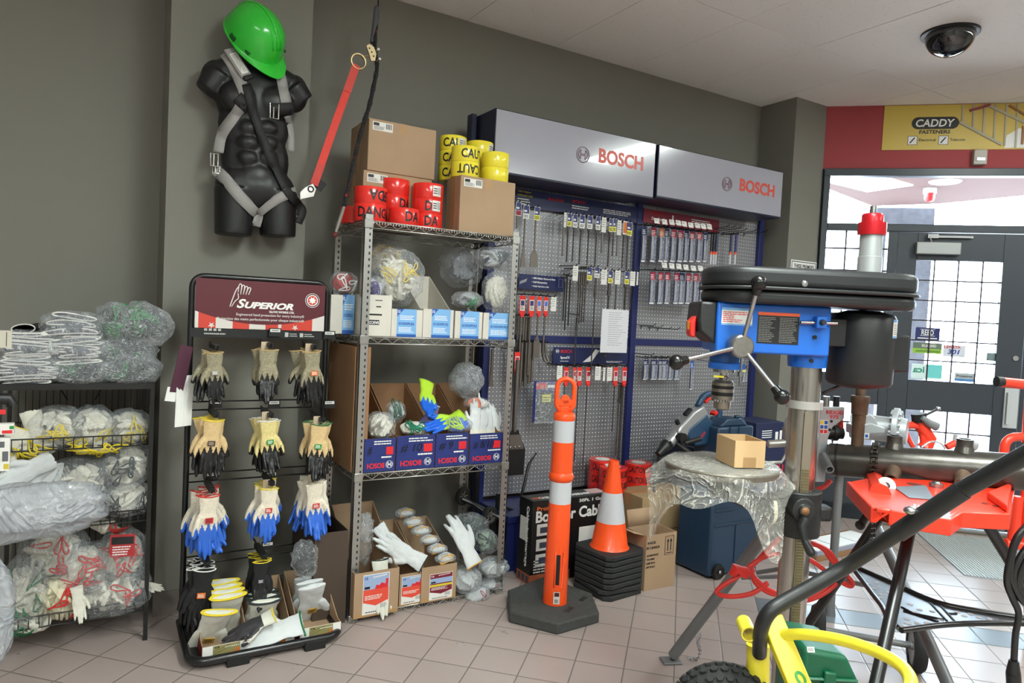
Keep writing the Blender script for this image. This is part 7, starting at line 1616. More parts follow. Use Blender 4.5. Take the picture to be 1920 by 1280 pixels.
p = dl(1509, 532, -.137); MB(DPF @ T3(p.x, -.136, p.z) @ RX(PI / 2)).lathe([(0, .004), (.008, .003), (.01, 0)]).build('cover_screw', M_STL, dpz)
# head
FYh = -.075
hx0, hx1 = dl(1343, 620, FYh).x, dl(1558, 620, FYh).x; hz0, hz1 = dl(1450, 664, FYh).z, zb_
MB(DPF).bx(hx0, hx1, FYh, .075, hz0, hz1).build('head_casting', M_DB, dpz, bevel=.006)
p0 = dl(1310, 600, FYh).x; b = MB(DPF @ RX(PI / 2)); b.prism([(hx0 + .001, hz1), (p0 + .004, hz1), (p0, hz0 + .09), (p0 + .006, hz0 + .055), (hx0 + .001, hz0 + .02)], -.07, .07); b.build('switch_panel', M_CAST, dpz, bevel=.008)
p = dl(1303, 610, -.03); b = MB(DPF @ RX(PI / 2)); b.prism([(p0, p.z + .03), (p0 - .018, p.z + .01), (p0 - .016, p.z - .03), (p0, p.z - .036)], .0, .05); s_ = b.build('stop_paddle', M_RPL, dpz, bevel=.004); MB(DPF).bx(p0 - .019, p0 - .005, -.04, -.02, p.z - .012, p.z + .012).build('yellow_key', mat('key_yellow', (250, 200, 40), .4), s_)
M = DPF @ frame((0, FYh - .0004, 0), (1, 0, 0), (0, 0, 1))
a, c = dl(1353, 593, FYh), dl(1411, 593, FYh); z0, z1 = dl(1380, 610, FYh).z, dl(1380, 577, FYh).z; w, h = c.x - a.x, z1 - z0
panels(M @ T3(a.x, z0, 0), [(0, w, 0, h, 0), (0, w, h * .86, h, 1, 1), (0, w, 0, h * .1, 1, 1)] + lines(w * .04, w * .9, h * .15, h * .8, 6, 2, 1, rs=random.Random(1), rag=.6), [M_BARW, M_LBL, M_BRD], dpz, 'instruction_plate')
a, c = dl(1420, 615, FYh), dl(1498, 615, FYh); z0, z1 = dl(1460, 645, FYh).z, dl(1460, 586, FYh).z; w, h = c.x - a.x, z1 - z0
panels(M @ T3(a.x, z0, 0), [(0, w, 0, h, 0), (0, w, h * .9, h, 1, 1)] + lines(w * .03, w * .47, h * .04, h * .86, 15, 2, 1, rs=random.Random(3), rag=.4, th=.4) + lines(w * .53, w * .98, h * .04, h * .86, 15, 2, 1, rs=random.Random(4), rag=.3, th=.4), [M_K, mat('warn_orange', (222, 92, 50), .5), mat('dim_print', (128, 126, 124), .5)], dpz, 'warning_plate')
b = MB(DPF)
for x, y in ((1527, 632), (1521, 676)): p = dl(x, y, FYh); b.cyl((p.x, FYh + .002, p.z), (p.x, FYh - .004, p.z), .006)
b.build('set_screw', M_BK, dpz)
a, c = dl(1498, 604, FYh), dl(1566, 606, FYh); MB(DPF).cyl((a.x, FYh - .012, a.z), (c.x, FYh - .012, c.z), .005).build('tension_rod', M_STL, dpz)
p = dl(1534, 604, FYh); b = MB(DPF); b.box((p.x, FYh - .012, p.z), (.03, .03, .034)); kn = b.build('rod_clamp', M_DB, dpz, bevel=.003); MB(DPF).cyl((p.x, FYh - .025, p.z), (p.x, FYh - .04, p.z), .009, .007).build('lock_knob', M_CAST, kn)
# quill, arbor, chuck
qx = dl(1357, 700).x
def qz(y, yy=0): return dl(1357, y, yy).z
MB(DPF @ T3(qx, 0, 0)).lathe([(0, hz0 + .01), (.045, hz0 + .01), (.043, qz(680)), (0, qz(680))]).build('quill_nose', mat('deep_blue', (18, 70, 130), .4), dpz)
b = MB(DPF @ T3(qx, 0, 0)); b.lathe([(0, qz(679)), (.047, qz(679)), (.047, qz(691)), (0, qz(691))]); x_ = dl(1395, 686).x - qx; b.bx(.03, x_, -.014, .014, qz(691), qz(680)); b.build('depth_collar', M_DB, dpz, bevel=.002)
MB(DPF @ T3(qx, 0, 0)).lathe([(0, qz(691)), (.032, qz(691)), (.032, qz(697)), (.012, qz(698)), (.011, qz(703)), (.016, qz(706)), (.012, qz(712)), (0, qz(712))]).build('arbor', M_STL, dpz, ang=40)
ch = MB(DPF @ T3(qx, 0, 0)).lathe([(0, qz(711)), (.024, qz(712)), (.032, qz(717)), (.032, qz(748)), (.025, qz(750)), (.024, qz(765)), (.02, qz(767)), (0, qz(767))]).build('chuck', mat('chuck_steel', (150, 142, 132), .3, .9, var=.15, vs=40), dpz, ang=40)
for y0, y1 in ((722, 728), (734, 741)): MB(DPF @ T3(qx, 0, 0)).lathe([(.0324, qz(y0)), (.0324, qz(y1))]).build('knurled_band', M_BK, ch)
b = MB(DPF @ T3(qx, 0, 0)); 
for i in range(22): a = 2 * PI * i / 22; b.box((.029 * math.cos(a), .029 * math.sin(a), qz(749)), (.004, .004, .008))
b.build('key_teeth', M_STL, ch)
p = dl(1342, 704, -.02); MB(DPF).box((p.x, -.05, p.z), (.03, .004, .006)).build('depth_pointer', M_YT, dpz); p = dl(1391, 700, -.03); b = MB(DPF); b.cyl((p.x, -.02, dl(1391, 670).z), (p.x, -.02, dl(1391, 722).z), .004); b.cyl((p.x, -.02, p.z - .01), (p.x, -.02, p.z + .004), .009); b.build('depth_rod', M_STL, dpz)
# feed handle
hc = dl(1388, 649, -.10); HB = MB(DPF @ T3(hc.x, 0, hc.z) @ RX(PI / 2)); HB.lathe([(0, .125), (.028, .125), (.033, .12), (.034, .075), (0, .075)], n=32)
hub = HB.build('feed_hub', mat('hub_steel', (140, 136, 132), .35, .85, var=.1, vs=60), dpz)
for x, y in ((1423, 530), (1268, 679), (1466, 744)):
    p = dl(x, y, -.17); s = V((hc.x, -.11, hc.z)); e = V((p.x, -.17, p.z)); b = MB(DPF); b.cyl(s, e, .0065, n=12); lv = b.build('feed_lever', M_STL, dpz, ang=60)
    b = MB(DPF); d_ = (e - s).normalized(); b.ell(tuple(e), (.0215, .0215, .0215), 20, 14); b.cyl(e - d_ * .035, e - d_ * .012, .011, .015, 14); b.build('ball_knob', mat('black_gloss', (18, 18, 19), .25), lv, ang=60)
# column and collars
def cz(y, yy=0.): return dl(1500, y, yy).z
M_COLM = mat('column_steel', (178, 172, 166), .22, .95)
MB(DPF).cyl((0, 0, .06), (0, 0, hz0), .0435, n=40).build('column', M_COLM, dpz, ang=60)
MB(DPF).lathe([(.044, cz(687)), (.054, cz(687)), (.056, cz(672)), (.056, hz0 + .005), (.044, hz0 + .005)], n=36).build('column_sleeve', M_DB, dpz)
MB(DPF).lathe([(.044, cz(764)), (.052, cz(764)), (.052, cz(750)), (.044, cz(750))], n=36).build('rack_collar', mat('collar_grey', (180, 178, 174), .4, .4), dpz)
rb = MB(DPF); z0, z1 = .1, cz(770); rx, ry = -.004, -.0475; rb.bx(rx - .0125, rx + .0125, ry, ry + .008, z0, z1); rk = rb.build('rack', mat('rack_steel', (150, 144, 130), .4, .8), dpz)
b = MB(DPF); z = z0 + .01
while z < cz(875): b.bx(rx - .0105, rx + .0105, ry - .003, ry, z, z + .004); z += .0085
b.build('rack_teeth', mat('rack_oil', (112, 100, 60), .5, .5), rk, smooth=False)
MB(DPF).lathe([(.0, .0), (.2, 0), (.2, .03), (.09, .06), (.06, .12), (0, .12)], n=36).build('floor_base', M_CAST, dpz)
# table bracket
bz0, bz1 = cz(1000), cz(916); b = MB(DPF); b.lathe([(.045, bz0), (.066, bz0), (.066, bz1), (.045, bz1)], n=32); b.build('table_bracket', M_CAST, dpz, bevel=.004)
p = dl(1505, 955, -.08); MB(DPF @ T3(p.x, 0, p.z) @ RX(PI / 2)).lathe([(0, .1), (.016, .1), (.018, .092), (.034, .09), (.037, .05), (.037, .0)], n=28).build('crank_boss', M_CAST, dpz, bevel=.002); MB(DPF @ T3(p.x, -.098, p.z) @ RX(PI / 2)).lathe([(0, .006), (.009, .005), (.014, 0)]).build('crank_screw', mat('rusty_screw', (140, 100, 66), .6, .5), dpz)
b = MB(DPF); q = dl(1503, 985, -.11); q2 = dl(1508, 1012, -.12); q3 = dl(1520, 1035, -.13); b.tube([(p.x, -.105, p.z - .02), tuple(q), tuple(q2)], [.015, .013, .01], 12); b.tube([tuple(q2), tuple(q3)], [.01, .013], 12); b.ell(tuple(q3), (.013, .013, .013)); b.build('lock_handle', M_CAST, dpz)
a, c = dl(1531, 960, -.0), dl(1553, 960, -.0); b = MB(DPF); b.box(((a.x + c.x) / 2 - .01, -.0, a.z), (c.x - a.x + .03, .05, .045)); b.build('clamp_lug', M_CAST, dpz, bevel=.01)
ap = dl(1446, 955, -.0); b = MB(DPF @ T3(ap.x - .02, 0, ap.z) @ RY(PI / 2)); b.lathe([(0, 0), (.04, .002), (.043, .01), (.043, .035), (.03, .05), (.025, .09), (0, .09)], n=32); b.build('tilt_boss', M_CAST, dpz)
b = MB(DPF @ T3(ap.x - .02, 0, ap.z) @ RY(PI / 2)); b.lathe([(.0435, .014), (.0435, .024)], n=24, arc=2.2, off=-PI * .1 - 1.0 - PI / 2 + .4); b.build('angle_scale', mat('scale_ivory', (212, 204, 170), .5), dpz)
tc = dl(1352, 880); tz = dl(1352, 868, 0).z; TR = (dl(1459, 880).x - dl(1246, 880).x) / 2; TP = DPF @ T3(tc.x, 0, 0)
MB(TP).lathe([(0, tz - .022), (TR * .96, tz - .022), (TR, tz - .018), (TR, tz - .004), (TR * .98, tz), (0, tz)], n=48).build('round_table', mat('cast_table', (112, 106, 96), .5, .5, var=.15, vs=25), dpz)
b = MB(TP); b.lathe([(0, tz - .1), (.03, tz - .1), (.04, tz - .05), (.1, tz - .022)], n=24); b.tube([(0, 0, tz - .07), (ap.x - tc.x, 0, ap.z)], .03, 12)
for i in range(6): a = i * PI / 3; b.tube([(0, 0, tz - .04), (TR * .8 * math.cos(a), TR * .8 * math.sin(a), tz - .026)], .009, 6)
b.build('table_arm', M_CAST, dpz); p = dl(1290, 942, -.05); MB(DPF).cyl((p.x, -.05, p.z), (p.x + .035, -.05, p.z + .015), .008).build('table_lock_bar', M_CAST, dpz)
# motor
ma_, mb_ = dl(1562, 650, .0), dl(1678, 650, .0); mr = (mb_.x - ma_.x) / 2; mx = (ma_.x + mb_.x) / 2; z0, z1 = dl(1620, 722).z, dl(1620, 590).z
MB(DPF @ T3(mx, .02, 0)).lathe([(0, z0 - .012), (mr * .5, z0 - .01), (mr * .92, z0), (mr, z0 + .01), (mr, z1 - .01), (mr * .95, z1), (mr * .5, z1 + .012), (.012, z1 + .012), (.012, zb_)], n=44).build('motor', M_COVER, dpz, ang=40)
a, c = dl(1680, 628), dl(1708, 628); MB(DPF).bx(a.x - .01, c.x, .0, .1, dl(1690, 698).z, a.z).build('capacitor_box', M_COVER, dpz, bevel=.006); MB(DPF).bx(hx1 - .005, ma_.x + .02, -.04, .06, hz0 + .03, hz1 - .03).build('motor_mount', M_CAST, dpz, bevel=.004)
b = MB(DPF @ T3(mx, .02, 0)); za, zc = dl(1660, 633).z, dl(1660, 599).z; b.m = 0; b.lathe([(mr + .001, za), (mr + .001, zc)], n=8, arc=.62, off=-.98); b.m = 1; b.lathe([(mr + .0014, zc - .008), (mr + .0014, zc)], n=8, arc=.62, off=-.98); b.lathe([(mr + .0014, za), (mr + .0014, za + .006)], n=8, arc=.62, off=-.98); b.m = 2
for i in range(6): b.lathe([(mr + .0014, za + .011 + i * .0055), (mr + .0014, za + .0125 + i * .0055)], n=6, arc=.45, off=-.92)
b.build('rating_label', [M_BARW, M_LBL, M_K], dpz)
b = MB(DPF); p = dl(1540, 738, .05); q = dl(1578, 722, .03); b.tube(smoothpath([p, (p + q) / 2, q], 3), .005, 6); b.build('power_cable', M_BT, dpz, ang=180)
# clear sheet draped over the table
cl = thing('plastic_sheet', 'clear plastic sheet draped over the drill press table', 'plastic sheet', DPF @ V((tc.x, 0, tz)))
b = MB(TP); n, vs, fs = 72, [], []; rings = [0, .35, .7, .97, 1.03, 1.06, 1.1, 1.16, 1.22]
for i in range(n):
    a = 2 * PI * i / n; front = max(0, -math.sin(a))
    drop = .035 + .17 * math.exp(-((a - (PI + .30)) / .24) ** 2) + .17 * math.exp(-((a - (PI * 1.5 + .50)) / .34) ** 2) + .05 * math.exp(-((a - PI * 1.3) / .5) ** 2)
    for k, f in enumerate(rings):
        e = max(0, k - 3) / 5; wob = math.sin(a * 11) * .05 * e + math.sin(a * 5 + 1) * .04 * e
        z = tz + .003 + .002 * math.sin(a * 9 + k * 2) * (k < 4) - (drop * 1.15 * e ** .9 if k > 3 else 0); r = TR * (f + wob + .14 * e * math.exp(-((a - (PI + .25)) / .4) ** 2))
        vs.append((r * math.cos(a), r * math.sin(a), z))
R_ = len(rings)
for i in range(n):
    for k in range(R_ - 1): fs.append((i * R_ + k, i * R_ + k + 1, ((i + 1) % n) * R_ + k + 1, ((i + 1) % n) * R_ + k))
b.add(vs, fs); b.build('sheet', film('sheet_film', (225, 222, 214), .16, .5, .12, 8.), cl, ang=180)
# small open carton on the table
p = dl(1385, 889, -.02); t = thing('small_carton', 'small open brown carton on the plastic covered drill press table', 'box', DPF @ V((p.x, -.03, tz + .004)))
M = DPF @ T3(p.x, -.02, tz + .006) @ RZ(.16); b = MB(M); carton_mb(b, -.047, .047, -.06, .06, 0, .078, t=.003); b.build('body', mat('pale_kraft', (206, 172, 128), .8, bump=.1, bs=120), t)
MB(M).bx(-.02, .02, -.0602, -.0598, 0, .03).build('tape_strip', M_CREASE, t)
# ================================================================ pipe on its tripod vise, roll groover and grey stand
M_IRON = mat('mill_scale_pipe', (84, 81, 77), .32, .75, bump=.15, bs=50, var=.25, vs=14); M_RUST = mat('rusty_iron', (104, 86, 70), .6, .5, bump=.4, bs=70, var=.3, vs=20); M_GRY = mat('grey_stand_paint', (122, 124, 126), .4, .3); M_RDP = mat('red_machine_paint', (232, 58, 34), .35, coat=.2); M_SLG = mat('silver_grey_cast', (172, 176, 180), .4, .4, bump=.15, bs=60)
P1, P2 = hz(1556, 861, 2.45), hz(1995, 890, 2.12); pd = (P2 - P1).normalized(); PR = .057
t = thing('welded_pipe', 'long dark steel pipe with welded outlets lying across the red tripod vise', 'pipe', P1)
PMx = frame(P1, pd, V((0, 0, 1)).cross(pd)); PL = (P2 - P1).length
b = MB(PMx @ RY(PI / 2)); b.lathe([(PR - .006, 0), (PR, 0), (PR, PL), (PR - .006, PL), (PR - .006, 0)], n=48); b.build('pipe_body', M_IRON, t, ang=50)
MB(PMx @ RY(PI / 2)).lathe([(PR + .0008, .02), (PR + .0015, .024), (PR + .0008, .028)], n=48).build('groove', M_BK, t)
def pt(x, y):                          # pixel -> distance along the pipe
    v = ray(x, y); o = V((0, 0, CAMH)); w0 = o - P1; a, b_, c, d, e = v.dot(v), v.dot(pd), 1., v.dot(w0), pd.dot(w0); return (a * e - b_ * d) / (a - b_ * b_)
sd = PMx.to_3x3() @ V((0, -1, 0))
if sd.dot(HF) > 0: sd = -sd
for x, y, up in ((1674, 836, True), (1805, 846, True), (1679, 880, False), (1808, 890, False)):
    s = pt(x, y); base = P1 + pd * s; d = V((0, 0, 1)) if up else (sd * .93 + V((0, 0, -.36)) - pd * .08).normalized(); M = T3(base) @ rot_to(d)
    r = .024 if up else .021; L = PR + (.038 if up else .05)
    b = MB(M); b.lathe([(r * 1.25, PR * .9), (r * 1.05, PR + .012), (r, PR + .015), (r, L), (r * .8, L), (r * .8, PR - .01)], n=28); o = b.build('welded_outlet', M_IRON if up else M_RUST, t, ang=50)
    MB(M).lathe([(0, L - .02), (r * .8, L - .02)], n=24).build('bore', M_BK, o)
# standpipe growing out of the pipe
s0 = pt(1605, 835); bp = P1 + pd * s0
def up_z(y, x=1610): return hz(x, y, bp.dot(HF)).z
st_ = thing('standpipe', 'vertical brown and silver standpipe with a red cap behind the drill press', 'standpipe', bp)
Mv = T3(bp.x, bp.y, 0)
MB(Mv).lathe([(.0, bp.z + .03), (.020, bp.z + .03), (.020, up_z(795)), (.022, up_z(790)), (.022, up_z(777)), (.026, up_z(776)), (.027, up_z(757)), (.030, up_z(754)), (.030, up_z(742)), (.016, up_z(741)), (.016, up_z(725)), (0, up_z(725))], n=28).build('brown_nipple', M_RUST, st_, ang=40)
MB(Mv).lathe([(0, up_z(735)), (.014, up_z(735)), (.014, up_z(560)), (0, up_z(560))], n=20).build('inner_tube', M_BK, st_)
zz = lambda y: up_z(y, 1632)
MB(Mv).lathe([(0, zz(560)), (.038, zz(560)), (.038, zz(482)), (.0355, zz(481)), (.0355, zz(440)), (0, zz(440))], n=36).build('silver_tube', mat('anodised_silver', (186, 190, 192), .3, .5), st_)
MB(Mv).lathe([(0, zz(441)), (.044, zz(441)), (.045, zz(436)), (.045, zz(418)), (.034, zz(417)), (.034, zz(404)), (.030, zz(401)), (0, zz(401))], n=36).build('red_cap', mat('anodised_red', (196, 30, 40), .28, .4), st_)
MB(Mv).lathe([(0, zz(402)), (.011, zz(402)), (.011, zz(386)), (0, zz(386))], n=16).build('spindle', M_STL, st_)
# chain vise on tripod
v0 = hz(1715, 930, 2.3); TV = thing('tripod_vise', 'red topped tripod chain vise on black legs with a perforated tray', 'pipe vise', (v0.x, v0.y, 0))
def q_(x, y, d): return hz(x, y, d)
TZ = q_(1700, 905, 2.2).z
pl_ = [fl(*q, TZ) for q in ((1592, 902), (1640, 950), (1670, 955), (1780, 972), (1800, 958), (1888, 962), (1897, 915), (1790, 902), (1640, 893))]
b = MB(); b.prism([(p.x, p.y) for p in pl_[::-1]], TZ - .016, TZ); b.build('vise_table', M_RDP, TV, bevel=.006)
b = MB(); P = pl_[1:7]; b.tube([p + V((0, 0, -.022)) for p in [pl_[0]] + P], 0, 4, flat=(.022, .008), nrm=(HF.x, HF.y, 0)); b.build('table_skirt', M_RDP, TV, bevel=.003)
p = fl(1822, 950, TZ); b = MB(); a = fl(1850, 935, TZ); c = fl(1893, 915, TZ + .03); b.prism([(pl_[5].x, pl_[5].y), (pl_[6].x, pl_[6].y), (a.x, a.y)][::-1], TZ, TZ + .022); b.build('end_horn', M_RDP, TV, bevel=.005)
b = MB(); 
for x, y in ((1715, 908), (1848, 944), (1868, 949)): p = fl(x, y, TZ); b.lathe([(0, .0012), (.022 if x < 1800 else .01, .0012)], T3(p.x, p.y, TZ), n=20)
b.build('table_hole', mat('hole_dark', (110, 26, 18), .6), TV)
MB(T3(*fl(1755, 913, TZ))).lathe([(0, 0), (.02, 0), (.02, .012), (.012, .014), (.01, .018), (0, .018)], n=24).build('centre_bolt', M_STL, TV)
t2 = [fl(*q, TZ) for q in ((1676, 914), (1736, 911), (1752, 938), (1704, 934))]
b = MB(); b.add([p + V((0, 0, .0015)) for p in t2] + [p + V((0, 0, .003)) for p in t2], [(3, 2, 1, 0), (4, 5, 6, 7), (0, 1, 5, 4), (1, 2, 6, 5), (2, 3, 7, 6), (3, 0, 4, 7)]); o = b.build('manual_booklet', mat('booklet_grey', (120, 128, 140), .3), None); tag(o, 'grey printed booklet lying on the red vise table under the pipe', 'booklet')
# vise jaw and yoke under the pipe
sv = pt(1640, 870); bj = P1 + pd * sv; b = MB(); b.tube([tuple(bj + V((0, 0, -PR))), tuple(fl(1650, 925, TZ))], .03, 8); b.build('jaw', M_RDP, TV)
b = MB(); n = 26; lk = []
for i in range(n):
    a = 2 * PI * i / n; r = PR + .007; c = bj + (V((0, 0, 1)) * math.sin(a) + sd * math.cos(a)) * r; tdir = (V((0, 0, 1)) * math.cos(a) - sd * math.sin(a))
    for s in (-1, 1): b.tube([c + pd * s * .008 - tdir * .007, c + pd * s * .008 + tdir * .007], .0042, 6)
    b.cyl(c - pd * .012, c + pd * .012, .004, n=8)
b.build('chain', mat('oily_chain', (70, 66, 60), .4, .8), TV, ang=60)
p = q_(1640, 955, 2.2); b = MB()
for i in range(9):
    zc = p.z + .02 - i * .016; b.tube([(p.x - .006, p.y, zc), (p.x - .006, p.y, zc - .012)], .004, 6); b.tube([(p.x + .006, p.y, zc), (p.x + .006, p.y, zc - .012)], .004, 6)
b.build('hanging_chain', _M['oily_chain'], TV)
k0, k1 = q_(1661, 911, 2.12), q_(1649, 930, 2.2); b = MB(); ax = (k0 - k1).normalized(); b.cyl(k1 - ax * .03, k0, .024, n=24); b.build('tension_screw', M_RDP, TV); MB(T3(k0) @ rot_to(ax)).lathe([(.011, 0), (.0265, .0), (.0265, .006), (.011, .006)], n=28).build('washer', M_STL, TV); MB(T3(k0) @ rot_to(ax)).lathe([(0, .004), (.011, .004), (.009, .009), (0, .01)], n=12).build('screw_end', M_BK, TV)
b = MB(); b.tube(smoothpath([q_(1648, 902, 2.15), q_(1636, 925, 2.15), q_(1646, 945, 2.15), q_(1668, 938, 2.15), q_(1671, 918, 2.15)], 4), .011, 8); b.tube([q_(1646, 943, 2.15), q_(1625, 965, 2.15), q_(1615, 982, 2.15)], [.012, .011, .012], 10); b.ell(tuple(q_(1613, 984, 2.15)), (.015, .015, .015)); b.build('tension_handle', M_CAST, TV)
# legs
fA = q_(1642, 1290, 1.78)
for pts, r, nm in (([q_(1713, 962, 2.05), q_(1640, 1292, 1.75)], .0165, 'leg'), ([q_(1664, 948, 2.3), q_(1590, 1060, 2.42), q_(1500, 1192, 2.6)], .0165, 'leg'), ([q_(1840, 965, 2.3), q_(1900, 1062, 2.3), q_(1990, 1230, 2.3)], .018, 'leg')):
    MB().tube(pts, r, 12).build(nm, M_BT, TV, ang=60)
ZT = q_(1604, 1066, 2.35).z; tf = lambda x, y: fl(x, y, ZT)
for P, r in (([(1602, 1062), (1668, 1091), (1752, 1128), (1830, 1145), (1930, 1160)], .0095), ([(1600, 1066), (1635, 1112), (1656, 1140), (1665, 1168)], .0075), ([(1690, 1181), (1770, 1171), (1850, 1168), (1930, 1169)], .0085)): MB().tube(smoothpath([tf(*q) for q in P], 5), r, 8).build('tray_rod', M_BT, TV, ang=60)
T_ = [tf(*q) for q in ((1604, 1066), (1668, 1095), (1752, 1132), (1830, 1149), (1930, 1162), (1930, 1166), (1770, 1168), (1690, 1176), (1660, 1148))]
b = MB(); n = len(T_); b.add([p for p in T_] + [p - V((0, 0, .003)) for p in T_], [tuple(range(n)), tuple(range(n, 2 * n))[::-1]] + [(i, (i + 1) % n, n + (i + 1) % n, n + i) for i in range(n)]); tr2 = b.build('perforated_tray', mat('tray_black', (44, 46, 50), .3, .3), TV, smooth=False)
nrm_ = ((T_[2] - T_[0]).cross(T_[6] - T_[0])).normalized(); nrm_ = nrm_ if nrm_.z > 0 else -nrm_
b = MB()
def on_tray(x, y):
    v = ray(x, y); o = V((0, 0, CAMH)); return o + v * ((T_[0] - o).dot(nrm_) / v.dot(nrm_)) + nrm_ * .0006
for x, y in ((1630, 1094), (1643, 1092), (1640, 1103), (1648, 1100), (1665, 1110), (1652, 1114), (1650, 1120), (1668, 1122), (1706, 1133), (1724, 1143), (1748, 1146), (1717, 1148), (1763, 1161), (1700, 1160), (1720, 1168), (1702, 1168), (1738, 1167), (1795, 1147), (1808, 1154), (1820, 1151), (1836, 1157), (1838, 1164), (1855, 1160), (1698, 1173)):
    p = on_tray(x, y); b.lathe([(0, 0), (.0085, 0)], T3(p) @ rot_to(nrm_), n=14)
b.build('tray_hole', M_TILE if False else mat('hole_grey', (190, 190, 194), .8), tr2, smooth=False)
b = MB()
for a, c in (((1690, 1138), (1712, 1150)), ((1712, 1150), (1770, 1162)), ((1744, 1130), (1776, 1164)), ((1764, 1136), (1790, 1164)), ((1776, 1150), (1794, 1150)), ((1694, 1145), (1760, 1166))): b.tube([on_tray(*a), on_tray(*c)], .003, 5)
b.build('tray_groove', M_K, tr2)
for x, y in ((1710, 963), (1687, 1177)): MB().ell(tuple(q_(x, y, 1.93 if y > 1000 else 1.36)), (.011, .011, .011), 8, 5).build('bolt_head', M_STL, TV) if y > 1000 else None
# hand roll groover
g0 = q_(1555, 830, 2.5); GR = thing('roll_groover', 'silver RIDGID 975 roll groover clamped on the end of the steel pipe', 'groover', g0)
GM = frame(q_(1555, 830, 2.46), rt_, (0, 0, 1)); k = 2.46 / FPX
def gx(x, y): return ((x - 1555) * k, (830 - y + (x - 1555) * .049) * k)
def gpoly(ps, z0, z1, m, nm, bev=.004, par=None): b = MB(GM); b.prism([gx(*q) for q in ps][::-1], z0, z1); return b.build(nm, m, par or GR, bevel=bev)
body_ = gpoly([(1533, 762), (1580, 762), (1581, 784), (1560, 800), (1553, 820), (1552, 905), (1534, 905)], -.04, .0, M_SLG, 'body')
txt('RIDGID', GM @ T3(gx(1545, 775)[0], gx(1545, 775)[1], .0005), M_BRD, body_, w=33 * k, h=7 * k, bold=.02); txt('975', GM @ T3(gx(1552, 784)[0], gx(1552, 784)[1], .0005), M_BRD, body_, w=17 * k, h=7 * k, bold=.02)
x_, y_ = gx(1535, 812); W2 = 15 * k; H2 = 26 * k
panels(GM @ T3(x_, y_, 0), [(0, W2, 0, H2, 0)] + [(W2 * (.05 + .5 * i), W2 * (.45 + .5 * i), H2 * (.03 + .33 * j), H2 * (.28 + .33 * j), 1 + (2 if j == 0 else (0 if (i or j == 1) else 1)), 1) for i in range(2) for j in range(3)], [M_BARW, M_LBD, mat('warn_yellow', (232, 206, 50), .5), M_BRD], body_, 'warning_labels')
b = MB(GM)
for q in ((1556, 789), (1554, 805)): x, y = gx(*q); b.cyl((x, y, -.001), (x, y, .002), .005)
b.build('bolt_hole', M_K, body_)
gpoly([(1568, 822), (1584, 785), (1586, 800), (1583, 824)], -.06, -.02, M_RDP, 'red_lever'); 
x, y = gx(1559, 813); b = MB(GM @ T3(x, y, -.03) @ RY(PI / 2)); b.lathe([(0, -.01), (.026, -.01), (.026, .012), (.029, .014), (.029, .03), (.022, .03), (.022, .05), (0, .05)], n=30); b.build('groove_roll', M_BK, GR)
for q, m_ in (((1549, 757), M_STL), ((1568, 757), M_BK)): x, y = gx(*q); b = MB(GM); b.cyl((x, y - .012, -.02), (x, y + .026, -.02), .011, n=14); b.build('feed_screw', m_, GR)
a_, c_ = q_(1543, 855, 2.4), q_(1556, 880, 2.3); b = MB(T3(a_) @ rot_to(c_ - a_)); L = (c_ - a_).length; b.lathe([(0, 0), (.015, 0), (.014, L), (.010, L), (.010, L - .03), (0, L - .03)], n=24); b.build('ratchet_tube', mat('tube_grey', (140, 142, 142), .35, .7), GR)
gpoly([(1520, 800), (1536, 795), (1540, 905), (1560, 960), (1520, 960), (1515, 880)], -.10, -.05, M_SLG, 'drive_housing', .01); 
c = q_(1471, 822, 2.62); b = MB(); b.tube([q_(1440, 832, 2.62), q_(1478, 830, 2.62)], .015, 12); b.tube([q_(1478, 800, 2.62), q_(1484, 860, 2.62)], .022, 12); b.tube([q_(1418, 868, 2.5), q_(1465, 866, 2.5), q_(1475, 850, 2.5)], .006, 8); b.ell(tuple(q_(1480, 795, 2.6)), (.02, .02, .03)); b.build('chrome_gear', M_CHROME, GR, ang=60)
gpoly([(1608, 800), (1640, 795), (1667, 804), (1667, 814), (1610, 818)], -.1, -.03, M_SLG, 'side_plate', .004); gpoly([(1612, 800), (1622, 783), (1640, 778), (1650, 786), (1656, 800)], -.08, -.04, M_SLG, 'guard', .004)
x, y = gx(1610, 823); panels(GM @ T3(x, y, -.025), [(0, 26 * k, 0, 10 * k, 0)] + [((2 + 8 * i) * k, (8 + 8 * i) * k, 2 * k, 8 * k, 1 + i % 2, 1) for i in range(3)], [M_BARW, M_LBD, M_BRD], GR, 'warning_labels')
# flange
fc = q_(1674, 806, 2.75); FG = thing('pipe_flange', 'large grey bolted pipe flange standing behind the steel pipe', 'flange', fc); ax = (rt_ * .82 - HF * .57).normalized(); M = T3(fc) @ rot_to(ax); R = .088
MB(M).lathe([(0, 0), (R, 0), (R, .02), (R * .62, .024), (R * .55, .05), (0, .05)], n=40).build('disc', M_SLG, FG, bevel=.002); b = MB(M)
for i in range(16): a = 2 * PI * i / 16; b.cyl((R * .82 * math.cos(a), R * .82 * math.sin(a), -.008), (R * .82 * math.cos(a), R * .82 * math.sin(a), .03), .0075, n=8)
b.build('bolts', M_SLG, FG)
MB().tube([fc - ax * .15 + V((0, 0, -.0)), fc], [.05, .05], 24).build('neck', M_SLG, FG)
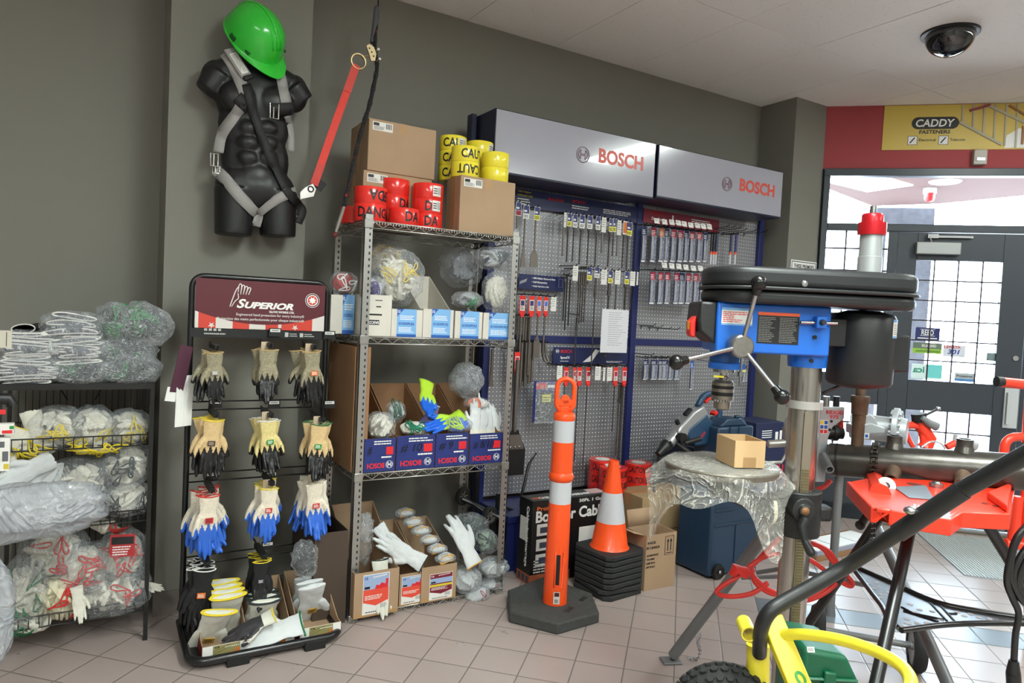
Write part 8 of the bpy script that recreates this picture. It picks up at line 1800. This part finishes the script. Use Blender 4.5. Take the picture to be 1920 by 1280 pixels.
# red yoke vise behind
RC = thing('red_yoke_vise', 'small red yoke vise with a grey handle standing behind the pipe near the doors', 'vise', q_(1725, 830, 2.8)); D_ = 2.8
b = MB(); b.tube(smoothpath([q_(1698, 798, D_), q_(1715, 797, D_), q_(1728, 808, D_), q_(1733, 838, D_)], 4), .014, 10); b.tube([q_(1724, 784, D_), q_(1728, 800, D_), q_(1745, 822, D_), q_(1733, 840, D_)], [.02, .026, .022, .03], 12); b.tube(smoothpath([q_(1696, 800, D_), q_(1703, 820, D_), q_(1712, 838, D_)], 4), .009, 8); b.tube([q_(1775, 838, D_), q_(1795, 828, D_)], .014, 8); b.build('yoke', M_RDP, RC, ang=60)
b = MB(); b.cyl(q_(1722, 775, D_), q_(1724, 790, D_), .028); b.tube([q_(1735, 778, D_), q_(1758, 767, D_)], .005, 6); b.build('screw_top', M_BK, RC); MB().ell(tuple(q_(1759, 766, D_)), (.009, .009, .009)).build('handle_ball', M_STL, RC); b = MB(); b.tube([q_(1728, 782, D_ - .03), q_(1742, 793, D_ - .03), q_(1757, 800, D_ - .03)], [.01, .016, .018], 10); b.build('grey_lever', M_GRY, RC, ang=60)
b = MB(); b.cyl(q_(1815, 832, D_), q_(1828, 834, D_), .024); b.tube([q_(1790, 826, D_), q_(1792, 814, D_)], .008, 6); b.tube(smoothpath([q_(1728, 838, D_ - .05), q_(1745, 828, D_ - .05), q_(1762, 830, D_ - .05), q_(1772, 840, D_ - .05)], 4), .004, 6); b.build('pipe_cutter_wheel', M_SLG, RC)
# grey wheeled stand behind
GS = thing('grey_wheeled_stand', 'grey tube stand on wheels carrying the roll groover behind the drill press', 'stand', q_(1580, 935, 2.75) * 1); D_ = 2.6
ft = fl(1262, 1236, .01)
top = q_(1452, 978, 2.55)
b = MB(); b.tube([ft + V((0, 0, .018)), top, top + (top - ft) * .15], .0225, 14); b.build('leg', M_GRY, GS, ang=60)
MB(T3(*ft) @ RZ(-.4)).bx(-.05, .03, -.03, .03, -.008, .0).build('foot_plate', M_GRY, GS, bevel=.002); MB(T3(*ft)).lathe([(0, .003), (.011, .003), (.011, 0)], n=12).build('foot_hole', M_K, GS)
f2 = fl(1556, 1152, .0); t2_ = V((f2.x, f2.y, q_(1567, 930, 2.9).z)); MB().tube([f2, f2 + V((0, 0, .05)), t2_], [.026, .02, .02], 14).build('leg', M_GRY, GS, ang=60)
MB().tube([q_(1640, 980, 2.75), q_(1700, 1110, 2.4), q_(1785, 1300, 2.0)], .0185, 12).build('leg', M_GRY, GS, ang=60)
MB(T3(t2_.x, t2_.y, t2_.z)).lathe([(0, 0), (.085, 0), (.085, .014), (.04, .02), (0, .02)], n=32).build('top_plate', M_GRY, GS)
wa, wb = fl(1716, 1257, .0), fl(1530, 1222, 0); wr = .105; wa = V((wa.x, wa.y, wr)); wb = V((wb.x, wb.y, wr)); axd = (wb - wa).normalized()
for c in (wa, wb): wheel(GS, T3(c) @ rot_to(axd), wr, .05, M_SLG, spokes=0)
for P, r in (([wa, wb], .014), ([q_(1420, 1073, 2.8), q_(1470, 1065, 2.7), q_(1640, 1100, 2.5)], .009), ([q_(1390, 1083, 2.9), q_(1480, 1080, 2.8)], .008)): MB().tube(P, r, 12).build('cross_tube', M_GRY, GS, ang=60)
b = MB()
b = MB(); c = ft; pts = smoothpath([q_(1312, 1190, 2.7), q_(1309, 1205, 2.68), q_(1312, 1222, 2.68), fl(1305, 1237, .01), fl(1290, 1232, .01)], 5)
for i, p in enumerate(pts[:-1]): d = (pts[i + 1] - p); M = T3(p) @ rot_to(d); b.tube([M @ V(((.006 * math.cos(a)) if i % 2 else 0, 0 if i % 2 else .006 * math.cos(a), .010 * math.sin(a))) for a in [2 * PI * j / 10 for j in range(10)]], .0017, 5, closed=True)
b.build('safety_chain', M_STL, GS, ang=180)
# red air hose
M_HOSE = mat('red_hose', (222, 52, 44), .35); HS = thing('red_hose', 'coiled bright red hose hooked over the grey stand leg', 'hose', q_(1480, 1080, 2.4)); HD = 2.45
def hose(*pts, r=.0085): MB().tube(smoothpath([q_(x, y, HD + (d[0] if d else 0)) for x, y, *d in pts], 6), r, 8).build('hose_loop', M_HOSE, HS, ang=180)
hose((1512, 955), (1490, 985), (1455, 1015), (1405, 1065), (1352, 1100), (1346, 1112), (1370, 1118), (1410, 1112), (1440, 1092))
hose((1410, 1065), (1415, 1090), (1440, 1110), (1470, 1116), (1505, 1120), (1540, 1108), (1560, 1085), (1590, 1095))
hose((1404, 1068), (1424, 1092), (1448, 1108), (1500, 1126), (1545, 1112), (1575, 1080), (1560, 1040), (1535, 1022), (1500, 1012))
hose((1395, 1070), (1430, 1045), (1470, 1038), (1520, 1050), (1560, 1080), (1592, 1098), (1596, 1088), (1560, 1050), (1545, 1030), (1520, 1020), (1470, 1030))
hose((1558, 900, .1), (1540, 915, .1), (1500, 925, .1), (1535, 940, .1), (1520, 960, .05), (1500, 990))
b = MB(); p = q_(1387, 1070, HD - .02); b.tube([q_(1372, 1078, HD - .02), q_(1380, 1066, HD - .02), p, q_(1402, 1074, HD - .02)], [.012, .022, .018, .022], 8); b.build('red_plug', M_RPL, HS)
# packaging box on brown carton
p = q_(1580, 1070, 3.0); bY = 2.62; x0, x1, za, zb = rY(1530, 1030, 1658, 1100, bY); t = thing('cardboard_carton', 'brown carton on the floor behind the drill press column under the clear pack', 'box', ((x0 + x1) / 2, bY, 0)); zt_ = zb
MB().bx(x0, x1, bY, bY + .28, 0, zt_).build('body', M_KRAFT2, t, bevel=.003); M = face((x1 - .16, bY - .0005, zt_ * .3), (0, -1, 0)); b = MB(M); b.tube(smoothpath([(0, 0, 0), (.03, .06, 0), (.06, .1, 0)], 4), .004, 4); b.tube(smoothpath([(.1, .0, 0), (.09, .06, 0), (.1, .12, 0)], 4), .006, 4); b.build('torn_mark', M_SLOT, t)
t = thing('clear_tray_pack', 'clear plastic tray pack with white squares lying on the brown carton', 'package', ((x0 + x1) / 2, bY + .1, zt_)); MB().bx(x0 + .005, x1 - .09, bY + .0, bY + .2, zt_ + .001, zt_ + .03).build('tray', mat('pack_grey', (150, 154, 170), .25), t, bevel=.003)
w = (x1 - x0 - .1) / 3
for i in range(3): MB().bx(x0 + .012 + w * i, x0 + w * (i + 1), bY + .01, bY + .19, zt_ + .03, zt_ + .033).build('white_panel', M_W, t)
# floor mat by the doors
a = fl(1722, 997); u_ = DWi @ a; q = DWi @ fl(1709, 1046); M = DW; mz = thing('entrance_mat', 'pale blue grey ribbed mat on the tiles in front of the doors', 'mat', DW @ V((u_.x + .6, -.7, 0)))
y0 = min(u_.y, -.16); y1 = (DWi @ fl(1733, 1070)).y; x0 = u_.x - .02
MB(DW).bx(x0, x0 + 1.5, y1, y0, .0005, .004).build('backing', mat('mat_base', (140, 160, 178), .8), mz)
b = MB(DW)
n = 84
for i in range(n): x = x0 + 1.5 * (i + .5) / n; b.bx(x - .0055, x + .004, y1, y0, .004, .008)
o = b.build('ribs', mat('mat_rib', (206, 208, 206), .7), mz, smooth=False)
# ================================================================ yellow cart, green case and red frame in the foreground
M_YP = mat('yellow_paint', (236, 220, 58), .3, coat=.3); YC = thing('yellow_hand_cart', 'bright yellow steel hand cart with a long black push handle and pneumatic tyre', 'hand cart', (hz(1440, 1290, 1.42).x, hz(1440, 1290, 1.42).y, 0))
q_ = hz
MB().tube([q_(1421, 1208, 1.45), q_(1421, 1300, 1.44), q_(1421, 1420, 1.42)], .0235, 20).build('handle_socket', M_YP, YC, ang=60)
MB().tube(smoothpath([q_(1424, 1225, 1.42), q_(1427, 1180, 1.37), q_(1442, 1148, 1.36), q_(1470, 1128, 1.37), q_(1522, 1099, 1.38), q_(1594, 1057, 1.38), q_(1687, 996, 1.31)], 6), .0145, 16).build('push_handle', mat('black_handle', (26, 27, 28), .45, bump=.1, bs=200), YC, ang=60)
MB().tube([q_(1683, 999, 1.315), q_(1806, 918, 1.24)], .0175, 18).build('handle_sleeve', _M['black_handle'], YC, ang=60)
MB().tube([q_(1802, 920, 1.242), q_(1960, 832, 1.14)], .0155, 18).build('handle_extension', _M['black_handle'], YC, ang=60)
MB().ell(tuple(q_(1707, 957, 1.29)), (.012, .012, .008)).build('handle_bolt', M_STL, YC)
# slanted yellow channel with lettering
a, c = q_(1452, 1168, 1.40), q_(1512, 1310, 1.33); ax = (c - a).normalized(); sx = rt_ - ax * rt_.dot(ax); sx.normalize(); M = frame(a, sx, -ax)
L = (c - a).length
b = MB(M); b.bx(-.022, .024, -L - .2, .012, -.02, .0); b.build('frame_channel', M_YP, YC, bevel=.003)
txt('Crit', M @ T3(-.004, -.092, .0008) @ RZ(-PI / 2), mat('green_lettering', (40, 140, 60), .4), YC, w=.052, h=.019, bold=.05, shear=.25)

MB().tube(smoothpath([q_(1462, 1190, 1.4), q_(1510, 1189, 1.36), q_(1580, 1200, 1.3), q_(1645, 1222, 1.24), q_(1692, 1250, 1.18), q_(1708, 1282, 1.12), q_(1690, 1310, 1.08)], 6), .011, 14).build('yellow_loop', M_YP, YC, ang=60)
a, c = q_(1404, 1188, 1.39), q_(1396, 1170, 1.43); d = (c - a); M = T3(a) @ rot_to(d); b = MB(M); b.lathe([(.0125, -.002), (.0155, -.002), (.0155, .05), (.0125, .05), (.0125, -.002)], n=28); b.build('cross_tube', M_YP, YC); MB().tube([q_(1411, 1180, 1.47), q_(1430, 1200, 1.45)], .012, 10).build('gusset', M_YP, YC)
# pneumatic tyre with blocks
wc = q_(1362, 1358, 1.44); wr = .122; axd = (rt_ * .25 + HF * .97).normalized(); M = T3(wc) @ rot_to(axd) 
tw = MB(M); prof = []
for i in range(15): a = PI * i / 14; prof.append((wr - .045 + .045 * math.sin(a), -.05 * math.cos(a)))
tw.lathe(prof, n=48); ty = tw.build('tyre', mat('tyre_black', (34, 35, 35), .8, bump=.3, bs=90), YC, ang=60)
b = MB(M)
for i in range(36):
    for j, zz in enumerate((-.03, -.01, .012, .032)):
        a = 2 * PI * (i + (.5 if j % 2 else 0)) / 36; r = wr - .045 + .045 * math.sqrt(max(0, 1 - (zz / .05) ** 2)); tl = math.asin(max(-1, min(1, zz / .05)))
        Mb = Matrix.Rotation(a, 4, 'Z') @ T3(r + .001, 0, zz) @ RY(-tl); b.prism([(.0085 * math.cos(k * PI / 3 + PI / 6), .0085 * math.sin(k * PI / 3 + PI / 6)) for k in range(6)], -.003, .0035, Mb @ RY(PI / 2))
b.build('tread_block', _M['tyre_black'], ty)
MB(M).lathe([(0, -.03), (.07, -.03), (.078, -.02), (.078, .02), (.07, .03), (0, .03)], n=32).build('rim', M_YP, YC)
# green plastic case
t = thing('green_case', 'dark green moulded plastic case on the floor behind the yellow cart', 'case', fl(1560, 1290)); M = frame(hz(1505, 1330, 1.75), rt_, (0, 0, 1)); k = 1.75 / FPX
M_GC = mat('green_case_plastic', (10, 84, 56), .4, bump=.1, bs=100)
b = MB(M); b.prism([(-5 * k, -30 * k), (105 * k, -30 * k), (104 * k, 60 * k), (78 * k, 108 * k), (4 * k, 118 * k), (-6 * k, 118 * k)], -.18, 0); b.build('shell', M_GC, t, bevel=.012)
b = MB(M); b.prism([(30 * k, 0), (58 * k, 0), (56 * k, 78 * k), (34 * k, 80 * k)], 0, .014); b.bx(-4 * k, 100 * k, 60 * k, 66 * k, -.0, .01); b.build('latch_recess', M_GC, t, bevel=.006)
panels(M @ T3(2 * k, 112 * k, 0) @ RX(-.5), [(0, 14 * k, 0, 10 * k, 0)] + [((2 + i * 2) * k, (3 + i * 2) * k, 2 * k, 8 * k, 1, 1) for i in range(5)], [M_BARW, M_K], t, 'barcode_label')
# red tubular frame at the picture's edge with hanging black cables
RFm = thing('red_tube_frame', 'red tubular steel frame with a black tipped crossbar beside the doors', 'cart frame', hz(1930, 1030, 2.6)); D_ = 2.6
b = MB(); b.tube([q_(1876, 716, D_), q_(1960, 724, D_)], .019, 14); b.tube(smoothpath([q_(1930, 745, D_), q_(1927, 790, D_), q_(1925, 830, D_)], 4), .016, 12); b.tube(smoothpath([q_(1882, 852, D_), q_(1886, 830, D_), q_(1902, 819, D_), q_(1940, 820, D_)], 5), .016, 12); b.tube([q_(1908, 930, D_), q_(1900, 1010, D_)], .02, 12); b.tube([q_(1884, 1018, D_), q_(1960, 1028, D_)], .018, 12); b.tube([q_(1925, 880, D_), q_(1924, 1020, D_)], .018, 12); b.tube([q_(1924, 1020, D_), fl(1930, 1200, .02)], .018, 12); b.build('frame_tube', M_RDP, RFm, ang=60)
MB().tube([q_(1868, 715, D_), q_(1880, 716, D_)], .0195, 14).build('black_end_cap', M_BP, RFm)
CB = thing('black_cable_coil', 'coiled black cables hanging at the frame edge by the red tube frame', 'cable', q_(1905, 1080, 1.9)); D_ = 1.9
for pts in (((1925, 985), (1905, 1010), (1893, 1050), (1888, 1090), (1898, 1120), (1910, 1150), (1904, 1190), (1901, 1240)), ((1930, 1020), (1912, 1045), (1900, 1075), (1905, 1105), (1925, 1130)), ((1930, 1035), (1918, 1060), (1910, 1085), (1918, 1110), (1935, 1120)), ((1920, 990), (1900, 1030), (1895, 1080), (1912, 1120), (1935, 1140)), ((1930, 1050), (1914, 1078), (1908, 1100), (1925, 1122))): MB().tube(smoothpath([q_(x, y, D_) for x, y in pts], 5), .009, 8).build('cable_loop', M_BT, CB, ang=180)
b = MB(); b.tube([q_(1901, 1238, D_), q_(1900, 1262, D_)], [.012, .018], 10); b.tube([q_(1900, 1262, D_), q_(1902, 1300, D_)], .018, 10); b.build('cable_plug', M_BP, CB)
